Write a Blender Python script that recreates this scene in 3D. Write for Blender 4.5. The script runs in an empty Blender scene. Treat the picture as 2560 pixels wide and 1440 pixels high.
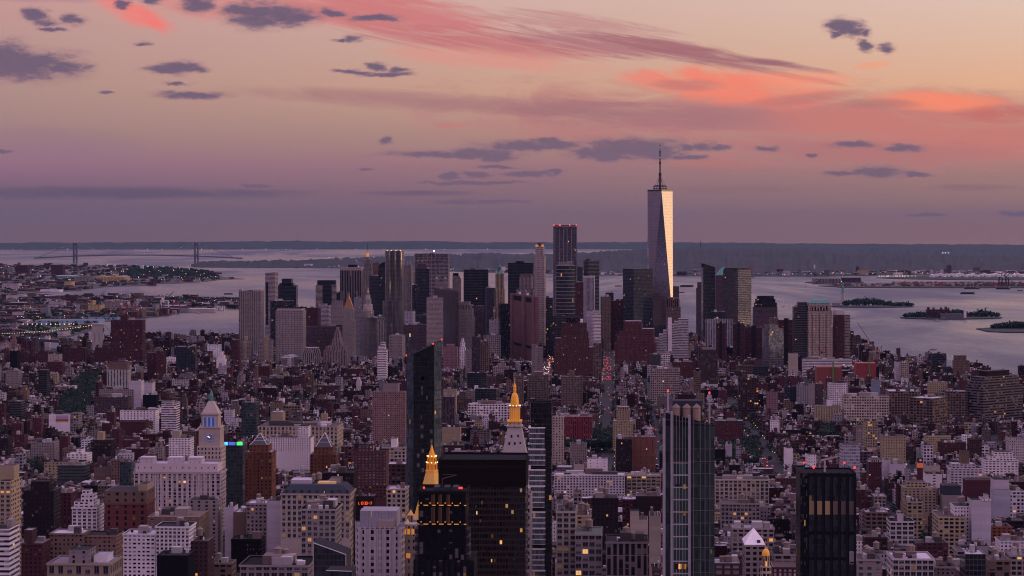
import bpy, math, random
import numpy as np
R = math.radians
random.seed(7)
rng = np.random.default_rng(7)
SC = bpy.context.scene
COL = SC.collection
# ------------------------------------------------------------------ camera
F = 5600.0          # focal length in photograph pixels (photo 2560 wide)
H = 325.0           # eye height in metres
Y0 = 562.0          # eye level line in the photograph
cam_d = bpy.data.cameras.new('camera')
cam = bpy.data.objects.new('camera', cam_d); COL.objects.link(cam)
cam.location = (0, 0, H); cam.rotation_euler = (R(90), 0, 0)
cam_d.sensor_width = 36.0; cam_d.lens = 36.0 * F / 2560
cam_d.shift_y = -(720 - Y0) / 2560
cam_d.clip_start = 5; cam_d.clip_end = 300000
SC.camera = cam
SC.view_settings.view_transform = 'Standard'
SC.view_settings.look = 'None'
SC.view_settings.gamma = 1
SC.view_settings.exposure = 0.0
SC.cycles.max_bounces = 5
SC.cycles.diffuse_bounces = 1
SC.cycles.glossy_bounces = 3
SC.cycles.volume_bounces = 0
SC.cycles.sample_clamp_indirect = 4
SC.cycles.use_denoising = True
SC.cycles.pixel_filter_type = 'BLACKMAN_HARRIS'; SC.cycles.filter_width = 1.1

# ------------------------------------------------------------------ node helpers
class S:
    """a node socket with arithmetic"""
    def __init__(s, t, k): s.t, s.k = t, k
    def _m(s, op, *a):
        n = s.t.nodes.new('ShaderNodeMath'); n.operation = op
        for i, v in enumerate((s,) + a):
            if isinstance(v, S): s.t.links.new(v.k, n.inputs[i])
            else: n.inputs[i].default_value = v
        return S(s.t, n.outputs[0])
    def __add__(s, o): return s._m('ADD', o)
    def __sub__(s, o): return s._m('SUBTRACT', o)
    def __mul__(s, o): return s._m('MULTIPLY', o)
    def __truediv__(s, o): return s._m('DIVIDE', o)
    def __radd__(s, o): return s._m('ADD', o)
    def __rmul__(s, o): return s._m('MULTIPLY', o)
    def __rsub__(s, o): return (s * -1.0)._m('ADD', o)
    def lt(s, o): return s._m('LESS_THAN', o)
    def gt(s, o): return s._m('GREATER_THAN', o)
    def abs(s): return s._m('ABSOLUTE')
    def floor(s): return s._m('FLOOR')
    def fract(s): return s._m('FRACT')
    def min(s, o): return s._m('MINIMUM', o)
    def max(s, o): return s._m('MAXIMUM', o)
    def pow(s, o): return s._m('POWER', o)
    def exp(s): return s._m('EXPONENT')
    def clamp(s): return s._m('MAXIMUM', 0.0)._m('MINIMUM', 1.0)
def step(x, a, b):      # smoothstep a..b
    n = x.t.nodes.new('ShaderNodeMapRange'); n.interpolation_type = 'SMOOTHSTEP'
    x.t.links.new(x.k, n.inputs[0])
    for i, v in zip((1, 2), (a, b)): n.inputs[i].default_value = v
    return S(x.t, n.outputs[0])
def setin(t, inp, v):
    if isinstance(v, S): t.links.new(v.k, inp)
    elif isinstance(v, (tuple, list)): inp.default_value = tuple(v) if len(v) == len(inp.default_value) else tuple(v) + (1,)
    else: inp.default_value = v
def mixc(t, f, a, b, mode='MIX'):
    n = t.nodes.new('ShaderNodeMix'); n.data_type = 'RGBA'; n.blend_type = mode
    setin(t, n.inputs[0], f); setin(t, n.inputs[6], a); setin(t, n.inputs[7], b)
    return S(t, n.outputs[2])
def comb(t, x, y, z=0.0):
    n = t.nodes.new('ShaderNodeCombineXYZ')
    for i, v in enumerate((x, y, z)): setin(t, n.inputs[i], v)
    return S(t, n.outputs[0])
def sep(t, v):
    n = t.nodes.new('ShaderNodeSeparateXYZ'); t.links.new(v.k, n.inputs[0])
    return [S(t, o) for o in n.outputs]
def noise(t, vec, scale=1.0, detail=4.0, rough=0.55, dist=0.0):
    n = t.nodes.new('ShaderNodeTexNoise'); t.links.new(vec.k, n.inputs['Vector'])
    n.inputs['Scale'].default_value = scale; n.inputs['Detail'].default_value = detail
    n.inputs['Roughness'].default_value = rough; n.inputs['Distortion'].default_value = dist
    return S(t, n.outputs['Fac'])
def ramp(t, f, stops):
    n = t.nodes.new('ShaderNodeValToRGB'); t.links.new(f.k, n.inputs[0])
    el = n.color_ramp.elements
    while len(el) < len(stops): el.new(0.5)
    for e, (p, c) in zip(el, stops): e.position = p; e.color = tuple(c) + (1,)
    return S(t, n.outputs[0])
def srgb(r, g, b):
    f = lambda c: (c / 255 / 12.92) if c <= 10 else ((c / 255 + 0.055) / 1.055) ** 2.4
    return (f(r), f(g), f(b))

# ------------------------------------------------------------------ sky
SUN_AZ, SUN_EL = 84.0, 3.0       # degrees right of the view, above the horizon
def make_world():
    w = bpy.data.worlds.new('World'); SC.world = w; w.use_nodes = True
    t = w.node_tree; t.nodes.clear()
    out = t.nodes.new('ShaderNodeOutputWorld'); bg = t.nodes.new('ShaderNodeBackground')
    t.links.new(bg.outputs[0], out.inputs[0])
    tc = t.nodes.new('ShaderNodeTexCoord')
    x, y, z = sep(t, S(t, tc.outputs['Generated']))
    hl = (x * x + y * y).pow(0.5).max(0.001)
    el = (z / hl)._m('ARCTANGENT')                      # radians
    az = x._m('ARCTAN2', y)
    # sunset gradient over elevation, one for the pale left and one for the warm right
    e = (el * 57.29578 / 90.0).clamp().pow(0.5)          # 0 horizon .. 1 zenith, more room low down
    def E(px): return math.sqrt(max(0, math.degrees(math.atan((Y0 - px) / F)) / 90))
    lft = ramp(t, e, [(0, srgb(124, 97, 110)), (E(540), srgb(122, 99, 116)), (E(480), srgb(122, 97, 119)), (E(420), srgb(146, 108, 130)),
                      (E(340), srgb(160, 128, 129)), (E(220), srgb(176, 141, 136)), (E(100), srgb(187, 147, 144)), (E(-40), srgb(202, 152, 148)),
                      (0.45, srgb(172, 146, 176)), (0.7, srgb(168, 154, 196)), (1, srgb(190, 166, 204))])
    rgt = ramp(t, e, [(0, srgb(144, 108, 112)), (E(540), srgb(142, 110, 116)), (E(480), srgb(154, 119, 119)), (E(420), srgb(166, 124, 120)),
                      (E(340), srgb(188, 144, 128)), (E(220), srgb(228, 174, 142)), (E(100), srgb(224, 186, 164)), (E(-40), srgb(224, 196, 184)),
                      (0.45, srgb(196, 168, 184)), (0.7, srgb(172, 156, 196)), (1, srgb(190, 166, 204))])
    side = ((az + 0.228) / 0.456).clamp()
    base = mixc(t, side, lft, rgt)
    # behind the viewer the dusk sky is dull violet
    back = step(az.abs(), 1.9, 2.9).max(step(az * -1.0, 0.5, 1.4))
    base = mixc(t, back, base, ramp(t, e, [(0, srgb(48, 38, 62)), (0.12, srgb(58, 43, 68)), (0.25, srgb(104, 80, 108)), (0.45, srgb(160, 130, 164)), (1, srgb(194, 168, 206))]))
    # the upper sky is still bright
    gain = step(el, R(9), R(34)) * 1.0 + 1.0
    base = mixc(t, 1.0, base, comb(t, gain, gain, gain), 'MULTIPLY')
    # afterglow round the sunset
    da = (az - R(SUN_AZ)) / R(30)
    glow = (da * da * -1.0).exp() * (el.abs() / R(-9)).exp()
    base = mixc(t, glow, base, (2.7, 1.70, 0.92))
    # clouds; their coordinates are the direction's tangent, in units of the photo's pixels
    yy = y.max(0.05)
    px = (x / yy) * F + 1280.0
    py = Y0 - (z / hl) * F
    front = y.gt(0.3)
    uv = comb(t, px * 0.001, py * 0.001)
    n1 = noise(t, comb(t, px * 0.0034, py * 0.015 - px * 0.0009), 1.0, 12, 0.66, 0.9)
    wisp = noise(t, comb(t, px * 0.0045 + py * -0.004, py * 0.06 - px * 0.0105), 1.0, 9, 0.68, 1.2)
    blobs = [ # cx, cy, rx, ry, slope, colour, alpha, wispiness
        (1950, 312, 1000, 122, 0.04, (186, 122, 124), 0.9, 0.75),
        (1640, 292, 420, 44, 0.03, (160, 112, 122), 0.6, 0.6),
        (1150, 258, 640, 30, 0.05, (164, 116, 122), 0.75, 0.4),
        (2300, 330, 440, 90, 0.05, (204, 124, 116), 0.75, 0.8),
        (120, 6, 260, 16, 0.0, (178, 128, 146), 0.7, 0.6),
        (760, 24, 440, 52, 0.03, (214, 134, 130), 0.75, 0.8),
        (320, 34, 125, 36, 0.36, (244, 124, 118), 0.9, 0.9),
        (385, 62, 46, 24, 0.9, (240, 122, 116), 0.6, 0.5),
        (1000, 40, 320, 66, 0.12, (206, 122, 124), 0.9, 1.0),
        (1230, 108, 360, 36, 0.10, (196, 114, 118), 0.85, 0.9),
        (1230, 150, 330, 30, 0.08, (226, 142, 132), 0.6, 0.7),
        (1440, 60, 260, 30, 0.12, (190, 134, 136), 0.7, 1.4),
        (1520, 112, 330, 34, 0.10, (172, 112, 122), 0.8, 1.3),
        (1740, 138, 300, 26, 0.19, (164, 106, 116), 0.9, 0.9),
        (1960, 165, 150, 12, 0.17, (156, 102, 116), 0.95, 0.7),
        (2020, 200, 110, 12, 0.16, (176, 108, 112), 0.75, 1.1),
        (1850, 220, 320, 52, 0.05, (244, 134, 112), 0.95, 0.85),
        (2010, 204, 150, 34, 0.06, (252, 148, 122), 0.7, 0.8),
        (1610, 196, 90, 18, 0.0, (236, 138, 122), 0.6, 0.5),
        (1720, 214, 110, 18, 0.02, (190, 122, 120), 0.7, 0.5),
        (2330, 258, 200, 28, 0.05, (248, 140, 112), 0.95, 0.8),
        (2200, 262, 120, 16, 0.02, (176, 118, 116), 0.7, 0.5),
        (2000, 250, 160, 18, -0.10, (182, 116, 116), 0.6, 0.5),
        (2180, 168, 60, 12, -0.1, (246, 156, 122), 0.5, 0.4),
        (2530, 292, 160, 26, 0.0, (196, 108, 104), 0.7, 0.6),
        (2160, 380, 420, 36, 0.03, (172, 114, 118), 0.55, 0.8),
        (1130, 312, 60, 10, 0.0, (196, 122, 120), 0.6, 0.6),
        (1780, 410, 140, 16, 0.06, (184, 116, 112), 0.5, 0.6),
        (1840, 475, 190, 14, 0.0, (140, 106, 116), 0.5, 0.7),
        (330, 484, 520, 20, 0.0, (98, 84, 108), 0.75, 0.7),
        (80, 372, 340, 60, 0.0, (150, 112, 136), 0.45, 0.3),
        (1040, 483, 170, 9, 0.0, (110, 88, 114), 0.8, 0.7),
        (1180, 505, 130, 8, 0.0, (112, 90, 114), 0.7, 0.7),
        (2450, 470, 130, 10, 0.0, (144, 104, 114), 0.6, 0.8),
    ]
    for cx, cy, rx, ry, sl, c, al, wi in blobs:
        dx = (px - float(cx)) / float(rx); dy = (py - float(cy) - (px - float(cx)) * sl) / float(ry)
        r2 = dx * dx + dy * dy
        nn = (wisp - 0.5) * (wi * 2.6) + (n1 - 0.5) * 0.9 if wi > 0.85 else (n1 - 0.5) * (wi * 3.4) + (wisp - 0.5) * 0.7
        m = step(1.0 - r2 + nn, -0.1, 1.1) * (front * al)
        base = mixc(t, m, base, srgb(*c))
    # small dark cumulus
    pf = [(640, 40, 70, 30), (700, 42, 80, 24), (610, 30, 40, 20), (745, 46, 40, 14), (2108, 72, 36, 20), (2132, 86, 30, 12), (2167, 88, 12, 9), (2085, 92, 14, 9), (2166, 116, 15, 14),
          (2214, 128, 20, 10), (84, 46, 26, 15), (112, 66, 34, 9), (178, 58, 28, 11), (130, 84, 30, 6), (60, 172, 120, 34), (-10, 160, 100, 38), (160, 178, 60, 16), (448, 172, 48, 16), (420, 178, 50, 10),
          (490, 180, 34, 8), (482, 241, 80, 9), (440, 212, 30, 4), (352, 114, 18, 5), (314, 20, 18, 10), (268, 236, 18, 4), (500, 16, 42, 18), (382, 4, 24, 12), (880, 97, 24, 8), (850, 100, 16, 4),
          (938, 166, 22, 9), (968, 186, 64, 6), (995, 175, 26, 6), (880, 180, 40, 5), (835, 34, 30, 10), (930, 46, 60, 8), (1580, 372, 120, 24), (1500, 382, 70, 18), (1640, 380, 60, 18), (1330, 364, 120, 13), (1370, 356, 40, 10),
          (1130, 386, 140, 9), (1240, 392, 50, 14), (1200, 380, 60, 9), (965, 355, 17, 8), (1125, 440, 24, 9), (1190, 437, 44, 7), (1310, 434, 70, 7), (1390, 428, 24, 5), (1760, 368, 32, 11), (1800, 370, 22, 8), (1720, 370, 15, 8),
          (1918, 374, 22, 6), (2130, 364, 55, 8), (2258, 372, 46, 9), (2195, 432, 62, 12), (2290, 437, 40, 6), (2110, 436, 50, 6), (1180, 457, 150, 5), (1240, 417, 44, 4), (912, 426, 18, 4), (640, 466, 40, 6),
          (2030, 388, 14, 6), (1720, 396, 40, 5), (1260, 504, 70, 5), (0, 382, 26, 4), (2540, 535, 40, 5), (2310, 537, 60, 4)]
    wx = noise(t, comb(t, px * 0.012, py * 0.024, 3.0), 1.0, 6, 0.62); wy = noise(t, comb(t, px * 0.012, py * 0.024, 9.0), 1.0, 6, 0.62)
    qx = px + (wx - 0.5) * 90.0; qy = py + (wy - 0.5) * 34.0
    dmin = None; top = None
    for cx, cy, rx, ry in pf:
        dx = (qx - float(cx)) / float(rx); dy = (qy - float(cy)) / float(ry)
        r2 = dx * dx + dy * dy
        dmin = r2 if dmin is None else dmin.min(r2)
    lump = noise(t, comb(t, px * 0.018, py * 0.055), 1.0, 10, 0.68, 0.4)
    dens = 1.32 - dmin * 0.70 + (lump - 0.5) * 2.9
    m = step(dens, 0.0, 1.25) * front * 0.95
    ccol = mixc(t, step(py, 0, 470), mixc(t, lump, srgb(86, 74, 104), srgb(122, 102, 126)), mixc(t, lump, srgb(106, 88, 112), srgb(130, 104, 122)))
    base = mixc(t, step(dens, -0.9, 0.7) * front * 0.38, base, mixc(t, step(py, 0, 470), srgb(158, 118, 128), srgb(142, 108, 124)))
    ccol = mixc(t, (1.0 - step(dens, 0.1, 1.0)) * 0.5, ccol, srgb(168, 124, 134))
    base = mixc(t, m, base, ccol)
    # below the horizon
    base = mixc(t, step(z, -0.035, -0.016), (0.05, 0.04, 0.06), base)
    t.links.new(base.k, bg.inputs[0]); bg.inputs[1].default_value = 1.0
    # a faint physical twilight sky on top
    sk = t.nodes.new('ShaderNodeTexSky'); sk.sky_type = 'NISHITA'; sk.sun_disc = False
    sk.sun_elevation = R(SUN_EL); sk.sun_rotation = R(SUN_AZ)
    bg2 = t.nodes.new('ShaderNodeBackground'); t.links.new(sk.outputs[0], bg2.inputs[0]); bg2.inputs[1].default_value = 0.004
    add = t.nodes.new('ShaderNodeAddShader'); t.links.new(bg.outputs[0], add.inputs[0]); t.links.new(bg2.outputs[0], add.inputs[1])
    t.links.new(add.outputs[0], out.inputs[0])
    w.cycles.sampling_method = 'MANUAL'; w.cycles.sample_map_resolution = 1024
make_world()
sl = bpy.data.lights.new('sun', 'SUN'); sl.energy = 0.32; sl.angle = R(10); sl.color = (1.0, 0.55, 0.28)
so = bpy.data.objects.new('sun', sl); COL.objects.link(so); so.location = (300, 0, 900)
so.rotation_euler = (R(90 - SUN_EL - 3), 0, R(180 - SUN_AZ - 16))

# ------------------------------------------------------------------ materials
def newmat(name):
    m = bpy.data.materials.new(name); m.use_nodes = True
    t = m.node_tree; t.nodes.clear()
    o = t.nodes.new('ShaderNodeOutputMaterial'); b = t.nodes.new('ShaderNodeBsdfPrincipled')
    t.links.new(b.outputs[0], o.inputs[0])
    return m, t, b
def attr(t, name):
    n = t.nodes.new('ShaderNodeAttribute'); n.attribute_name = name
    return S(t, n.outputs['Color']), S(t, n.outputs['Alpha'])
def pos(t):
    return S(t, t.nodes.new('ShaderNodeNewGeometry').outputs['Position'])
def wnoise(t, vec):
    n = t.nodes.new('ShaderNodeTexWhiteNoise'); n.noise_dimensions = '3D'; t.links.new(vec.k, n.inputs[0])
    return S(t, n.outputs['Value']), S(t, n.outputs['Color'])
def facade(name, curtain, var=0.9):
    m, t, b = newmat(name)
    wall, seed = attr(t, 'wall'); pane, lit = attr(t, 'pane'); geo, spand = attr(t, 'geo')
    wf, hf, refl = sep(t, geo)
    n = t.nodes.new('ShaderNodeUVMap'); n.uv_map = 'UVMap'
    u, v, _ = sep(t, S(t, n.outputs[0]))
    cu, cv = u.floor(), v.floor()
    au = (u.fract() - 0.5).abs(); av = (v.fract() - 0.5).abs()
    cr, _c = wnoise(t, comb(t, cu, seed * 53.0, 3.0))
    fr_, _c = wnoise(t, comb(t, cv, seed * 31.0, 7.0))
    wv = wf if curtain else wf * (cr * 0.34 + 0.80 + wf.gt(0.97))
    hv = hf if curtain else hf * (fr_ * 0.22 + 0.88 + hf.gt(0.97))
    win = (au * 2.0).lt(wv) * (av * 2.0).lt(hv)
    col = (au * 2.0).lt(wv) * hf.gt(0.01)
    r1, rc = wnoise(t, comb(t, cu, cv, seed * 97.0))
    ra, rb, rcz = sep(t, rc)
    P = pos(t)
    g1 = noise(t, P, 0.035, 4, 0.6); g2 = noise(t, P, 0.6, 3, 0.6)
    wallc = mixc(t, 1.0, wall, comb(t, g1 * 0.5 + g2 * 0.3 + 0.6, g1 * 0.5 + g2 * 0.3 + 0.6, g1 * 0.5 + g2 * 0.3 + 0.6), 'MULTIPLY')
    wallc = mixc(t, col * spand, wallc, mixc(t, 0.35, (0.02, 0.02, 0.025), wall))
    if not curtain:
        band = fr_ * 0.16 + 0.92
        wallc = mixc(t, 1.0, wallc, comb(t, band, band, band), 'MULTIPLY')
        win = win * r1.lt(0.965).max(wf.gt(0.97)).max(hf.gt(0.97))
    blind = ra.gt(0.72) * (av * -1.0 + v.fract()).gt(-10.0)
    half = v.fract().gt(rb)
    k = ra * var + (0.9 - var * 0.5)
    pc = mixc(t, 1.0, pane, comb(t, k, k, k), 'MULTIPLY')
    if not curtain:
        pc = mixc(t, blind * half * 0.55, pc, mixc(t, 0.5, wall, (0.35, 0.32, 0.3)))
    base = mixc(t, win, wallc, pc)
    on = r1.lt(lit * 0.42 if not curtain else lit * 0.22) * win
    setin(t, b.inputs['Base Color'], base)
    if curtain:
        setin(t, b.inputs['Roughness'], 0.75 - win * 0.67)
        setin(t, b.inputs['Metallic'], win * refl)
        geon = t.nodes.new('ShaderNodeNewGeometry')
        vm = t.nodes.new('ShaderNodeVectorMath'); vm.operation = 'MULTIPLY_ADD'
        t.links.new(rc.k, vm.inputs[0]); vm.inputs[1].default_value = (0.016, 0.016, 0.016)
        ad = t.nodes.new('ShaderNodeVectorMath'); ad.operation = 'SUBTRACT'
        t.links.new(geon.outputs['Normal'], ad.inputs[0]); ad.inputs[1].default_value = (0.008, 0.008, 0.008)
        t.links.new(ad.outputs[0], vm.inputs[2])
        nm = t.nodes.new('ShaderNodeVectorMath'); nm.operation = 'NORMALIZE'; t.links.new(vm.outputs[0], nm.inputs[0])
        t.links.new(nm.outputs[0], b.inputs['Normal'])
    else:
        setin(t, b.inputs['Roughness'], 0.88 - win * 0.7)
        setin(t, b.inputs['Specular IOR Level'], win * refl + 0.06)
    setin(t, b.inputs['Emission Color'], mixc(t, rcz, (1.0, 0.36, 0.07), (1.0, 0.60, 0.26)))
    setin(t, b.inputs['Emission Strength'], on * (rb * rb * rb * 0.95 + 0.07))
    return m
FAC = facade('masonry_facade', False)
CUR = facade('curtain_wall', True)
def plain(name, c, rough=0.8, metal=0.0, emit=None, es=0.0, var=0.25, sc=0.05):
    m, t, b = newmat(name)
    g = noise(t, pos(t), sc, 5, 0.6) * (var * 2) + (1 - var)
    setin(t, b.inputs['Base Color'], mixc(t, 1.0, c, comb(t, g, g, g), 'MULTIPLY'))
    b.inputs['Roughness'].default_value = rough; b.inputs['Metallic'].default_value = metal
    if emit: b.inputs['Emission Color'].default_value = tuple(emit) + (1,); b.inputs['Emission Strength'].default_value = es
    return m
M_STEEL = plain('grey_steel', (0.10, 0.09, 0.10), 0.5, 0.6)
M_DARK = plain('dark_metal', (0.02, 0.02, 0.025), 0.5)
M_WOOD = plain('tank_wood', (0.20, 0.155, 0.135), 0.9, sc=0.8)
M_STONE = plain('pale_stone', (0.40, 0.35, 0.31), 0.85)
M_WHITE = plain('white_paint', (0.7, 0.66, 0.66), 0.6)
M_LEAF = plain('leaf_green', (0.018, 0.036, 0.024), 0.9, var=0.55, sc=0.06)
M_LEAFL = plain('light_leaf_green', (0.045, 0.085, 0.03), 0.9, var=0.4, sc=0.1)
M_BARK = plain('bark', (0.06, 0.045, 0.035), 0.95)
M_RED = plain('red_lamp', (0.3, 0.02, 0.02), 0.5, emit=(1, 0.03, 0.02), es=3)
M_TAIL = plain('tail_lamp', (0.3, 0.02, 0.02), 0.5, emit=(1, 0.05, 0.03), es=5)
M_HEAD = plain('head_lamp', (0.8, 0.8, 0.7), 0.5, emit=(1, 0.85, 0.7), es=5)
M_WARM = plain('warm_lamp', (0.8, 0.6, 0.3), 0.5, emit=(1, 0.62, 0.28), es=2.6)
M_COOL = plain('cool_lamp', (0.8, 0.8, 0.8), 0.5, emit=(0.9, 0.9, 1.0), es=2.2)
M_GOLD = plain('floodlit_gold', (0.62, 0.30, 0.04), 0.4, 0.3, emit=(1, 0.33, 0.02), es=0.21, var=0.6, sc=0.6)  # floodlighting put in as the gold's own glow
M_GOLDP = plain('glowing_gold_tile', (0.50, 0.29, 0.08), 0.5, 0.2, emit=(1, 0.40, 0.05), es=0.15, var=0.2, sc=0.2)  # the tile glows by itself in place of light falling on it
M_COPPER = plain('green_copper', (0.08, 0.26, 0.22), 0.7)
M_BLUE = plain('blue_light', (0.1, 0.2, 0.8), 0.5, emit=(0.10, 0.22, 1.0), es=0.5)
M_CYAN = plain('cyan_light', (0.1, 0.5, 0.8), 0.5, emit=(0.06, 0.5, 1.0), es=1.6)
M_GREEN = plain('green_light', (0.1, 0.8, 0.2), 0.5, emit=(0.05, 1.0, 0.12), es=1.3)
M_AMBER = plain('amber_glow', (0.8, 0.4, 0.1), 0.5, emit=(1, 0.36, 0.06), es=0.34)
M_LED = plain('red_sign_digits', (0.5, 0.05, 0.02), 0.5, emit=(1, 0.09, 0.02), es=1.5)
M_BRICKW = plain('wine_red_steel', (0.26, 0.035, 0.04), 0.7)
M_ORNET = plain('orange_netting', (0.22, 0.055, 0.042), 0.85, sc=0.3)

def ground_mat(name, c1, c2, scale, rough=0.95):
    m, t, b = newmat(name)
    P = pos(t)
    f = noise(t, P, scale, 8, 0.65)
    setin(t, b.inputs['Base Color'], mixc(t, step(f, 0.35, 0.65), c1, c2)); b.inputs['Roughness'].default_value = rough
    return m
M_CITY = ground_mat('street_asphalt', (0.010, 0.009, 0.011), (0.020, 0.017, 0.019), 0.01)
M_BROOK = ground_mat('harbour_district_ground', (0.025, 0.034, 0.024), (0.075, 0.055, 0.055), 0.009)
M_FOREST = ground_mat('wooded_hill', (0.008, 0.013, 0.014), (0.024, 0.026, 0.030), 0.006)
M_FAR = ground_mat('far_hill', (0.010, 0.022, 0.026), (0.018, 0.034, 0.036), 0.0015)  # bluish green base colour carries part of the distance haze
def water_mat():
    m, t, b = newmat('harbour_water')
    P = pos(t); x, y, z = sep(t, P)
    d = noise(t, comb(t, x * 0.0016, y * 0.0006), 1.0, 5, 0.55, 0.8)
    b.inputs['Base Color'].default_value = (0.035, 0.04, 0.065, 1)
    
    b.inputs['IOR'].default_value = 1.33; b.inputs['Specular Tint'].default_value = (.47, .52, .74, 1)
    w1 = noise(t, comb(t, x * 0.02, y * 0.008), 1.0, 6, 0.65)
    w2 = noise(t, comb(t, x * 0.0045, y * 0.0012), 1.0, 5, 0.6)
    bp = t.nodes.new('ShaderNodeBump'); bp.inputs['Strength'].default_value = 0.8; bp.inputs['Distance'].default_value = 1.0
    w3 = noise(t, comb(t, x * 0.0009, y * 0.00022, 4.0), 1.0, 6, 0.6, 1.0)
    setin(t, b.inputs['Roughness'], step(w3, .36, .64) * 0.26 + d * 0.24 + 0.10)
    setin(t, bp.inputs['Height'], w1 * (step(w3, .40, .60) * 9.0 + 0.7) + w2 * 26.0)
    t.links.new(bp.outputs[0], b.inputs['Normal'])
    return m
M_WATER = water_mat()

# ------------------------------------------------------------------ mesh building
def X(px, d): return (px - 1280.0) * d / F
def Z(py, d): return H - (py - Y0) * d / F
def GD(py, z=0.0): return (H - z) * F / (py - Y0)     # distance at which height z shows on photo line py
G = -2.6
class MB:
    def __init__(s):
        s.v = []; s.f = []; s.uv = []; s.wall = []; s.pane = []; s.geo = []; s.mi = []; s.mats = []
    def mat(s, m):
        if m not in s.mats: s.mats.append(m)
        return s.mats.index(m)
    def face(s, pts, st=None, uv=None, m=None):
        i = len(s.v); s.v.extend(pts); s.f.append(tuple(range(i, i + len(pts))))
        s.uv.extend(uv if uv else [(0.0, 0.0)] * len(pts))
        st = st or PLAINST
        s.wall.append(st.wall); s.pane.append(st.pane); s.geo.append(st.geo if uv else (0, 0, 0, 0))
        s.mi.append(s.mat(m or st.mat))
    def walls(s, poly, z0, z1, st, top=None, blank=None):
        """vertical walls with the window grid fitted to each wall; top = polygon of the upper edge if it leans"""
        n = len(poly); top = top or poly
        if z1 - z0 < 0.05: return
        nf = max(1, round((z1 - z0) / st.fh))
        k0 = random.randint(0, 300)
        for i in range(n):
            a, b = poly[i], poly[(i + 1) % n]; c, d = top[(i + 1) % n], top[i]
            w = math.hypot(b[0] - a[0], b[1] - a[1])
            if w < 0.02 and math.hypot(c[0] - d[0], c[1] - d[1]) < 0.02: continue
            nb = max(1, round(max(w, 0.1) / st.bay)); u0 = k0 + 31 * i
            s.face([(a[0], a[1], z0), (b[0], b[1], z0), (c[0], c[1], z1), (d[0], d[1], z1)], st if i != blank else st.but(wf=0, lit=0), [(u0, 0), (u0 + nb, 0), (u0 + nb, nf), (u0, nf)])
    def cap(s, poly, z, st, m=None): s.face([(p[0], p[1], z) for p in poly], st, None, m)
    def box(s, poly, z0, z1, st, m=None, cap=True):
        if m:
            n = len(poly)
            for i in range(n):
                a, b = poly[i], poly[(i + 1) % n]
                s.face([(a[0], a[1], z0), (b[0], b[1], z0), (b[0], b[1], z1), (a[0], a[1], z1)], st, None, m)
        else: s.walls(poly, z0, z1, st)
        if cap: s.cap(poly, z1, st, m)
    def cone(s, poly, z0, apex, st=None, m=None):
        n = len(poly)
        for i in range(n):
            a, b = poly[i], poly[(i + 1) % n]
            s.face([(a[0], a[1], z0), (b[0], b[1], z0), apex], st, None, m)
    def frus(s, p0, z0, p1, z1, st=None, m=None, cap=True):
        n = len(p0)
        for i in range(n):
            j = (i + 1) % n
            s.face([(*p0[i], z0), (*p0[j], z0), (*p1[j], z1), (*p1[i], z1)], st, None, m)
        if cap: s.cap(p1, z1, st, m)
    def bar(s, a, b, r, m, n=4):
        """a strut from a to b"""
        a = np.array(a, float); b = np.array(b, float); d = b - a; L = np.linalg.norm(d)
        if L < 1e-6: return
        d /= L; u = np.cross(d, (0, 0, 1.0))
        if np.linalg.norm(u) < 1e-4: u = np.array((1.0, 0, 0))
        u /= np.linalg.norm(u); w = np.cross(d, u)
        ring = [u * math.cos(2 * math.pi * (i + .5) / n) * r + w * math.sin(2 * math.pi * (i + .5) / n) * r for i in range(n)]
        for i in range(n):
            j = (i + 1) % n
            s.face([tuple(a + ring[j]), tuple(a + ring[i]), tuple(b + ring[i]), tuple(b + ring[j])], None, None, m)
    def build(s, name, parent=None, base=(0, 0, 0)):
        if not s.f: return None
        me = bpy.data.meshes.new(name)
        v = np.array(s.v, dtype=np.float64) - np.array(base)
        me.from_pydata(v.tolist(), [], s.f)
        for m in s.mats: me.materials.append(m)
        ul = me.uv_layers.new(name='UVMap')
        ul.data.foreach_set('uv', np.array(s.uv, dtype=np.float32).ravel())
        for nm, dat in (('wall', s.wall), ('pane', s.pane), ('geo', s.geo)):
            a = me.attributes.new(nm, 'FLOAT_COLOR', 'FACE'); a.data.foreach_set('color', np.array(dat, dtype=np.float32).ravel())
        me.polygons.foreach_set('material_index', s.mi)
        me.update()
        o = bpy.data.objects.new(name, me); COL.objects.link(o)
        if parent: o.parent = parent
        else: o.location = base
        return o
class Style:
    def __init__(s, wall=(.3, .3, .3), bay=3.5, fh=3.4, wf=.45, hf=.5, pane=(.014, .014, .019), lit=.025, refl=.22, sp=0.0, mat=None):
        s.w = wall; s.bay = bay; s.fh = fh; s.pane = tuple(pane) + (lit,); s.geo = (wf, hf, refl, sp); s.mat = mat or FAC
        s.seed()
    def seed(s): s.wall = tuple(s.w) + (random.random(),); return s
    def but(s, **k):
        d = dict(wall=s.w, bay=s.bay, fh=s.fh, wf=s.geo[0], hf=s.geo[1], pane=s.pane[:3], lit=s.pane[3], refl=s.geo[2], sp=s.geo[3], mat=s.mat); d.update(k)
        return Style(**d)
PLAINST = Style(wf=0, hf=0)
ROOFS = [(.08, .068, .072), (.05, .043, .046), (.12, .105, .112), (.30, .27, .30), (.03, .027, .03), (.46, .42, .46), (.10, .07, .068), (.19, .165, .18), (.04, .034, .036), (.025, .022, .025)]
def roofst(c=None): return Style(wall=c or random.choice(ROOFS), wf=0, hf=0)
def thing(name, label, cat, loc, group=None):
    o = bpy.data.objects.new(name, None); COL.objects.link(o); o.location = loc; o.empty_display_size = 5
    o['label'] = label; o['category'] = cat
    if group: o['group'] = group
    return o
def tag(o, label=None, cat=None, group=None, kind=None):
    for k, v in (('label', label), ('category', cat), ('group', group), ('kind', kind)):
        if v: o[k] = v
    return o
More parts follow.
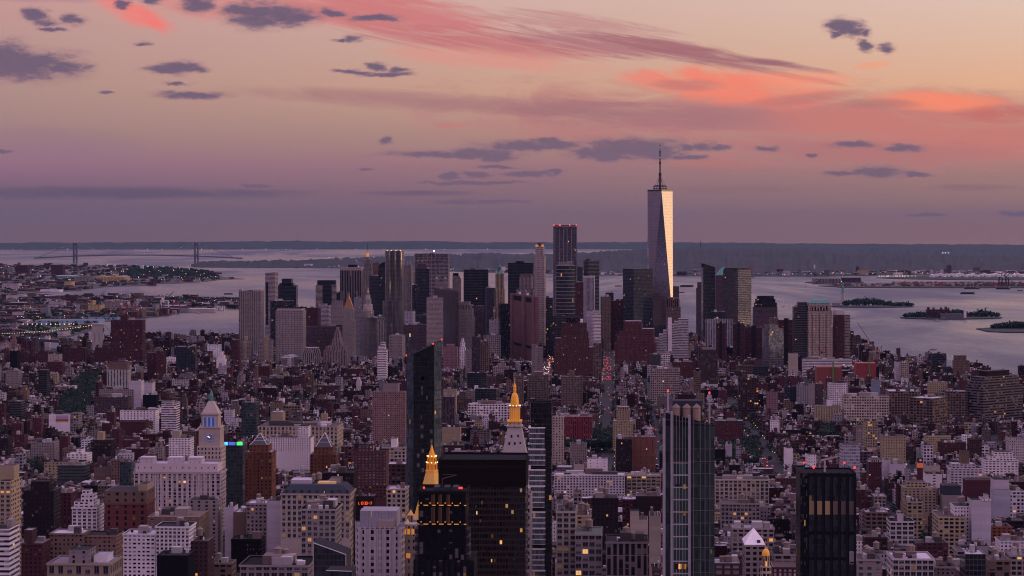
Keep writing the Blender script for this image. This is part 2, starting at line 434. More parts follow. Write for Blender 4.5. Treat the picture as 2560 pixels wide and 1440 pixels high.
def rect(x0, x1, d, dep, rot=G):
    r = R(rot); A = np.array((X(x0, d), d)); e = np.array((math.cos(r), math.sin(r))); n = np.array((-math.sin(r), math.cos(r)))
    w = (x1 - x0) * d / F
    return [tuple(A), tuple(A + e * w), tuple(A + e * w + n * dep), tuple(A + n * dep)]
def quad(x0, xm, x1, d, th):
    """box seen corner-on: nearest corner at xm, left face x0..xm, right face xm..x1; th = turn in degrees"""
    t = R(th); k = d / F
    wr = (x1 - xm) * k / math.cos(t); wl = (xm - x0) * k / math.sin(t)
    A = np.array((X(xm, d), d)); e = np.array((math.cos(t), math.sin(t))); n = np.array((-math.sin(t), math.cos(t)))
    return [tuple(A), tuple(A + e * wr), tuple(A + e * wr + n * wl), tuple(A + n * wl)]
def inset(poly, a):
    c = np.mean(np.array(poly), axis=0); out = []
    P = [np.array(p) for p in poly]; n = len(P)
    for i in range(n):
        p, q, r = P[i - 1], P[i], P[(i + 1) % n]
        e1 = (q - p) / max(np.linalg.norm(q - p), 1e-6); e2 = (r - q) / max(np.linalg.norm(r - q), 1e-6)
        n1 = np.array((-e1[1], e1[0])); n2 = np.array((-e2[1], e2[0]))
        den = max(1 + float(n1 @ n2), .3)
        out.append(tuple(q + (n1 + n2) * a / den))
    return out
def lerp2(a, b, t): return (a[0] + (b[0] - a[0]) * t, a[1] + (b[1] - a[1]) * t)
def sub(poly, u0, u1, v0=0.0, v1=1.0):
    """part of a four-cornered footprint, u along the front, v into the depth"""
    A, B, C, D = poly
    f = lambda u, v: lerp2(lerp2(A, B, u), lerp2(D, C, u), v)
    return [f(u0, v0), f(u1, v0), f(u1, v1), f(u0, v1)]
def ngon(cx, cy, r, n, a0=0.0, sx=1.0): return [(cx + r * sx * math.cos(a0 + 2 * math.pi * i / n), cy + r * math.sin(a0 + 2 * math.pi * i / n)) for i in range(n)]
def mid(poly): return tuple(np.mean(np.array(poly), axis=0))
HEROES = []       # photo extents that front rows must keep clear: x0, x1, visible bottom, distance
FOOT = []         # footprints already taken
def keep(x0, x1, yb, d, poly=None):
    HEROES.append((x0, x1, yb, d))
    if poly: FOOT.append(poly)
def tank_mesh():
    mb = MB(); lg = MB(); c = ngon(0, 0, 2.3, 12)
    mb.box(c, 3.0, 7.6, None, M_WOOD, False); mb.cone(ngon(0, 0, 2.6, 12), 7.6, (0, 0, 9.3), None, M_WOOD)
    mb.cap(c, 3.0, None, M_DARK)
    for a, b in ((1, 1), (1, -1), (-1, 1), (-1, -1)): lg.bar((1.5 * a, 1.5 * b, 0), (1.5 * a, 1.5 * b, 3.0), .16, M_DARK)
    lg.bar((-1.5, -1.5, .3), (1.5, -1.5, 2.8), .1, M_DARK); lg.bar((1.5, -1.5, .3), (-1.5, -1.5, 2.8), .1, M_DARK); lg.box(ngon(0, 0, 2.3, 4, R(45)), 2.75, 3.0, None, M_DARK)
    r = []
    for q, nm in ((mb, 'water_tank'), (lg, 'tank_stand')): o = q.build(nm); r.append(o.data); bpy.data.objects.remove(o)
    return r
TANK = tank_mesh()
def add_tank(par, x, y, z, s=1.0):
    o = bpy.data.objects.new('water_tank', TANK[0]); COL.objects.link(o); o.parent = par
    g = bpy.data.objects.new('tank_stand', TANK[1]); COL.objects.link(g); g.parent = o
    o.location = (x - par.location.x, y - par.location.y, z - par.location.z); o.scale = (s, s, s)
    return o
class Bld:
    """one building: an empty at its base and its parts"""
    def __init__(s, name, label, cat, at, group=None):
        s.root = thing(name, label, cat, (at[0], at[1], 0), group); s.parts = {}; s.base = (at[0], at[1], 0)
    def n(s, k): s.cnt = getattr(s, 'cnt', 0) + 1; return s[f'{k}#{s.cnt}']
    def __getitem__(s, k):
        if k not in s.parts: s.parts[k] = MB()
        return s.parts[k]
    def roof(s, poly, z, st, par=0.9, th=0.5):
        """roof sheet behind a parapet"""
        s.n('roof').cap(inset(poly, th), z - par, st)
        q = inset(poly, th); n = len(poly); w = s.n('parapet'); c = st if st.w[0] < .04 else s.coping
        for i in range(n):
            j = (i + 1) % n
            w.face([(*poly[i], z), (*poly[j], z), (*q[j], z), (*q[i], z)], c)
            w.face([(*q[i], z), (*q[j], z), (*q[j], z - par), (*q[i], z - par)], c)
    coping = Style(wall=(.22, .195, .20), wf=0, hf=0)
    def done(s):
        for k, mb in s.parts.items(): mb.build(k.split('#')[0], s.root, s.base)
        return s.root
def rclutter(b, poly, z, n=2, tanks=0, big=True, col=None):
    for i in range(n + 1):
        w, v = random.uniform(.04, .12), random.uniform(.06, .16); u, q = random.uniform(.05, .85), random.uniform(.1, .8)
        mb = MB(); mb.box(sub(poly, u, u + w, q, q + v), z - .9, z + random.uniform(.5, 2.2), Style(wall=random.choice([(.45, .42, .44), (.04, .035, .04), (.22, .19, .19), (.6, .56, .57)]), wf=0, hf=0)); mb.build('roof_unit', b.root, b.base)
    """stair bulkheads, machinery and tanks on a roof"""
    for i in range(n):
        w = random.uniform(.14, .32); v = random.uniform(.2, .4); u = random.uniform(.05, .95 - w); q = random.uniform(.15, .95 - v)
        st = Style(wall=col or random.choice([(.28, .24, .23), (.16, .12, .11), (.4, .37, .37), (.07, .06, .06)]), wf=0, hf=0)
        h = random.uniform(2.4, 5.0) if big else random.uniform(1.2, 2.4)
        mb = MB(); mb.box(sub(poly, u, u + w, q, q + v), z - .9, z + h, st); mb.build('bulkhead' if h > 2.4 else 'roof_unit', b.root, b.base)
    for i in range(tanks):
        p = mid(sub(poly, *(sorted((random.uniform(.15, .5), random.uniform(.5, .85)))), .3, .8))
        add_tank(b.root, p[0] + random.uniform(-2, 2), p[1] + random.uniform(-2, 2), z - .9, random.uniform(.8, 1.1))

WIN = {}
def window_mesh(w, h, kind):
    k = (round(w, 1), round(h, 1), kind)
    if k not in WIN:
        mb = MB(); w2 = w / 2; fr = Style(wall=(.30, .27, .27), wf=0, hf=0)
        pn = {0: (.012, .012, .016), 1: (.022, .024, .03), 2: (.05, .05, .055), 3: (.02, .02, .02)}[kind]
        f = lambda x0, x1, y0, y1: [(x0, y0), (x1, y0), (x1, y1), (x0, y1)]
        lit = 1.0 if kind == 3 else 0.0
        mb.face([(-w2, -.06, 0), (w2, -.06, 0), (w2, -.06, h), (-w2, -.06, h)], Style(wall=pn, pane=pn, lit=lit * 3, wf=1.0, hf=1.0, refl=.5), [(0.01, 0.01), (.99, .01), (.99, .99), (.01, .99)])
        if kind == 2: mb.face([(-w2, -.08, h * .5), (w2, -.08, h * .5), (w2, -.08, h), (-w2, -.08, h)], Style(wall=(.25, .23, .22), wf=0, hf=0))
        mb.box(f(-w2 - .15, w2 + .15, -.35, -.06), -.25, 0, fr); mb.box(f(-w2 - .12, w2 + .12, -.2, -.06), h, h + .16, fr)
        for x in ((-.05, .05),) if w > 1.5 else (): mb.box(f(x[0], x[1], -.14, -.09), 0, h, fr)
        o = mb.build('window'); WIN[k] = o.data; bpy.data.objects.remove(o)
    return WIN[k]
def real_windows(b, z1, ylow, lit=.06, maxn=100):
    """windows of the front wall as parts of their own, from the top down; past the limit they go into one mesh"""
    A, B_ = b.poly[0], b.poly[1]; s = b.st; w = math.hypot(B_[0] - A[0], B_[1] - A[1]); nb = max(1, round(w / s.bay)); nf = max(1, round(z1 / s.fh)); bw, fh = w / nb, z1 / nf
    ww, hh = bw * min(s.geo[0], .94), fh * min(s.geo[1], .9); rz = math.atan2(B_[1] - A[1], B_[0] - A[0]); n = 0; rest = MB(); zlow = Z(ylow, b.d)
    for j in range(nf - 1, -1, -1):
        zc = fh * (j + .5) - hh / 2
        if zc + hh < zlow: break
        for i in range(nb):
            p = lerp2(A, B_, (i + .5) / nb); r = random.random(); kind = 3 if r < lit else 2 if r < .25 else 1 if r < .55 else 0
            if n < maxn:
                o = bpy.data.objects.new('window', window_mesh(ww, hh, kind)); COL.objects.link(o); o.parent = b.root; o.location = (p[0] - b.base[0], p[1] - b.base[1], zc); o.rotation_euler = (0, 0, rz)
            else:
                e = np.array((math.cos(rz), math.sin(rz))) * ww / 2; y = .07; pn = (.016, .017, .022)
                rest.face([(p[0] - e[0], p[1] - e[1] - y, zc), (p[0] + e[0], p[1] + e[1] - y, zc), (p[0] + e[0], p[1] + e[1] - y, zc + hh), (p[0] - e[0], p[1] - e[1] - y, zc + hh)], Style(pane=pn, lit=3.0 if kind == 3 else 0, wf=1, hf=1), [(.01, .01), (.99, .01), (.99, .99), (.01, .99)])
            n += 1
    o = rest.build('windows_below', b.root, b.base)
    if o: o['kind'] = 'stuff'

# ------------------------------------------------------------------ wall styles
C = dict(white=(.76, .69, .70), lav=(.48, .43, .47), beige=(.38, .32, .27), buff=(.34, .27, .175), grey=(.25, .23, .25), stone=(.26, .215, .21), brick=(.09, .033, .038), wine=(.076, .028, .036),
         brown=(.066, .035, .037), dk=(.024, .016, .019), black=(.010, .010, .013), pink=(.26, .15, .155), orange=(.155, .064, .04), slate=(.045, .045, .058), tan=(.155, .105, .085), mauve=(.092, .058, .072))
PAT = dict(p=dict(wf=.42, hf=.5), d=dict(bay=2.6, wf=.4, hf=.5), l=dict(bay=4.6, fh=4.0, wf=.68, hf=.6), b=dict(wf=1.0, hf=.42, bay=3), v=dict(bay=3.2, wf=.52, hf=1.0), V=dict(bay=2.2, wf=.5, hf=1.0),
           s=dict(bay=3.4, wf=.5, hf=.55, sp=.75), n=dict(wf=0, hf=0), a=dict(bay=4.2, fh=3.0, wf=.6, hf=.46), q=dict(bay=5.5, fh=4.2, wf=.78, hf=.62), G=dict(bay=3.0, fh=3.6, wf=.9, hf=.8))
def st(col, pat='p', **k):
    d = dict(wall=C[col] if isinstance(col, str) else col); d.update(PAT[pat]); d.update(k); return Style(**d)
def gl(pane=(.03, .04, .055), refl=.55, frame=(.05, .05, .06), **k):
    d = dict(wall=frame, pane=pane, refl=refl, bay=3.0, fh=3.9, wf=.9, hf=.82, lit=.03, mat=CUR); d.update(k); return Style(**d)
LANDM = []        # named things other labels may point at: x, y, text
def T(name, cat, label, geom, yt, style, yb=None, d=None, dep=26, rot=G, tiers=(), roofc=None, bulk=1, tanks=0, group=None, lm=None, open_=False, clear=True, real=None):
    d = d or 1.70e6 / (yb - Y0)
    if len(geom) == 2: poly = rect(geom[0], geom[1], d, dep, rot); a, c = geom
    else: poly = quad(geom[0], geom[1], geom[2], d, geom[3]); a, c = geom[0], geom[2]
    z = Z(yt, d); m = mid(poly); b = Bld(name, label, cat, m, group)
    b.d = d; b.poly = poly; b.z = z; b.st = style.seed()
    b['wall'].walls(poly, 0, z, style, blank=0 if real else None)
    if real: real_windows(b, z, real)
    if d < 2700 and style.mat is FAC and .3 < style.geo[0] < .95 and cat != 'apartment tower':
        cs = Style(wall=tuple(min(.7, v * 1.22) for v in style.w), wf=0, hf=0)
        b.n('cornice').box(inset(poly, -.55), z - 1.3, z + .15, cs, cap=False)
        for f_ in (2, 5) if random.random() < .6 else (3,): b.n('string_course').box(inset(poly, -.22), z - f_ * style.fh - .35, z - f_ * style.fh + .1, cs, cap=False)
        if 'loft' in cat and not tanks and random.random() < .75: tanks = random.choice((1, 1, 2))
    b.roof(poly, z, roofst(C.get(roofc, roofc) if roofc else None))
    for tr in tiers:
        u0, u1, v0, v1, y2 = tr[:5]; s2 = tr[5] if len(tr) > 5 else style
        pp = sub(poly, u0, u1, v0, v1); zz = Z(y2, d)
        b.n('upper_block').walls(pp, z - 1.0 if zz - z < 9 else z, zz, s2); b.roof(pp, zz, roofst(), .5)
    if bulk or tanks: rclutter(b, poly if not tiers else sub(poly, .05, .95, .3, .95), z, bulk, tanks)
    if yb and clear: keep(a - 2, c + 2, yb, d, poly)
    else: FOOT.append(poly)
    if lm: LANDM.append(((a + c) / 2, (yt + (yb or yt + 60)) / 2, lm))
    return b if open_ else b.done()

# ------------------------------------------------------------------ the setting: water, land, hills
def sheet(name, pts, z, mat, kind='structure', label=None, cat=None):
    mb = MB(); mb.face([(X(p[0], GD(p[1], z)), GD(p[1], z), z) for p in pts], None, None, mat)
    me_ = mb.build(name)
    import bmesh
    bm = bmesh.new(); bm.from_mesh(me_.data); bmesh.ops.recalc_face_normals(bm, faces=bm.faces)
    if bm.faces and list(bm.faces)[0].normal.z < 0: bmesh.ops.reverse_faces(bm, faces=bm.faces)
    # a quay wall down into the water
    r = bmesh.ops.extrude_edge_only(bm, edges=[e for e in bm.edges if e.is_boundary])
    for v in [g for g in r['geom'] if isinstance(g, bmesh.types.BMVert)]: v.co.z = -2
    bm.to_mesh(me_.data); bm.free()
    tag(me_, kind=kind); return me_
mb = MB(); mb.face([(-45000, -3000, 0), (45000, -3000, 0), (45000, 33000, 0), (-45000, 33000, 0)], None, None, M_WATER)
tag(mb.build('water'), kind='structure')
MAN = [(-1500, 884), (-100, 878), (20, 876), (110, 870), (200, 873), (270, 868), (420, 862), (590, 858), (640, 852), (700, 838), (900, 824), (1500, 822), (1850, 836), (2050, 856), (2140, 872), (2200, 905), (2330, 925), (2560, 962), (2720, 985), (3400, 1100), (4200, 1900), (-2500, 1900)]
mb = MB()
tag(sheet('ground', MAN, 2.0, M_CITY), kind='structure')
BR1 = [(-500, 862), (-80, 852), (0, 851), (40, 846), (110, 849), (165, 843), (235, 823), (262, 803), (300, 801), (360, 794), (425, 787), (445, 780), (505, 777), (560, 772), (600, 768), (660, 763), (660, 755), (590, 752), (560, 754), (480, 750), (420, 745), (330, 740), (260, 743), (200, 741), (150, 743), (-500, 741)]
BR2 = [(-500, 738), (20, 735), (125, 729), (190, 727), (215, 723), (270, 716), (320, 715), (385, 714), (372, 709), (450, 708), (520, 703), (545, 699), (560, 698), (612, 697), (560, 693), (535, 683), (505, 677), (400, 669), (330, 666), (150, 664), (-500, 663)]
tag(sheet('harbour_ground', BR1, 2.0, M_BROOK), kind='structure'); tag(sheet('harbour_ground', BR2, 2.0, M_BROOK), kind='structure')
def ridge(name, shore, top, dr, mat, back=1.12, n=220, jag=0.0, seed=0):
    """hill mass from a shoreline (x -> line of the waterline) to a skyline (x -> line of the ridge)"""
    rg = np.random.default_rng(seed)
    x0, x1 = shore[0][0], shore[-1][0]
    xs = np.linspace(x0, x1, n); sy = np.interp(xs, *zip(*shore)); ty = np.interp(xs, *zip(*top)); dd = np.interp(xs, *zip(*dr)) if not isinstance(dr, (int, float)) else np.full(n, dr)
    rows = []
    for k, (f, hf) in enumerate(((0, 0), (.04, .10), (.2, .22), (.4, .40), (.6, .62), (.8, .86), (1, 1), (1 + (back - 1) * .5, .8), (back, 0))):
        row = []
        for i in range(n):
            ds = GD(sy[i]); d = ds + (dd[i] - ds) * f
            zr = max(2.0, Z(ty[i], dd[i])); j = rg.normal() * jag * (1 if 0 < hf else 0)
            row.append((X(xs[i], d), d, 0 if hf == 0 else max(1.0, zr * hf + j)))
        rows.append(row)
    mb = MB()
    for r in range(len(rows) - 1):
        for i in range(n - 1): mb.face([rows[r][i], rows[r][i + 1], rows[r + 1][i + 1], rows[r + 1][i]], None, None, mat)
    o = mb.build(name); o['kind'] = 'structure'
    for p in o.data.polygons: p.use_smooth = True
    return o
SI_SH = [(478, 667), (500, 669), (600, 670), (850, 671), (1200, 681), (1500, 689), (1700, 691), (2050, 692), (2250, 688), (2800, 692)]
SI_TP = [(478, 661), (500, 654), (560, 652), (620, 653), (700, 650), (740, 650.5), (800, 647), (850, 645), (930, 642), (1020, 640), (1060, 638), (1120, 636.5), (1160, 634), (1210, 632), (1290, 635), (1350, 634), (1445, 632), (1500, 628), (1560, 625), (1640, 622), (1700, 620.5), (1735, 618), (1760, 619), (1800, 622), (1870, 623), (1930, 624), (2000, 625), (2060, 630), (2200, 634), (2400, 639), (2560, 641), (2800, 643)]
ridge('hills', SI_SH, SI_TP, [(478, 17700), (900, 18000), (1700, 18500), (2800, 18500)], M_FOREST, n=420, jag=4.0, seed=3)
FAR_SH = [(-400, 624.3), (900, 623.6), (1300, 622), (1700, 624), (2100, 624), (2900, 626)]
FAR_TP = [(-400, 608), (0, 607), (100, 606), (188, 606.3), (300, 605.6), (400, 605.5), (470, 604.6), (560, 604.3), (640, 603), (690, 604), (735, 602.2), (790, 603.6), (850, 604.2), (960, 603), (1050, 602.6), (1120, 603.5), (1160, 605.6), (1210, 606.4), (1260, 605.5), (1340, 605.3), (1400, 606.4), (1500, 605.6), (1620, 605), (1700, 605.6), (1760, 606.6), (1830, 606), (1900, 607), (1960, 608.8), (2080, 609), (2200, 610), (2380, 610.6), (2560, 611.6), (2900, 612)]
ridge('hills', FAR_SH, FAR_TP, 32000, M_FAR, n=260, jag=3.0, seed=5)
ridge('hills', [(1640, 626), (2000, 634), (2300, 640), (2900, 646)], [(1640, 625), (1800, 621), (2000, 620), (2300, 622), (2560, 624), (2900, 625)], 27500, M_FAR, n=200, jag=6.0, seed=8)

# ------------------------------------------------------------------ downtown skyline
K = 'office tower'
def dn(label, geom, yt, style, d, yb, **k):
    k.setdefault('rot', random.uniform(-12, 10)); k.setdefault('dep', 34)
    return T(k.pop('name', 'office_tower'), k.pop('cat', K), label, geom, yt, style, yb=yb, d=d, **k)
# left end
b = dn('curved dark red brick apartment tower, tallest beside the stone bridge tower', (277, 357), 800, st('wine', 'V', bay=2.8, wf=.38, hf=.62, lit=.05), 4950, 905, dep=30, rot=-4, name='apartment_tower', cat='apartment tower', tiers=[(.28, .5, .2, .8, 788, st('wine', 'n'))], lm='the curved dark red tower')
b = dn('pale slab tower with ribbed walls and a dark glass panel on its left', (597, 653), 727, st((.27, .23, .215), 'v', bay=4.5, wf=.3, lit=.0), 5350, 885, dep=40, rot=-6, bulk=0, open_=True, lm='the ribbed slab tower with a glass panel')
pl = b.poly; z = b.z
mb = b['glass_panel']; q = rect(605, 619, b.d - .4, .3, -6); mb.walls(q, Z(818, b.d), Z(738, b.d), gl((.02, .025, .035), .5, lit=.12))
b['corner_pier'].box(sub(pl, .0, .14, 0, .25), z, Z(722, b.d), st('beige', 'n')); b.n('stair_tower').box(sub(pl, .62, 1.0, .1, .9), z, Z(723, b.d), st('beige', 'n')); b.n('stair_tower').box(sub(pl, .34, .5, .3, .9), z, Z(726, b.d), st('dk', 'n')); b.done()
for i, (a, c) in enumerate(((593, 627), (644, 680))):
    b = T('apartment_tower', 'apartment tower', ['buff concrete apartment tower in front of the ribbed slab tower', 'buff concrete apartment tower between the ribbed slab and the broad stone courthouse'][i], (a, c), 850, st((.26, .22, .2), 'a', lit=.03), yb=905, d=5000, dep=22, rot=-3, open_=True, bulk=0, group='twin buff towers')
    b.n('stair_tower').box(sub(b.poly, .48, .72, -.02, .5), 0, Z(842, b.d), st('buff', 'p', wf=.3)); b.done()
b = dn('slender pale tower with dark glass strips, narrowest at the water end', (663, 689), 685, st((.36, .31, .3), 'b', wf=.9, hf=.4), 5950, 815, dep=24, rot=-14, tiers=[(.0, .45, 0, 1, 682, st('stone', 'n')), (.6, 1, 0, 1, 681, st('stone', 'n'))], bulk=0, open_=True)
b['glass_strip'].walls(rect(664, 671, 5949.5, .3, -14), 60, Z(706, 5950), gl((.012, .014, .02), .5)); b.done()
dn('black stepped office tower standing behind the slender pale tower', (690, 741), 713, gl((.012, .013, .018), .25, lit=.01), 6450, 755, tiers=[(.16, .84, 0, 1, 708, gl((.012, .013, .018), .25)), (.28, .76, 0, 1, 697, gl((.012, .013, .018), .25))], bulk=0)
dn('dark louvred block with thin horizontal bands below the black stepped tower', (676, 734), 752, st('slate', 'b', hf=.55), 5750, 815)
b = dn('broad pale stone courthouse block with rows of small windows', (689, 758), 776, st((.28, .235, .23), 'd', bay=3.4, fh=4.2, wf=.36, hf=.55, lit=.01), 5100, 908, dep=42, rot=-5, bulk=0, tiers=[(.03, .95, .1, 1, 772, st((.36, .31, .3), 'n'))], open_=True, lm='the broad stone courthouse')
b['crown_windows'].walls(rect(705, 736, 5099.4, .4, -5), Z(788, 5100), Z(779, 5100), st('white', 'v', bay=3, wf=.3, lit=.0)); b.done()
b = T('courthouse_annex', 'office building', 'small grey block with a white arched gable front below the courthouse', (703, 736), 895, st('grey', 'p', bay=3, wf=.3, hf=.6), yb=915, d=4920, dep=30, rot=-16, bulk=0, open_=True)
A, Bq, Cq, D = b.poly
arc = [lerp2(A, Bq, i / 8) for i in range(9)]; hz = [b.z + math.sin(math.pi * (.2 + .6 * i / 8)) * 12 - 5 for i in range(9)]
mb = b['arched_gable']
for i in range(8):
    mb.face([(*arc[i], b.z - 14), (*arc[i + 1], b.z - 14), (*arc[i + 1], hz[i + 1]), (*arc[i], hz[i])], st('white', 'p', bay=4), [(i, 0), (i + 1, 0), (i + 1, 4), (i, 4)])
    o2 = np.array(D) - np.array(A)
    b['vault_roof'].face([(*arc[i], hz[i]), (*arc[i + 1], hz[i + 1]), (arc[i + 1][0] + o2[0], arc[i + 1][1] + o2[1], hz[i + 1]), (arc[i][0] + o2[0], arc[i][1] + o2[1], hz[i])], roofst((.25, .23, .25)))
b.done()
b = dn('black tower with pale striped shoulders standing clear over the water', (793, 836), 701, gl((.010, .011, .015), .2, lit=.01), 6550, 752, bulk=0, open_=True, rot=-6)
for u0, u1, y2 in ((-.09, .32, 713), (.86, 1.06, 712)): b.n('striped_shoulder').box(sub(b.poly, u0, u1, -.04, .6), 0, Z(y2, b.d), st('beige', 'b', hf=.5, lit=0))
b.done()
dn('dark low block between the striped black tower and the pillared tower', (838, 870), 730, st('slate', 'b'), 6600, 765)
dn('grey glass office block beside the dark red block at the waterfront', (735, 768), 768, st('slate', 'b', hf=.5), 5900, 815)
dn('dark red brick block right of the grey glass office block', (768, 795), 770, st('wine', 'p'), 5700, 822)
dn('white stepped office block with ribbon windows near the waterfront', (795, 822), 764, st('lav', 'b'), 5900, 812, tiers=[(.0, .6, .2, 1, 760)])
dn('white stepped block with a lower terrace, left of the gold roofed tower', (827, 856), 760, st('stone', 'd'), 5850, 800, tiers=[(.35, 1, .2, 1, 752)])
dn('long dark apartment slab behind the stone courthouse steps', (760, 845), 816, st('mauve', 'd', lit=.04), 5300, 862, dep=18)
b = dn('dark office tower with bold white vertical pillars', (850, 904), 674, st('stone', 'V', bay=5, wf=.66, fh=60, lit=0, pane=(.012, .01, .014)), 6600, 735, bulk=0, tiers=[(.35, .72, .3, .9, 662, st('black', 'n'))], rot=-7, open_=True, lm='the white pillared tower')
b['crown_band'].box(inset(b.poly, -.6), Z(676, 6600), Z(668, 6600), st((.33, .27, .26), 'n')); b.done()
b = dn('stepped stone skyscraper with a lit lantern and needle spire', (907, 930), 672, st('stone', 'V', bay=3, wf=.4), 6450, 725, bulk=0, open_=True, tiers=[(.1, .9, .1, .9, 660), (.2, .8, .2, .8, 650), (.3, .7, .3, .7, 642)])
m = mid(b.poly); zz = Z(642, b.d)
b['lantern'].box(ngon(*m, 4.5, 8), zz, Z(633, b.d), PLAINST, M_AMBER); b['spire'].cone(ngon(*m, 4.5, 8), Z(633, b.d), (*m, Z(626, b.d)), None, M_STONE); b['spire'].bar((*m, Z(627, b.d)), (*m, Z(608, b.d)), .7, M_DARK); b.done()
dn('brown brick tower right of the lantern spire skyscraper', (931, 949), 657, st('tan', 'd'), 6700, 780)
b = dn('black tower with a rounded roof, left of the rippling steel tower', (946, 964), 664, gl((.012, .012, .016), .25), 6500, 770, bulk=0, open_=True, rot=0)
A, Bq, Cq, D = b.poly; o2 = np.array(D) - np.array(A)
for i in range(6):
    t0, t1 = i / 6, (i + 1) / 6; p, q = lerp2(A, Bq, t0), lerp2(A, Bq, t1); h0, h1 = b.z + 11 * math.sin(math.pi / 2 * t0), b.z + 11 * math.sin(math.pi / 2 * t1)
    b['rounded_roof'].face([(*p, b.z), (*q, b.z), (*q, h1), (*p, h0)], st('black', 'n')); b['rounded_roof'].face([(*p, h0), (*q, h1), (q[0] + o2[0], q[1] + o2[1], h1), (p[0] + o2[0], p[1] + o2[1], h0)], st('black', 'n'))
b.done()
dn('dark ribbed glass slab behind the gold pyramid roof tower', (923, 964), 690, gl((.02, .02, .028), .3, wf=.8, lit=.02), 6100, 790)
# rippling steel tower
b = Bld('rippled_tower', 'tall silvery tower with rippling steel walls catching gold light', 'apartment tower', (X(985, 5500), 5520))
STEEL = Style(wall=(.34, .31, .31), bay=2.6, fh=3.3, wf=.42, hf=.55, pane=(.03, .025, .03), lit=.06, refl=.5, mat=facade('rippled_steel_wall', True))
_b = [n for n in STEEL.mat.node_tree.nodes if n.type == 'BSDF_PRINCIPLED'][0]
for l in list(STEEL.mat.node_tree.links):
    if l.to_socket in (_b.inputs['Metallic'], _b.inputs['Roughness']): STEEL.mat.node_tree.links.remove(l)
_b.inputs['Metallic'].default_value = .75; _b.inputs['Roughness'].default_value = .28
def ripple(x0, x1, yt, z0, d, amp, dep, ph):
    n = 16; front = []
    for i in range(n + 1):
        u = i / n; front.append((X(x0 + (x1 - x0) * u, d), d + amp * math.sin(u * 18 + ph) * (1 - abs(2 * u - 1) ** 3)))
    mb = b['wall']; zt = Z(yt, d); L = 12
    for k in range(L):
        za, zb = z0 + (zt - z0) * k / L, z0 + (zt - z0) * (k + 1) / L
        fa = [(p[0], p[1] + 1.0 * math.sin(k * .8 + i)) for i, p in enumerate(front)]; fb = [(p[0], p[1] + 1.0 * math.sin((k + 1) * .8 + i)) for i, p in enumerate(front)]
        nf = round((zb - za) / 3.3)
        for i in range(n): mb.face([(*fa[i], za), (*fa[i + 1], za), (*fb[i + 1], zb), (*fb[i], zb)], STEEL, [(i, k * nf), (i + 1, k * nf), (i + 1, k * nf + nf), (i, k * nf + nf)])
    side = [front[-1], (front[-1][0] + 3, d + dep), (front[0][0] - 3, d + dep), front[0]]
    for i in range(3):
        a, c = side[i], side[i + 1]; mb.face([(*a, z0), (*c, z0), (*c, zt), (*a, zt)], STEEL, [(0, 0), (8, 0), (8, 60), (0, 60)])
    b['roof'].cap(front + [side[1], side[2]], zt - .2, roofst((.1, .1, .1)))
ripple(964, 1005, 627, 0, 5500, 4.2, 30, .4)
ripple(959, 1001, 752, 0, 5488, 3.2, 10, 1.3)
for x in (968, 978, 990, 1001): b['roof_lamp'].box(ngon(X(x, 5502), 5502, .8, 6), Z(627, 5500), Z(627, 5500) + 1.4, PLAINST, M_WARM)
b.done(); keep(958, 1007, 845, 5480, rect(958, 1007, 5480, 50)); LANDM.append((985, 740, 'the rippling steel tower'))
b = dn('pale gothic stone tower with pinnacles, right of the rippling steel tower', (1008, 1028), 662, st('stone', 'V', bay=3.4, wf=.45), 6500, 735, bulk=0, open_=True)
for u in (.1, .5, .9): p = sub(b.poly, u - .08, u + .08, 0, .2); b.n('pinnacle').cone(p, b.z, (*mid(p), Z(651, b.d)), st('stone', 'n'))
b.done()
dn('pale office tower squeezed behind the broad banded tower', (1026, 1038), 679, st('stone', 'd'), 6600, 740)
b = dn('broad tower of pale horizontal bands with a green tipped mast', (1037, 1121), 634, st((.27, .225, .24), 'b', bay=3.5, fh=4.2, hf=.55, lit=.02, pane=(.03, .025, .035)), 6900, 705, dep=45, rot=-4, bulk=1, open_=True, lm='the broad banded tower')
for i in range(9): p = sub(b.poly, i / 8 - .008, i / 8 + .008, -.03, .02); b.n('pier').box(p, 0, b.z, st((.26, .215, .23), 'n'), cap=False)
b['crown_band'].box(inset(b.poly, -.7), Z(643, b.d), b.z - .3, st((.15, .12, .13), 'V', bay=3.4, wf=.5)); b['lit_floor'].walls(rect(1040, 1104, b.d - 2, .5, -4), Z(653.6, b.d), Z(651.6, b.d), st('dk', 'b', lit=.6, wf=.7, hf=.8))
mx = X(1085, b.d + 20); b['mast'].bar((mx, b.d + 20, b.z), (mx, b.d + 20, Z(619, b.d)), 1.3, M_COPPER); b['mast'].bar((mx, b.d + 20, Z(619, b.d)), (mx, b.d + 20, Z(613, b.d)), .5, M_DARK); b['beacon'].box(ngon(mx, b.d + 20, 2.0, 6), Z(629, b.d), Z(625.5, b.d), PLAINST, M_COOL); b.done()
b = dn('dark glass office tower with a grey rooftop box before the banded tower', (1041, 1073), 672, gl((.03, .03, .042), .4, lit=.02), 6000, 840, bulk=0, tiers=[(.12, .78, .1, .9, 661, st('mauve', 'n'))])
dn('narrow dark tower at the left foot of the grey topped glass tower', (1031, 1044), 712, st('slate', 'v'), 5900, 840)
b = dn('ornate stone tower with twin pointed turrets', (1087, 1119), 703, st('stone', 'd', wf=.45), 6000, 735, bulk=0, open_=True)
for u in (.14, .82): p = sub(b.poly, u - .13, u + .13, 0, .4); b['turret'].box(p, b.z, Z(698, b.d), st('stone', 'p')); b['turret'].cone(p, Z(698, b.d), (*mid(p), Z(690, b.d)), st((.2, .2, .2), 'n'))
b.done()
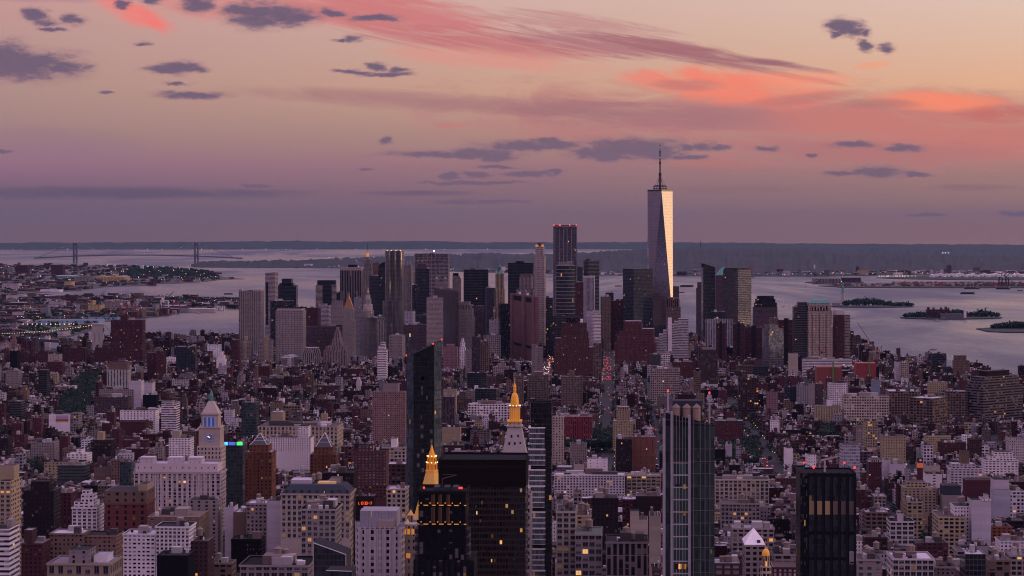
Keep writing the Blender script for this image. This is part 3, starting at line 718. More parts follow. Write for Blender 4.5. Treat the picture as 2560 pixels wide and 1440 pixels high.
dn('slender pale stepped tower with a black rooftop box', (1133, 1153), 696, st('stone', 'V'), 6300, 760, tiers=[(.0, .85, 0, 1, 690), (.05, .7, .2, 1, 683, st('black', 'n'))], bulk=0)
dn('broad black glass tower left of the cream gothic tower', (1159, 1221), 674, gl((.010, .009, .012), .12, lit=.02, fh=4.2), 6000, 790, dep=40, lm='the broad black glass tower')
b = dn('dark tower of close vertical ribs with a pale right side', (1077, 1139, 1146, 14), 728, st('mauve', 'V', bay=2.6, wf=.62, lit=.0), 5250, 862, bulk=2, lm='the dark ribbed tower')
dn('pale lattice faced slab with rows of small dotted windows', (1067, 1108), 744, st((.33, .28, .275), 'd', bay=2.4, fh=2.9, wf=.5, hf=.5, lit=0), 5120, 858, dep=16)
b = dn('stepped stone courthouse with a tall colonnade near its top', (1143, 1180), 772, st('stone', 'd'), 5300, 875, bulk=0, open_=True, tiers=[(.03, .9, .1, 1, 762, st('stone', 'v', bay=4, wf=.5)), (.1, .78, .2, 1, 755)])
b.done()
b = dn('narrow pale tower with a green copper cupola', (1172, 1184), 790, st('stone', 'd'), 5350, 850, bulk=0, open_=True, dep=14)
m = mid(b.poly); b['cupola'].box(ngon(*m, 4, 8), b.z, Z(780, b.d), None, M_COPPER); b['cupola'].cone(ngon(*m, 4.6, 8), Z(780, b.d), (*m, Z(768, b.d)), None, M_COPPER); b.done()
dn('flat mauve office block of fine vertical stripes', (1170, 1211), 765, st('mauve', 'V', bay=2, lit=0), 5500, 845)
dn('dark block behind the flat striped mauve office block', (1218, 1240), 720, st('slate', 'p'), 5700, 800)
# cream gothic tower
b = dn('cream gothic tower with a green copper pyramid crown', (1233, 1266), 768, st('buff', 'v', bay=3.6, wf=.48, lit=.03, sp=.3), 5500, 815, bulk=0, open_=True, rot=-6, dep=40, lm='the cream gothic tower')
pp = sub(b.poly, .12, .82, 0, .5); z1 = Z(692, b.d); b['tower_shaft'].walls(pp, b.z, Z(722, b.d), b.st); p2 = inset(pp, 1.4); b['tower_shaft'].cap(pp, Z(722, b.d), b.st); b['tower_shaft'].walls(p2, Z(722, b.d), Z(684, b.d), b.st); b['tower_shaft'].cap(p2, Z(684, b.d), b.st)
m = mid(p2); b['copper_crown'].frus(inset(p2, 2), Z(684, b.d), ngon(*m, 4.2, 4, R(42)), Z(668, b.d), None, M_COPPER); b['copper_crown'].cone(ngon(*m, 3.4, 8), Z(668, b.d), (*m, Z(659, b.d)), None, M_COPPER)
for q in inset(p2, 1.5): b.n('pinnacle').cone(ngon(*q, 1.9, 6), Z(684, b.d), (*q, Z(674, b.d)), None, M_STONE)
b.done()
dn('wide black glass slab behind the small stepped stone tower', (1270, 1333), 657, gl((.010, .009, .012), .12, lit=.02), 6000, 740, dep=40, tiers=[(.28, .56, .2, .8, 653, st('black', 'n'))], bulk=0)
dn('pale stone tower with stepped shoulders before the wide black slab', (1291, 1334), 722, st((.30, .25, .25), 's', wf=.5), 5650, 775, tiers=[(.16, .88, 0, 1, 692), (.2, .86, .05, .9, 685, st('stone', 'V'))], bulk=0)
b = dn('tall slender limestone tower with an amber lit crown', (1335, 1361), 640, st((.37, .30, .28), 'p', bay=3.4, fh=4.4, wf=.42, hf=.5, lit=.03), 5600, 855, rot=-9, dep=26, bulk=0, open_=True, tiers=[(.12, .9, .1, .9, 616)], lm='the amber crowned tower')
pp = sub(b.poly, .14, .88, .1, .9)
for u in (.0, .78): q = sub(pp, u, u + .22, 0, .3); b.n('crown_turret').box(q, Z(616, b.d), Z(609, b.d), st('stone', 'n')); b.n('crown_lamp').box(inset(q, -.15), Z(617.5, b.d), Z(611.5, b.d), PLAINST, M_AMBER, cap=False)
b.n('crown_turret').box(sub(pp, .25, .75, .2, .8), Z(616, b.d), Z(606.5, b.d), st('stone', 'v')); b.done()
b = dn('windowless brown slab tower with tall ribs and dark vents at top', (1276, 1338, 1346, 12), 742, st((.165, .085, .088), 'n'), 5200, 905, bulk=0, open_=True, lm='the windowless brown tower')
for u0, u1 in ((.0, .09), (.43, .52), (.93, 1.0)): b.n('rib').box(sub(b.poly, u0, u1, 0, .02), 0, b.z, st((.19, .10, .10), 'n'))
# the front of a corner-on block is its wide left face: ribs follow that face
A, Bq, Cq, D = b.poly
for t0, t1 in ((.02, .12), (.50, .62), (.9, .99)):
    p, q = lerp2(D, A, t0), lerp2(D, A, t1); e = np.array((A[0] - D[0], A[1] - D[1])); e /= np.linalg.norm(e); nn = np.array((e[1], -e[0])) * 2.6
    b.n('rib').box([p, (p[0] + nn[0], p[1] + nn[1]), (q[0] + nn[0], q[1] + nn[1]), q][::1], 0, b.z + 1, st((.19, .10, .10), 'n'))
for y1, y2 in ((746, 758), (868, 874)):
    for t0, t1 in ((.14, .48), (.64, .88)):
        p, q = lerp2(D, A, t0), lerp2(D, A, t1); e = np.array((A[0] - D[0], A[1] - D[1])); e /= np.linalg.norm(e); nn = np.array((e[1], -e[0])) * .4
        b.n('vent').box([(p[0], p[1]), (p[0] + nn[0], p[1] + nn[1]), (q[0] + nn[0], q[1] + nn[1]), q], Z(y2, b.d), Z(y1, b.d), st('black', 'n'))
for t in (.1, .42): p = lerp2(D, A, .7 - t); b.n('antenna_dish').box(ngon(p[0] + 6, p[1] + 10, 2.6, 10), b.z, b.z + 5.5, PLAINST, M_WHITE)
b.done()
dn('black ribbed slab touching the left side of the windowless brown tower', (1251, 1275), 760, st('black', 'V', bay=2.6, wf=.5), 5260, 900)
# tall framed tower
b = dn('tall dark glass tower in a pale outer frame with red roof lights', (1383, 1442), 565, gl((.085, .085, .105), .12, frame=(.12, .11, .115), lit=.05, bay=2.6), 5900, 660, dep=44, rot=-3, bulk=0, open_=True, lm='the tall framed glass tower')
for i in range(7):
    u = [0, .07, .28, .44, .59, .77, 1.0][i]; b.n('frame_rib').box(sub(b.poly, max(0, u - .008), min(1, u + .008), -.03, .0), 0 if i in (0, 6) else Z(657, b.d), b.z + (1 if i in (0, 6) else -8), st((.36, .30, .30), 'n'))
b.n('frame_rib').box(sub(b.poly, 0, 1, -.03, 0), Z(567.5, b.d), Z(565, b.d) + .5, st('stone', 'n')); b['crown'].box(sub(b.poly, .02, .98, .05, .95), b.z - 1, Z(563, b.d), st('black', 'n'))
for u in (.03, .26, .3, .7, .98): p = sub(b.poly, u - .01, u + .01, -.02, .02); m = mid(p); b.n('roof_beacon').box(ngon(*m, 1.2, 6), b.z, b.z + 3.5, PLAINST, M_RED)
b.done()
b = Bld('rounded_glass_tower', 'glass tower with a bowed front and pale floor bands before the framed tower', 'office tower', (X(1414, 5500), 5520)); d = 5500
fr = [(X(1390 + 48 * i / 10, d), d - 9 * math.sin(math.pi * i / 10)) for i in range(11)]; pl = fr + [(X(1438, d), d + 30), (X(1390, d), d + 30)]
b['wall'].walls(pl, 0, Z(664, d), gl((.055, .06, .07), .5, frame=(.22, .20, .205), bay=2.2, fh=9, hf=.84, wf=1, lit=.015)); b['roof'].cap(pl, Z(664, d), roofst((.3, .27, .27)))
q = sub(rect(1396, 1432, d + 4, 22), 0, 1); b.n('upper_block').box(q, Z(664, d), Z(657, d), st('stone', 'p')); b.n('upper_block').box(sub(q, .6, .95), Z(657, d), Z(654, d), st('stone', 'n'))
b.done(); keep(1380, 1442, 800, 5480, rect(1380, 1442, 5480, 60))
dn('dark grid fronted base block under the bowed glass tower', (1382, 1450), 790, gl((.025, .025, .035), .3, frame=(.10, .09, .09), lit=.1), 5400, 830, dep=12)
dn('narrow black tower with lit floors right of the amber crowned tower', (1364, 1382), 745, gl((.015, .015, .02), .2, lit=.10), 5500, 860)
dn('slim dark tower behind the framed tower right edge', (1441, 1457), 667, st('slate', 'p'), 6400, 735)
dn('slender dark greenish tower of thin floor bands', (1471, 1500), 651, gl((.02, .03, .032), .4, frame=(.15, .15, .14), fh=3.6, hf=.6, wf=1, lit=.02), 5900, 815, rot=20, lm='the greenish banded tower')
dn('red brown brick block right of the bowed glass tower', (1442, 1464), 706, st('wine', 'p', lit=.05), 5750, 795)
dn('white topped grey tower left of the greenish banded tower', (1458, 1485), 694, st('lav', 'v', bay=3, wf=.5), 5550, 800, tiers=[(.0, 1, 0, 1, 690, st('lav', 'n'))], bulk=1)
dn('white balconied apartment block below the greenish banded tower', (1484, 1503), 785, st('white', 'b', lit=0), 5350, 812, tiers=[(.2, .8, .1, 1, 777)])
dn('pale grid block left of the white balconied block', (1463, 1484), 778, st('lav', 'd'), 5380, 812)
dn('brown brick apartment slab left of the dark blue glass tower', (1505, 1527), 742, st('tan', 'p'), 5750, 800)
dn('dark wedge topped block behind the brown apartment slab', (1514, 1534), 732, gl((.02, .022, .03), .3), 6300, 760)
dn('wine brick block with pale roof left of the dark blue glass tower', (1527, 1558), 752, st('wine', 'p'), 5800, 800, bulk=3)
dn('dark blue glass tower close left of the tapering spire skyscraper', (1559, 1584, 1634, 35), 672, gl((.030, .034, .05), .42, frame=(.05, .05, .06), lit=.05, fh=3.6, hf=.7), 5750, 810, bulk=0, lm='the dark blue glass tower')
# the spire skyscraper
def spire_tower():
    d0 = 6000.0; cx = X(1652, d0); cy = d0 + 30
    b = Bld('skyscraper', 'tallest skyscraper, tapering glass with one golden facet and a needle spire', 'skyscraper', (cx, cy))
    tb = R(-45 + 3 - 90 + 45)      # base square turned so one side faces us
    zb, zt = 57.0, Z(478, d0)
    ang = R(3)
    base = [(cx + 44 * math.cos(ang + R(a)), cy + 44 * math.sin(ang + R(a))) for a in (-135, -45, 45, 135)]
    topp = [(cx + 34.0 * math.cos(ang + R(a)), cy + 34.0 * math.sin(ang + R(a))) for a in (-90, 0, 90, 180)]
    S1 = gl((.62, .58, .61), .97, frame=(.12, .11, .12), bay=1.5, fh=4.1, wf=.96, hf=.93, lit=.004); S1.mat = facade('spire_tower_glass', True, 0.16)
    bb = [n for n in S1.mat.node_tree.nodes if n.type == 'VECT_MATH' and n.operation == 'MULTIPLY_ADD'][0]; bb.inputs[1].default_value = (.012,) * 3
    bb = [n for n in S1.mat.node_tree.nodes if n.type == 'VECT_MATH' and n.operation == 'SUBTRACT'][0]; bb.inputs[1].default_value = (.006,) * 3
    mb = b['facet']
    b['podium'].box(base, 0, zb, gl((.06, .06, .08), .5, bay=2, fh=6))
    def tri(p, q, r):
        pts = [np.array(k) for k in (p, q, r)]; o = pts[0]; ue = pts[1] - pts[0]; ue[2] = 0; ue /= np.linalg.norm(ue)
        uv = [(float((k - o) @ ue) / 1.5 + 500, float(k[2]) / 4.1) for k in pts]
        mb.face([tuple(k) for k in pts], S1, uv)
    for i in range(4):
        j = (i + 1) % 4
        tri((*base[i], zb), (*base[j], zb), (*topp[j - 0 if False else i], zt)) if False else None
    # upright facets stand on the base edges, hanging facets on the roof edges
    for i in range(4):
        j = (i + 1) % 4
        apex = topp[i]                      # the roof corner above the middle of base edge i
        tri((*base[i], zb), (*base[j], zb), (*apex, zt))
        nxt = topp[(i + 1) % 4]
        tri((*base[j], zb), (*nxt, zt), (*apex, zt))
    b['parapet'].walls(topp, zt, zt + 4.5, gl((.2, .19, .2), .8, bay=1.5)); b['roof'].cap(topp, zt + 4, roofst((.05, .05, .05)))
    z0 = zt + 4.5
    for r, zz in ((19, z0 + 2), (19, z0 + 7), (17, z0 + 10)):
        b.n('ring').box(ngon(cx, cy, r, 24), zz, zz + 1.6, PLAINST, M_DARK)
    for k in range(12): a = 2 * math.pi * k / 12; b.n('ring').bar((cx + 18 * math.cos(a), cy + 18 * math.sin(a), z0), (cx + 18 * math.cos(a), cy + 18 * math.sin(a), z0 + 10), .5, M_DARK)
    zs = Z(357, d0)
    L = zs - z0
    for f0, f1, r in ((0, .30, 2.6), (.30, .36, 4.0), (.36, .56, 2.0), (.56, .60, 3.0), (.60, .80, 1.6), (.80, .83, 2.4), (.83, 1.0, .9)): b['spire'].box(ngon(cx, cy, r, 8), z0 + L * f0, z0 + L * f1, PLAINST, M_DARK)
    for f in (.46, .68, .76, .9): b.n('spire_lamp').box(ngon(cx, cy, 2.3 - f, 8), z0 + L * f, z0 + L * f + 2.4, PLAINST, M_WHITE)
    for k in range(6): a = 2 * math.pi * k / 6; b.n('stay').bar((cx + 15 * math.cos(a), cy + 15 * math.sin(a), z0 + 8), (cx, cy, z0 + L * .34), .42, M_DARK)
    b.done(); keep(1605, 1690, 800, 5960, base); LANDM.append((1650, 620, 'the tall spire skyscraper'))
spire_tower()
b = dn('brown stone tower with tall dark arches at the foot of the spire skyscraper', (1665, 1700), 768, st('tan', 'd', wf=.5), 5750, 800, dep=40, bulk=0, open_=True, tiers=[(.05, .9, 0, 1, 748, st('tan', 'v', bay=5, wf=.55)), (.15, .8, .2, 1, 744)], rot=-8)
b.done()
dn('brown stepped tower with a pointed cap behind the arched stone tower', (1678, 1698), 716, st('mauve', 'd'), 6600, 760)
b = dn('pale terraced office block rising in banded steps to the right', (1621, 1722), 878, st((.50, .46, .48), 'b', bay=3, fh=3.6, hf=.45, lit=.03), 4950, 885, dep=60, rot=-4, bulk=0, open_=True, lm='the pale terraced block')
for i, (u0, y2) in enumerate(((.03, 860), (.16, 846), (.26, 836), (.36, 826), (.46, 817), (.56, 811), (.64, 804), (.74, 797))):
    u1 = [.16, .26, .36, .46, .56, .64, .74, .99][i]
    b.n('terrace_block').walls(sub(b.poly, u0, u1, .04 + (.16 if u1 > .5 else 0), .98), b.z, Z(y2, b.d), b.st.but(bay=3)); b.roof(sub(b.poly, u0, u1, .04 + (.16 if u1 > .5 else 0), .98), Z(y2, b.d), roofst((.3, .28, .3)))
b.n('stair_tower').box(sub(b.poly, .48, .58, .1, .3), b.z, Z(795, b.d), st('white', 'n')); b.done()
b = dn('massive wine red ziggurat with stepped shoulders and a flat crown', (1536, 1639), 858, st((.12, .045, .05), 's', bay=2.8, wf=.42, sp=.25, lit=.01), 4900, 905, dep=60, rot=-6, bulk=0, open_=True, tiers=[(.06, .90, .05, .95, 843), (.10, .46, .04, .9, 829), (.62, .95, .08, .9, 822), (.22, .66, .1, .9, 812), (.24, .64, .12, .85, 803)], lm='the wine red ziggurat'); b.done()
b = dn('huge brown brick block with flat crown beside the red lit avenue', (1385, 1484), 868, st((.10, .045, .045), 's', bay=3, wf=.4, sp=.3, lit=.04), 4600, 945, dep=60, rot=-3, bulk=0, open_=True, tiers=[(.02, .88, .05, .95, 846), (.18, .86, .08, .9, 830), (.20, .82, .1, .9, 807)], lm='the huge brown brick block')
b['crown_cage'].box(sub(b.poly, .3, .62, .3, .7), Z(807, b.d), Z(795, b.d), st('black', 'v', bay=2)); b['bulkhead'].box(sub(b.poly, .66, .72, .3, .6), Z(807, b.d), Z(799, b.d), st('white', 'n')); b.done()
# riverside group right of the spire skyscraper
b = dn('black angular glass tower with a slanting roof', (1758, 1788), 668, gl((.020, .020, .026), .35, lit=.01), 6200, 790, bulk=0, open_=True, rot=4, lm='the slant roofed black tower')
A, Bq, Cq, D = b.poly; zl = Z(659, b.d)
b['slant_roof'].face([(*A, b.z), (*Bq, b.z), (*A, zl)], gl((.02, .02, .026), .35), [(0, 0), (8, 0), (0, 3)]); b['slant_roof'].face([(*A, zl), (*Bq, b.z), (*Cq, b.z), (*D, zl)], roofst((.2, .18, .18))); b['slant_roof'].face([(*D, b.z), (*A, b.z), (*A, zl), (*D, zl)], st('black', 'n')); b.done()
b = dn('brown granite tower with a green pyramid roof', (1789, 1830), 688, st('mauve', 'd', wf=.5, lit=.01), 6500, 790, dep=40, bulk=0, open_=True, rot=-3)
p = inset(b.poly, .5); q = inset(b.poly, 17); b['pyramid_roof'].frus(p, b.z, inset(b.poly, 12.5), Z(675, b.d), None, M_COPPER); b['pyramid_roof'].cone(inset(b.poly, 12.5), Z(675, b.d), (*mid(b.poly), Z(667, b.d)), None, M_COPPER); b.done()
b = dn('glass office tower whose right face glows in gold floor bands', (1811, 1845, 1883, 48), 674, gl((.34, .32, .33), .85, frame=(.045, .04, .04), bay=2.6, fh=4.6, hf=.56, wf=.97, lit=.01), 5800, 825, bulk=0, open_=True, lm='the gold banded glass tower')
b['crown'].box(inset(b.poly, 2.0), b.z, Z(671, b.d), st('dk', 'b')); b.done()
dn('brown stepped riverside tower left of the slant roofed black tower', (1741, 1760), 720, st('mauve', 'd', wf=.5), 6500, 800, tiers=[(.15, 1, 0, 1, 706)], bulk=0)
dn('low dark glass block with lit floors in front of the green pyramid tower', (1777, 1812), 780, gl((.02, .025, .03), .35, lit=.10), 5600, 812)
dn('pale ribbed tower slab below the dark glass block', (1764, 1831), 798, st((.36, .33, .36), 'v', bay=4, wf=.5, lit=0), 5200, 865, dep=24)
b = dn('brown granite tower with a stepped dark cap over the river', (1886, 1944), 768, st('mauve', 'd', wf=.5, lit=.01), 6300, 820, bulk=0, open_=True, tiers=[(.05, .98, .05, .95, 757, st('dk', 'b')), (.10, .92, .1, .9, 748, st('black', 'b')), (.16, .86, .15, .85, 740, st('black', 'b'))], lm='the stepped cap tower'); b.done()
for i, (a, c, yt, yb, tx) in enumerate(((1790, 1814, 808, 905, 'dark wine apartment slab with a ribbed face, left of its three siblings'), (1832, 1861, 810, 900, 'dark wine apartment slab with a white stair at its foot'), (1862, 1907, 818, 898, 'widest of the dark wine apartment slabs, under the stepped cap tower'), (1945, 1985, 800, 885, 'wine apartment tower right of the mirrored grey glass tower'))):
    b = T('apartment_tower', 'apartment tower', tx, (a, c), yt, st('wine', 'd', bay=2.4, wf=.45, hf=.6, lit=.02), yb=yb, d=5000 + 60 * i, dep=22, rot=-8, group='dark wine riverside apartment towers', open_=True, bulk=1)
    b.n('stair_tower').box(sub(b.poly, .36, .62, -.03, .5), 0, b.z + 4, st('dk', 'n')); b.done()
b = dn('mirrored grey glass tower with a jagged patchwork of reflections', (1908, 1922, 1962, 30), 822, gl((.26, .26, .30), .8, frame=(.12, .12, .13), bay=4, fh=5, lit=.01), 4850, 922, tiers=[(.1, .7, .1, .9, 813)], bulk=1, lm='the mirrored glass tower')
dn('brown office block with dark top right of the gold banded tower', (1926, 1946), 795, st('tan', 'p'), 5500, 830)
b = dn('large beige tower with arched crown and green roof by the river', (2020, 2081), 778, st((.42, .34, .27), 'd', bay=3.0, fh=3.8, wf=.5, hf=.55, lit=.01), 5000, 885, dep=50, rot=-4, bulk=0, open_=True, tiers=[(.02, .94, .04, .96, 764), (.06, .9, .08, .92, 757)], lm='the green roofed beige tower')
b['crown_arcade'].walls(sub(b.poly, .12, .82, -.012, .0), Z(776, b.d), Z(767, b.d), st('beige', 'v', bay=6, wf=.62, lit=0)); p = sub(b.poly, .06, .9, .08, .92); b['green_roof'].frus(p, Z(757, b.d), inset(p, 7), Z(749, b.d), None, M_COPPER); 
for u in (.18, .46, .72): b.n('recess').box(sub(b.poly, u, u + .03, -.008, .0), 0, Z(786, b.d), st('brown', 'n'))
b.done()
dn('dark banded glass wing on the left of the green roofed beige tower', (1984, 2019), 768, gl((.02, .022, .03), .3, frame=(.09, .075, .075), hf=.6, wf=1), 5015, 880, dep=50, rot=-4, tiers=[(.3, 1, .1, .9, 756)], bulk=0)
b = dn('wine brick apartment tower with a glazed prow at the river edge', (2090, 2112), 787, st('wine', 'd', wf=.5, lit=.02), 5050, 885, open_=True, bulk=0, dep=24); p = b.poly
b['glazed_prow'].frus(p, b.z, [p[0], lerp2(p[0], p[1], .9), lerp2(p[3], p[2], .9), p[3]], Z(775, b.d), st('lav', 'b')); b['white_wing'].box(sub(p, 1.0, 1.68, .05, 1), 0, Z(787, b.d), st('stone', 'b')); b.n('brick_wing').box(sub(p, 1.68, 2.1, .1, 1), 0, Z(828, b.d), st('brown', 'b')); b.done(); keep(2088, 2138, 890, 5050)
dn('dark red block between the beige tower and the glazed prow tower', (2080, 2090), 815, st('wine', 'p'), 5200, 880)
# gold pyramid courthouse, terraced civic tower
b = dn('stone courthouse tower capped by a gold pyramid roof', (845, 882, 889, 14), 800, st((.29, .24, .21), 'd', bay=3.4, fh=4, wf=.4, hf=.55, lit=.0), 5150, 890, bulk=0, open_=True, lm='the gold pyramid roofed courthouse')
p = inset(b.poly, 1.6); b['colonnade'].walls(p, b.z, Z(773, b.d), st('beige', 'v', bay=4.5, fh=9, wf=.45)); b['colonnade'].cap(p, Z(773, b.d), b.st); q = inset(p, 2.0); m = mid(q); b['gold_roof'].frus(q, Z(773, b.d), ngon(*m, 1.6, 4, R(60)), Z(741, b.d), None, plain('gold_leaf_tile', (.50, .24, .07), .45, .3)); b['finial'].bar((*m, Z(742, b.d)), (*m, Z(734, b.d)), .8, M_GOLDP); b['lantern'].box(ngon(*m, 1.7, 8), Z(741, b.d), Z(739, b.d), PLAINST, M_STONE); b.done()
b = dn('civic building with a tiered white wedding cake tower and statue', (893, 943, 962, 25), 800, st((.27, .24, .24), 'v', bay=4.2, wf=.45, fh=4, sp=.3, lit=0), 5250, 888, bulk=0, open_=True, lm='the tiered civic tower')
b['colonnade'].walls(inset(b.poly, .4), b.z, Z(794, b.d), st('stone', 'v', bay=5, wf=.5)); b['colonnade'].cap(inset(b.poly, .4), Z(794, b.d), b.st)
m = (X(920, b.d + 20), b.d + 20); zc = Z(794, b.d)
for r, y1, y2, pat in ((13.5, 794, 776, 'v'), (11, 776, 762, 'd'), (8.0, 762, 748, 'v'), (5.5, 748, 738, 'd'), (3.4, 738, 731, 'v')): b['tiered_tower'].box(ngon(*m, r, 12), Z(y1, b.d), Z(y2, b.d), st((.46, .42, .4), pat, bay=2.6, lit=.04))
b['tiered_tower'].cone(ngon(*m, 3.4, 10), Z(731, b.d), (*m, Z(725, b.d)), None, M_STONE); b['statue'].box(ngon(*m, 1.0, 6), Z(726, b.d), Z(720, b.d), PLAINST, M_GOLDP)
b['turret'].box(ngon(X(950, b.d + 6), b.d + 6, 6, 4, R(70)), Z(794, b.d), Z(790, b.d), st('stone', 'n')); b['turret'].cone(ngon(X(950, b.d + 6), b.d + 6, 7, 4, R(70)), Z(790, b.d), (X(950, b.d + 6), b.d + 6, Z(786, b.d)), None, M_COPPER); b.done()
b = dn('terraced stone courts building stepping up to a narrow square tower', (808, 868), 876, st((.28, .21, .21), 'v', bay=3.6, wf=.4, fh=3.6, sp=.2, lit=0), 4950, 915, dep=50, rot=-6, bulk=0, open_=True, tiers=[(.08, .9, .1, .9, 866), (.3, .76, .15, .85, 858), (.36, .70, .2, .8, 846), (.42, .64, .25, .75, 832), (.45, .60, .3, .7, 826)]); b['roof_turret'].box(sub(b.poly, .48, .57, .4, .6), Z(826, b.d), Z(820, b.d), st('stone', 'p')); b.done()
dn('low rounded stone courthouse with a columned front', (757, 800), 882, st('stone', 'v', bay=4, wf=.4, fh=7, lit=0), 4900, 912, dep=50, tiers=[(.05, .95, .2, .95, 876), (.1, .9, .4, .9, 870)], bulk=0)
dn('brown glass office block behind the terraced courts', (840, 880), 812, st('mauve', 'b'), 5500, 830, bulk=0)
dn('pale flat roofed block with window grid left of the rippling tower', (888, 905), 745, st('grey', 'd'), 6000, 775)
dn('lavender office block beside the tiered civic tower', (1010, 1032), 778, st('lav', 'p'), 5600, 812)
dn('brown grey stone office tower below the rippling steel tower', (972, 1006), 838, st('stone', 'd'), 4950, 885, bulk=1)
dn('brown block between the rippling tower and the lattice slab', (1008, 1066), 812, st('mauve', 'd'), 5300, 860, bulk=3)
dn('dark dull block behind the lattice slab', (1040, 1072), 788, st('slate', 'd'), 5700, 840)
dn('pale cube block beneath the flat mauve striped block', (1226, 1252), 800, st('lav', 'p'), 5300, 842, bulk=2)
dn('long grey stone block with arcade left of the windowless brown tower', (1212, 1252), 838, st('stone', 'l'), 5100, 872, bulk=2)

# ------------------------------------------------------------------ near landmarks
def near(label, geom, yt, style, d, yb=1500, **k):
    k.setdefault('open_', True); k.setdefault('bulk', 0); k.setdefault('dep', 30)
    return T(k.pop('name', 'office_tower'), k.pop('cat', 'office tower'), label, geom, yt, style, yb=yb, d=d, **k)
# slanted dark glass residential tower
d = 1950.0
b = Bld('glass_tower', 'dark faceted glass residential tower with a steeply slanted roof', 'glass tower', (X(1060, d), d + 18))
A = (X(1016, d + 8), d + 8); A2 = (X(1034, d), d); B2 = (X(1085, d), d); B = (X(1104, d + 10), d + 10); Cc = (X(1100, d + 38), d + 38); D = (X(1020, d + 38), d + 38)
DG = gl((.05, .075, .09), .42, frame=(.02, .022, .026), bay=2.0, fh=4.2, hf=.9, wf=.92, lit=.004); DGB = gl((.010, .011, .013), .10, frame=(.008, .008, .01), bay=2.0, fh=4.2, lit=.006, hf=.9)
P6 = [A, A2, B2, B, Cc, D]
def roofz(p): return Z(893, d) + (p[0] - A[0]) / (B[0] - A[0]) * (Z(853, d) - Z(893, d))
for i in range(6):
    p, q = P6[i], P6[(i + 1) % 6]; s_ = DGB if i in (1,) else DG
    w = math.hypot(q[0] - p[0], q[1] - p[1]); nb = max(2, round(w / 2)); zp, zq = roofz(p), roofz(q)
    b['facet'].face([(*p, 0), (*q, 0), (*q, zq), (*p, zp)], s_, [(40 * i, 0), (40 * i + nb, 0), (40 * i + nb, zq / 4.2), (40 * i, zp / 4.2)])
b['slant_roof'].face([(*p, roofz(p) - .3) for p in P6], roofst((.015, .015, .018)))
random.seed(4)
for k in range(34):      # groups of paler panes in the dark front
    zz = 30 + 4.2 * random.randint(0, 42); u = random.choice([.16, .34, .38, .62, .8])
    mb = b['pale_pane']; x = lerp2(A2, B2, u); y = lerp2(A2, B2, min(1, u + random.choice([.07, .14]))); mb.face([(x[0], x[1] - .05, zz), (y[0], y[1] - .05, zz), (y[0], y[1] - .05, zz + 3.4), (x[0], x[1] - .05, zz + 3.4)], gl((.16, .20, .22), .4), [(0, 0), (3, 0), (3, 1), (0, 1)])
for zz in np.arange(30, 225, 8.4):
    for p, q in ((A, A2), (B2, B)):
        if random.random() < .62:
            n_ = np.array((q[1] - p[1], p[0] - q[0])); n_ = n_ / np.linalg.norm(n_) * .06; p_, q_ = lerp2(p, q, .08), lerp2(p, q, .92)
            b['pale_pane'].face([(p_[0] + n_[0], p_[1] + n_[1], zz), (q_[0] + n_[0], q_[1] + n_[1], zz), (q_[0] + n_[0], q_[1] + n_[1], zz + 7.4), (p_[0] + n_[0], p_[1] + n_[1], zz + 7.4)], gl((.10, .135, .155), .5, bay=2, frame=(.03, .03, .03)), [(0, 0), (5, 0), (5, 2), (0, 2)])
for p in (A, lerp2(A2, B2, .96), B): b.n('roof_beacon').box(ngon(p[0], p[1], .55, 6), roofz(p) + .4, roofz(p) + 1.6, PLAINST, M_RED)
b.done(); keep(1012, 1108, 1300, 1940, P6); LANDM.append((1060, 1050, 'the slanted dark glass tower'))
# black office slab
b = near('huge black brown office slab with a flat roof and a few lit windows', (1097, 1314), 1150, gl((.020, .012, .010), .06, frame=(.012, .008, .007), bay=1.9, fh=3.9, hf=.62, wf=.8, lit=.07), 1450, dep=46, roofc='black', lm='the huge black office slab')
p = b.poly; b['crown_band'].box(inset(p, -.25), b.z - 17, b.z + .4, st((.011, .008, .007), 'n'), cap=False); b['crown_edge'].box(inset(p, -.5), b.z - 5, b.z - 3, st((.018, .012, .011), 'n'), cap=False)
for u in np.arange(.04, .98, .075): q = mid(sub(p, u, u + .02, .1, .14)); b['roof_lamp'].bar((*q, b.z), (*q, b.z + 1.9), .14, M_DARK); b['roof_lamp'].bar((q[0], q[1], b.z + 1.9), (q[0] - 1.4, q[1], b.z + 2.1), .12, M_STEEL)
for u, y1 in ((.34, 1250), (.36, 1262), (.42, 1262), (.49, 1251), (.43, 1277), (.47, 1297), (.22, 1339), (.95, 1202), (.92, 1220), (.86, 1396), (.6, 1396), (.55, 1370), (.3, 1366)):
    w = .055 if y1 in (1202, 1220, 1339, 1396) else .018; x, y = lerp2(p[0], p[1], u), lerp2(p[0], p[1], u + w); zt = Z(y1, b.d)
    b.n('lit_window').face([(x[0], x[1] - .08, zt - 2.4), (y[0], y[1] - .08, zt - 2.4), (y[0], y[1] - .08, zt), (x[0], x[1] - .08, zt)], st('dk', 'q', bay=2, lit=1.0, wf=.8, hf=.9), [(0, 0), (max(1, round(w * 50)), 0), (max(1, round(w * 50)), 1), (0, 1)])
b.done()
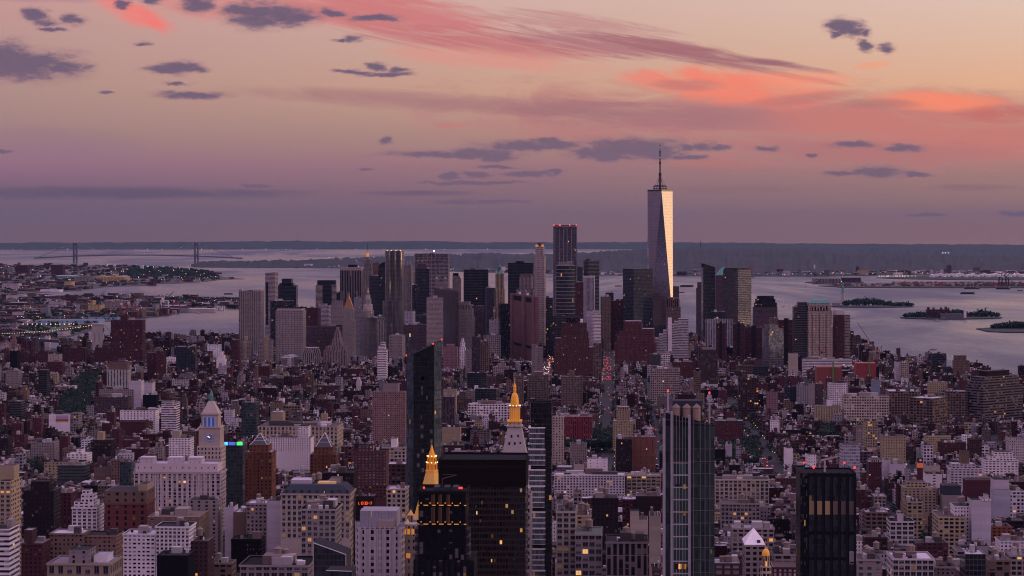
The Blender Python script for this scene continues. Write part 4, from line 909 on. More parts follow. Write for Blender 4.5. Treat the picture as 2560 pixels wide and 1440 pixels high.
# black tower with gold lit crown
b = near('black tower with two gold lit crown tiers and rounded balcony corners', (1046, 1164), 1230, st((.010, .009, .010), 'V', bay=3.2, wf=.55, pane=(.006, .006, .008), lit=.004), 1230, dep=30, roofc='black', lm='the gold crowned black tower')
p = b.poly; dd = b.d
b['crown_rim'].box(inset(p, -.3), b.z - 1.4, b.z + .8, st((.02, .018, .02), 'n'), cap=False)
for y1, y2 in ((1236, 1262), (1268, 1306)):
    for u0 in (.28, .43, .60):
        for k in range(3): q = sub(p, u0 + k * .026, u0 + k * .026 + .016, -.02, -.004); b.n('gold_fin').box(q, Z(y2, dd), Z(y1, dd), st((.16, .09, .05), 'n'))
for y1 in (1262, 1309):
    for u0, w in ((-.01, .03), (.11, .10), (.29, .08), (.44, .10), (.62, .08), (.76, .10), (.97, .05)): b.n('gold_light').box(sub(p, u0, u0 + w, -.035, -.02), Z(y1, dd) - .35, Z(y1, dd) + .1, PLAINST, M_AMBER)
    for u0 in (.05, .24, .40, .56, .71, .88): b.n('lamp').box(sub(p, u0, u0 + .022, -.035, -.02), Z(y1 - 5, dd) - .3, Z(y1 - 5, dd) + .3, PLAINST, M_AMBER)
for k in range(9):
    y1 = 1325 + 22 * k
    for u0, u1 in ((-.09, .0), (1.0, 1.08)):
        q = sub(p, u0, u1, .1, .5); b.n('balcony').box(q, Z(y1 + 11, dd), Z(y1, dd), st((.05, .045, .055), 'n')); b.n('balcony').box(q, Z(y1 + 20, dd), Z(y1 + 17, dd), st((.12, .10, .12), 'n'))
b['lower_block'].box(sub(p, -.1, 1.18, -.05, 1.1), 0, Z(1399, dd), st((.010, .009, .010), 'V', bay=3.2, wf=.5, lit=.02))
for u in (.1, .9, .86): q = mid(sub(p, u, u + .02, .05, .1)); b.n('roof_beacon').bar((*q, b.z), (*q, b.z + 2), .15, M_DARK); b.n('roof_beacon').box(ngon(*q, .5, 6), b.z + 1.6, b.z + 2.6, PLAINST, M_RED)
for u in (.3, .52, .7): b.n('roof_unit').box(sub(p, u, u + .12, .2, .6), b.z - 1, b.z + 2, st('slate', 'n'))
q = mid(sub(p, .44, .5, .3, .5)); b.n('davit_arm').bar((*q, b.z), (*q, b.z + 6), .35, M_STEEL); b.n('davit_arm').bar((q[0], q[1], b.z + 6), (q[0] + 8, q[1], b.z + 8), .3, M_STEEL); b.n('davit_arm').bar((q[0], q[1], b.z + 8.5), (q[0] + 8, q[1], b.z + 8), .15, M_STEEL)
b.done()
# gold pyramid tower behind it
d = 1560.0; cx = X(1077, d); cy = d + 20
b = Bld('gilded_tower', 'pale tower crowned by a floodlit golden pyramid and lantern spire', 'office tower', (cx, cy))
mpp = d / F
def rot8(r, n=8, a=22.5): return ngon(cx, cy, r, n, R(a + G))
b['shaft'].walls(rot8(72 * mpp * 1.32, 4, 45), 0, Z(1330, d), st('beige', 'p', bay=3.6, fh=4.2, wf=.4)); b['shaft'].cap(rot8(72 * mpp * 1.32, 4, 45), Z(1330, d), st('beige', 'n'))
b['upper_stage'].walls(rot8(58 * mpp * 1.3, 4, 45), Z(1330, d), Z(1302, d), st('beige', 'v', bay=4)); b['upper_stage'].cap(rot8(58 * mpp * 1.3, 4, 45), Z(1302, d), st('beige', 'n'))
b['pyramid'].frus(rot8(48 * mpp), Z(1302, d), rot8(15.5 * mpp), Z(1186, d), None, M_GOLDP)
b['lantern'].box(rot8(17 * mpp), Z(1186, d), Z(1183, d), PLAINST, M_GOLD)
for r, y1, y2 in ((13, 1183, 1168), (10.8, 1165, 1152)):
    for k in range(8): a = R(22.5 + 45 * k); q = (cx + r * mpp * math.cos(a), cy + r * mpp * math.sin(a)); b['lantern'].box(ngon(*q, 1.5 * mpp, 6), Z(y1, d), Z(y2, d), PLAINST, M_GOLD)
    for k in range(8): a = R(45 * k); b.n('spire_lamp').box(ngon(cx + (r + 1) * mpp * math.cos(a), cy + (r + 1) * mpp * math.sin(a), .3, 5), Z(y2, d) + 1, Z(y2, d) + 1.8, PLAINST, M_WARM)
    b['lantern'].box(rot8((r + 1.2) * mpp), Z(y2, d), Z(y2, d) + 1, PLAINST, M_GOLD); b['lantern_core'].box(rot8((r - 4) * mpp), Z(y1, d), Z(y2, d), PLAINST, plain('glowing_amber_core', (.3, .12, .03), .6, emit=(1, .25, .03), es=.25))  # the lantern's amber lighting is put into the core's colour and glow
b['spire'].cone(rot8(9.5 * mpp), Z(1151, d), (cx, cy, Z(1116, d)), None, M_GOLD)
b['spire'].bar((cx, cy, Z(1118, d)), (cx, cy, Z(1110, d)), .15, M_GOLD)
for k in range(8): a = R(22.5 + 45 * k + G); q0 = (cx + 10.2 * mpp * math.cos(a), cy + 10.2 * mpp * math.sin(a), Z(1151, d)); b.n('spire_rib').bar(q0, (cx, cy, Z(1122, d)), .28, M_GOLD)
for px_, y_ in ((1027, 1276), (1020, 1297)):
    q = (X(px_, d - 6), d - 6 if px_ > 1022 else d - 12); b.n('pinnacle').box(ngon(*q, 1.6, 8), Z(1330, d), Z(y_ + 9, d), st('beige', 'v', bay=1.5)); b.n('pinnacle').cone(ngon(*q, 2.2, 8), Z(y_ + 9, d), (*q, Z(y_ - 6, d)), None, M_GOLDP)
q = rect(1005, 1040, d - 22, 12); b['corner_wing'].walls(q, 0, Z(1311, d - 22), st('beige', 'p', bay=3.4, fh=4.6, wf=.36)); b['corner_wing'].cap(q, Z(1311, d - 22), st('beige', 'n'))
for u in (.1, .38, .68): 
    s_ = sub(q, u, u + .2, -.02, .0); b.n('lit_arch').box(s_, Z(1336, d - 22), Z(1322, d - 22), PLAINST, M_AMBER)
s_ = sub(q, .3, .6, -.02, 0); b.n('lit_arch').box(s_, Z(1395, d - 22), Z(1383, d - 22), PLAINST, M_AMBER)
b.done(); keep(1005, 1046, 1500, 1530, rect(1005, 1150, 1530, 60)); LANDM.append((1060, 1300, 'the golden pyramid tower'))
# white campanile with golden top
d = 1800.0; cx = X(1287, d); cy = d + 14; m_ = d / F
b = Bld('clock_campanile', 'white marble campanile with a glowing golden colonnade, dome and finial', 'tower', (cx, cy))
sq = lambda w, a=45: ngon(cx, cy, w * m_ * math.sqrt(2) / 2, 4, R(a + G))
WS = st((.44, .38, .34), 'p', bay=4, fh=5, wf=.25, hf=.4, lit=0)
b['shaft'].walls(sq(78), 0, Z(1168, d), WS); b['shaft'].cap(sq(78), Z(1168, d), WS)
b['pyramid_roof'].frus(sq(72), Z(1168, d), sq(34), Z(1070, d), st((.40, .36, .34), 'n'))
for y_, n_ in ((1140, 5), (1110, 3), (1092, 2)):
    for k in range(n_):
        w = 72 - (72 - 34) * (1168 - y_) / 98; px_ = 1287 + (k - (n_ - 1) / 2) * w / (n_ + .6); yy_ = cy - w * m_ / 2 - .3
        b.n('dormer').box(rect(px_ - 2, px_ + 2, yy_, 3), Z(y_ + 4, d), Z(y_ - 3, d), st('dk', 'n'))
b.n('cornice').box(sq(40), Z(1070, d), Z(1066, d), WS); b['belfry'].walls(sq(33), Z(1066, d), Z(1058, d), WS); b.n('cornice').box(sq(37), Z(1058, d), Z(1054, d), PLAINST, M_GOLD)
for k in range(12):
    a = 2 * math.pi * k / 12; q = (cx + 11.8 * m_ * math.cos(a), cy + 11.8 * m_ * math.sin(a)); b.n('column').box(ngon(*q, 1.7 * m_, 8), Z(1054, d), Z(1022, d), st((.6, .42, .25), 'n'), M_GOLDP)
b['colonnade_core'].box(ngon(cx, cy, 9 * m_, 12), Z(1054, d), Z(1020, d), PLAINST, plain('glowing_amber_wall', (.4, .16, .04), .7, emit=(1, .3, .05), es=.45))  # amber light behind the columns is painted as a glowing wall
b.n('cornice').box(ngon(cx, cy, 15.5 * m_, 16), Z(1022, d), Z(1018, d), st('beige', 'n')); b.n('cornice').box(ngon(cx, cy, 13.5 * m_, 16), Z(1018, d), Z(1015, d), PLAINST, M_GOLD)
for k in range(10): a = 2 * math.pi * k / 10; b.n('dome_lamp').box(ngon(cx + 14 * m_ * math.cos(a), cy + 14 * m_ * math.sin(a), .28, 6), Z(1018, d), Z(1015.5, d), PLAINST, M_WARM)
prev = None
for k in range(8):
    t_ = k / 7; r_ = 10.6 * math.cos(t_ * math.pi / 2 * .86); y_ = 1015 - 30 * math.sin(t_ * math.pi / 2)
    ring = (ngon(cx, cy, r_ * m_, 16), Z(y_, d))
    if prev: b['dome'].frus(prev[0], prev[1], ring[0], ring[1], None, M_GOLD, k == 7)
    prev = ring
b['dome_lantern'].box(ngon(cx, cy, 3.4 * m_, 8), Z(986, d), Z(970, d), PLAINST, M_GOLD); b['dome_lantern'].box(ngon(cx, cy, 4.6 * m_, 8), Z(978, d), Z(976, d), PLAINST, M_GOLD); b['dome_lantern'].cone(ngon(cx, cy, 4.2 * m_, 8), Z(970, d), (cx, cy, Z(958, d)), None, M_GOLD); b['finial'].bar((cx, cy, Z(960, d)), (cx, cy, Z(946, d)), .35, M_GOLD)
b.done(); keep(1256, 1330, 1500, 1790, sq(84)); LANDM.append((1287, 1060, 'the golden domed campanile'))
q = rect(1316, 1329, 1640, 14)
b = near('pale stone stepped shaft rising beside the huge black office slab', (1315, 1329), 1232, st((.42, .36, .33), 'p', bay=4.5, fh=5, wf=.3), 1560, dep=14); b.n('upper_block').box(sub(b.poly, -.0, .7, .2, .9), b.z, Z(1222, b.d), st('beige', 'n')); b.done()
# slim black tower of stacked white glass boxes
b = near('slim black tower with stacked white banded glass boxes on its left', (1327, 1379), 1006, gl((.012, .010, .011), .12, frame=(.01, .009, .01), bay=2, fh=3.9, lit=.012), 1620, dep=18, roofc='black', lm='the slim stacked black tower')
p = b.poly; z = Z(1070, b.d); k = 0
while z > 0:
    n_ = 3 if k % 3 else 4; hgt = 3.75 * n_
    q = sub(p, -.11 if k % 2 else -.07, .70 if k % 3 else .66, -.10, .8)
    gb = b.n('glass_box'); gb.walls(q, z - hgt, z, gl((.13, .16, .18), .45, frame=(.62, .58, .60), bay=1.5, fh=3.75, hf=.80, wf=.98, lit=.02).seed()); gb.cap(q, z, roofst((.4, .38, .4)))
    b.n('white_slab').box(sub(p, -.12, .70, -.115, .8), z, z + .55, st('white', 'n')); z -= hgt + (3.6 if k % 2 else 0.6); k += 1
for u, y1 in ((.02, 1050), (.15, 1058), (.50, 1058), (.44, 1066)): x = lerp2(p[0], p[1], u + .05); b.n('lit_window').face([(x[0], x[1] - .06, Z(y1 + 6, b.d)), (x[0] + 1.2, x[1] - .06, Z(y1 + 6, b.d)), (x[0] + 1.2, x[1] - .06, Z(y1, b.d)), (x[0], x[1] - .06, Z(y1, b.d))], st('dk', 'q', lit=1.0), [(0, 0), (1, 0), (1, 1), (0, 1)])
for u in np.arange(.06, .98, .09): q = mid(sub(p, u, u + .02, .1, .2)); b.n('roof_rail').bar((*q, b.z), (*q, b.z + 1.4), .12, M_STEEL)
b.done()
# tall glass apartment tower with white fins and tanks
d = 1200.0
b = near('tall glass apartment tower with white fins and three wooden roof tanks', (1664, 1786), 1066, gl((.035, .062, .050), .10, frame=(.03, .032, .03), bay=1.7, fh=6.6, hf=.93, wf=.93, lit=.006), d, dep=24, roofc='black', lm='the white finned glass tower')
p = b.poly; dz = lambda u: Z(1030 + 30 * u, d)
zl, zr = Z(1031, d), Z(1062, d); A, Bq, Cq, D = p
b['screen'].face([(*A, b.z), (*Bq, b.z), (*Bq, zr), (*A, zl)], gl((.012, .012, .014), .15, bay=1.7), [(0, 0), (15, 0), (15, 1), (0, 2)]); b['screen'].face([(*Bq, b.z), (*Cq, b.z), (*Cq, zr), (*Bq, zr)], gl((.012, .012, .014), .15), [(0, 0), (6, 0), (6, 1), (0, 1)])
for u, ytop, w in ((-.06, 1045, .055), (.10, 1028, .045), (.46, 1038, .052)): b.n('white_fin').box(sub(p, u, u + w, -.07, .0), 0, Z(ytop, d), st((.36, .32, .35), 'n'))
for u in (.16, .22, .28, .34, .40, .56, .70, .80, .90): b.n('mullion').box(sub(p, u, u + .010, -.03, .0), 0, Z(1030 + 34 * u, d), st((.24, .22, .225), 'n'))
for u, y1 in ((.035, 980), (.90, 988)):
    q = sub(p, u, u + .035, .1 if u < .5 else .5, .2 if u < .5 else .62); b.n('corner_mast').box(q, Z(1070, d), Z(y1, d), st((.42, .36, .40), 'n')); m = mid(q); b.n('roof_beacon').box(ngon(*m, .42, 6), Z(y1, d), Z(y1, d) + .9, PLAINST, M_RED)
b.n('penthouse').box(sub(p, .16, .76, .5, .95), b.z - 1, Z(1006, d), st('slate', 'n'))
for u in (.22, .44, .64):
    m = mid(sub(p, u - .01, u + .01, .18, .22)); b['roof_tank#' + str(u)].box(ngon(*m, 2.15, 14), b.z - 1, Z(1020, d), st('tan', 'n'), plain('cedar_tank', (.30, .22, .165), .9, sc=.6)); b['roof_tank#' + str(u)].cone(ngon(*m, 2.5, 14), Z(1020, d), (*m, Z(1010, d)), None, M_WOOD)
for zz in np.arange(20, 205, 6.6): b.n('floor_edge').box(sub(p, .1, .99, -.012, .0), zz, zz + .35, st((.13, .13, .13), 'n'))
b['balcony_bay'].walls(sub(p, .10, .46, -.05, -.012), 0, Z(1156, d), gl((.045, .075, .06), .10, frame=(.4, .36, .38), bay=1.7, fh=6.6, hf=.9, lit=.008)); b['balcony_bay'].cap(sub(p, .10, .46, -.05, -.012), Z(1156, d), roofst((.3, .3, .3)))
for u, y1, w, h_ in ((.36, 1209, .05, 14), (.55, 1208, .05, 16), (.36, 1276, .05, 13), (.18, 1408, .28, 14), (.65, 1136, .03, 17), (.76, 1330, .03, 10), (.19, 1210, .09, 5), (.92, 1372, .03, 12)):
    x, y = lerp2(A, Bq, u), lerp2(A, Bq, u + w); o_ = 1.4 if u < .46 else .1
    b.n('lit_window').face([(x[0], x[1] - o_, Z(y1 + h_, d)), (y[0], y[1] - o_, Z(y1 + h_, d)), (y[0], y[1] - o_, Z(y1, d)), (x[0], x[1] - o_, Z(y1, d))], st('dk', 'q', lit=1.0, wf=.9, hf=.95), [(0, 0), (max(1, round(w * 25)), 0), (max(1, round(w * 25)), 1), (0, 1)])
b.done()
# black ribbed tower, right
d = 1300.0
b = near('black ribbed tower with a row of glowing tall windows and red roof lights', (2019, 2140), 1183, st((.014, .013, .016), 'n'), d, dep=32, roofc='black', lm='the black ribbed tower')
p = b.poly
b.n('side_pier').box(sub(p, -.15, .0, -.01, 1.0), 0, b.z + .2, st((.012, .011, .013), 'V', bay=1.2, wf=.4, pane=(.004, .004, .006)))
for i in range(6):
    u = .02 + i * .163
    b.n('window_bay').walls(sub(p, u + .01, u + .115, -.012, .0), 0, b.z - 2, gl((.035, .045, .05), .35, frame=(.012, .012, .014), bay=1.3, fh=3.6, lit=.012, hf=.9).seed())
    b.n('rib').box(sub(p, u + .115, u + .16, -.035, .0), 0, b.z + .5, st((.014, .013, .015), 'n'))
    b.n('glow_window').box(sub(p, u + .012, u + .113, -.016, -.0125), Z(1286, d), Z(1252, d), st((.30, .23, .18), 'n'), plain('glow_blind' + 'abcdef'[i], (.11, .08, .07), .8, emit=(1, .50, .18), es=(.05, .07, .085, .012, .0, .0)[i]))
    for yy_ in (1328, 1392): b.n('dark_band').box(sub(p, u + .01, u + .115, -.014, -.0125), Z(yy_ + 8, d), Z(yy_, d), st('black', 'n'))
for u0 in (.0, .84):
    a, c = mid(sub(p, u0, u0 + .01, .75, .8)), mid(sub(p, u0 + .12, u0 + .13, .0, .02)); b.n('roof_rail').bar((*a, b.z + 3), (*c, b.z + 3), .35, M_STEEL)
    for q in (a, c): b.n('roof_beacon').bar((*q, b.z), (*q, b.z + 3), .2, M_DARK); b.n('roof_beacon').box(ngon(*q, .5, 6), b.z + 2.8, b.z + 3.9, PLAINST, M_RED)
m = mid(sub(p, .38, .42, .4, .5)); b['davit_crane'].bar((*m, b.z - 1), (*m, b.z + 6), .7, M_STONE); b['davit_crane'].bar((m[0] - 2, m[1], b.z + 6), (m[0] + 8, m[1], b.z + 8.4), .6, M_STONE); b['davit_crane'].bar((m[0], m[1], b.z + 7.4), (m[0] + 8, m[1], b.z + 8.6), .2, M_STEEL)
b.n('picture_window').box(sub(p, .86, 1.0, -.03, -.012), Z(1409, d), Z(1378, d), st('lav', 'q', bay=4, fh=8, wf=.8, hf=.9)); b.n('picture_window').box(sub(p, .30, .315, -.03, -.012), 0, Z(1418, d), st('lav', 'n'))
b.done()
# clock tower with block
d = 2250.0; cx = X(523, d); cy = d + 16; m_ = d / F
b = Bld('clock_tower', 'pale stone clock tower with blue lit belfry and pyramid top', 'clock tower', (cx, cy))
sq = lambda w: ngon(cx, cy, w * m_ * math.sqrt(2) / 2, 4, R(45 + G))
CS = st((.44, .37, .325), 'p', bay=3.4, fh=4.2, wf=.4, hf=.5, lit=.02)
b['shaft'].walls(sq(62), 0, Z(1118, d), CS); b['shaft'].cap(sq(62), Z(1118, d), CS)
b['clock_stage'].walls(sq(54), Z(1118, d), Z(1072, d), CS.but(wf=0)); b.n('cornice').box(sq(57), Z(1072, d), Z(1069, d), CS.but(wf=0)); b['belfry'].walls(sq(42), Z(1069, d), Z(1039, d), CS.but(wf=0)); b.n('cornice').box(sq(46), Z(1039, d), Z(1035, d), CS.but(wf=0))
for s_ in ((-1, -1), (1, -1), (1, 1), (-1, 1)): q = (cx + s_[0] * 24 * m_, cy + s_[1] * 24 * m_); b.n('urn').cone(ngon(*q, 2.2 * m_, 8), Z(1069, d), (*q, Z(1058, d)), None, M_STONE)
b['pyramid_roof'].frus(sq(42), Z(1035, d), sq(13), Z(1006, d), CS.but(wf=0)); b['lantern'].box(ngon(cx, cy, 5 * m_, 8), Z(1006, d), Z(992, d), PLAINST, M_COPPER); b['lantern'].cone(ngon(cx, cy, 5.5 * m_, 8), Z(992, d), (cx, cy, Z(976, d)), None, M_COPPER)
fy = cy - 21 * m_ - .15
for u in (-10, 0, 10):
    b.n('belfry_opening').box(rect(523 + u - 3.0, 523 + u + 3.0, fy, .3), Z(1068, d), Z(1045, d), st('dk', 'n'), plain('belfry_shade', (.02, .02, .05), .8, emit=(.2, .35, 1), es=.12)); b.n('belfry_column').box(rect(523 + u + 3.2, 523 + u + 5.2, fy - .25, .3), Z(1068, d), Z(1045, d), PLAINST, M_BLUE if u == 0 else plain('blue_glow_stone', (.4, .45, .7), .7, emit=(.3, .4, 1), es=.05)); b.n('belfry_column').box(rect(523 + u - 5.2, 523 + u - 3.2, fy - .25, .3), Z(1068, d), Z(1045, d), PLAINST, plain('blue_glow_pier', (.4, .45, .7), .7, emit=(.3, .4, 1), es=.04))  # blue belfry lighting put into the columns' colour and glow
fy = cy - 27 * m_ - .2; zc = Z(1095, d)
def disc(r, off, n=24): return [(cx + r * m_ * math.sin(2 * math.pi * -i / n), fy - off, zc + r * m_ * math.cos(2 * math.pi * -i / n)) for i in range(n)][::-1]
b['clock_face'].face(disc(9.5, .0)[::-1], st((.25, .22, .25), 'n'))
for k in range(12):
    a = 2 * math.pi * k / 12; q = (cx + 8.3 * m_ * math.sin(a), fy - .2, zc + 8.3 * m_ * math.cos(a)); b.n('clock_mark').bar((q[0] - .45, q[1], q[2]), (q[0] + .45, q[1], q[2]), .5, M_BLUE)
b.n('clock_hand').bar((cx, fy - .3, zc), (cx - 5.6 * m_, fy - .3, zc + 3.0 * m_), .28, M_WARM); b.n('clock_hand').bar((cx, fy - .3, zc), (cx - 3.4 * m_, fy - .3, zc + 2.6 * m_), .3, M_WARM)
b.done(); keep(480, 566, 1150, 2240, sq(66)); LANDM.append((523, 1095, 'the clock tower'))
b = T('office_building', 'office building', 'long pale office block with bold vertical piers below the clock tower', (335, 553), 1180, st((.56, .48, .47), 'l', bay=4.6, fh=3.7, wf=.60, hf=.62, sp=.55, lit=.07), yb=1350, d=2120, dep=30, bulk=0, open_=True, lm='the long pale piered block')
p = b.poly; q = sub(p, .01, .96, .08, 1); b['attic'].walls(q, b.z, Z(1159, b.d), st((.62, .53, .54), 'p', bay=6, fh=8, wf=.16, hf=.22, lit=0)); b.roof(q, Z(1159, b.d), roofst((.42, .38, .41)))
for u0, w in ((.03, .17), (.37, .17), (.62, .17)): s_ = sub(q, u0, u0 + w, .3, .8); b.n('penthouse').box(s_, Z(1159, b.d) - 1, Z(1146, b.d), st((.46, .40, .42), 'p', bay=5, wf=.12, hf=.3))
for u in np.arange(0, 1.01, 1 / 16): b.n('pier').box(sub(p, max(0, u - .009), min(1, u + .009), -.03, 0), 0, b.z, st((.58, .49, .48), 'n'), cap=False)
b.n('cornice').box(inset(p, -.9), b.z - 1.6, b.z + .3, st((.47, .41, .38), 'n'), cap=False)
for y_ in (1195, 1243): b.n('string_course').box(inset(p, -.45), Z(y_ + 2, b.d), Z(y_, b.d), st((.48, .41, .39), 'n'), cap=False)
b.done()
# glass block with a coloured light strip
b = T('office_building', 'office building', 'dark teal glass block with a blue and green light strip on its roof edge', (561, 607), 1112, gl((.035, .055, .062), .35, frame=(.02, .025, .028), lit=.01), yb=1230, d=2330, dep=30, bulk=0, open_=True, lm='the block with the coloured light strip')
for x0, x1, m_x in ((561, 569, M_CYAN), (572, 588, M_BLUE), (592, 606, M_GREEN)): b.n('light_strip').box(rect(x0, x1, b.d - .6, .5), b.z - .4, Z(1105, b.d), PLAINST, m_x)
b.done()
# twin orange brick towers with glass pyramids
for i, (x0, x1, ya, yt, yb, tx) in enumerate(((612, 680, 1085, 1112, 1235, 'orange brick tower with a glass pyramid, beside the block with coloured lights'), (775, 841, 1084, 1118, 1200, 'orange brick tower with a glass pyramid, in front of the long arcaded cream block'))):
    b = T('apartment_tower', 'apartment tower', tx, (x0, x1), yt + 18, st('orange', 'p', bay=3.6, wf=.42, hf=.55, lit=.05), yb=yb, d=2200 - 60 * i, dep=26, bulk=0, open_=True, group='orange brick towers with glass pyramids', lm=['the nearer glass pyramid tower', 'the farther glass pyramid tower'][i])
    p = b.poly; q = sub(p, .14, .86, .1, .9); b['upper_block'].walls(q, b.z, Z(yt, b.d), st('orange', 'p', bay=3.6, wf=.3)); b['upper_block'].cap(q, Z(yt, b.d), roofst())
    for u in np.arange(.0, .99, .11): b.n('brick_pier').box(sub(p, u, u + .025, -.03, 0), 0, b.z, st('orange', 'n'), cap=False)
    q = sub(p, .2, .8, .12, .85); m = mid(q); b['glass_pyramid'].cone(q, Z(yt, b.d), (*m, Z(ya, b.d)), gl((.40, .40, .40), .7), None)
    for c in q: b.n('pyramid_frame').bar((*c, Z(yt, b.d)), (*m, Z(ya, b.d)), .28, M_WHITE)
    for t_ in (.33, .62):
        rr = [(*lerp2(c, m, t_), Z(yt, b.d) + (Z(ya, b.d) - Z(yt, b.d)) * t_) for c in q]
        for k in range(4): b.n('pyramid_frame').bar(rr[k], rr[(k + 1) % 4], .22, M_WHITE)
    b['pyramid_lamp'].box(ngon(*m, 2.5, 8), Z(yt, b.d), Z(yt, b.d) + 1.0, PLAINST, M_WARM); b.done()

# ------------------------------------------------------------------ mid town: buildings read one by one
ab = ('apartment_building', 'apartment building'); lb = ('loft_building', 'loft building'); ob = ('office_building', 'office building'); at = ('apartment_tower', 'apartment tower'); ch = ('church', 'church')
def rows(items):
    for it in items:
        (nm, cat), lab, geom, yt, yb, s = it[:6]; k = dict(it[6]) if len(it) > 6 else {}
        T(nm, cat, lab, geom, yt, s, yb=yb, **k)
random.seed(11)
for i, (x0, x1, yt) in enumerate(((12, 27, 878), (46, 64, 872), (68, 88, 875), (95, 112, 870), (116, 133, 880), (157, 182, 862), (185, 208, 862), (212, 228, 884), (246, 276, 862))):
    b = T('apartment_tower', 'apartment tower', ['dark red housing tower at the far left edge by the river', 'dark red housing tower just left of a twin of equal height', 'dark red housing tower left of the pointed roofed block', 'dark red housing tower with a tall central stair head', 'short dark red housing tower beside a pale block', 'broad dark red housing tower, left half of the river pair', 'broad dark red housing tower, right half of the river pair', 'low dark red housing tower left of the stone bridge tower', 'dark red housing block between bridge tower and curved tower'][i],
          (x0, x1), yt + 8, st('wine', 'd', lit=.04), yb=912, d=5150 + 40 * (i % 3), dep=26, open_=True, bulk=0, group='red brick housing towers by the river')
    b['stair_head'].box(sub(b.poly, .3, .68, .1, .7), b.z - 1, Z(yt, b.d), st('wine', 'n')); b.n('brick_wing').box(sub(b.poly, -.14, .1, .3, .8), 0, b.z - 3, st('wine', 'd')); b.n('brick_wing').box(sub(b.poly, .9, 1.14, .3, .8), 0, b.z - 2, st('wine', 'd')); b.done()
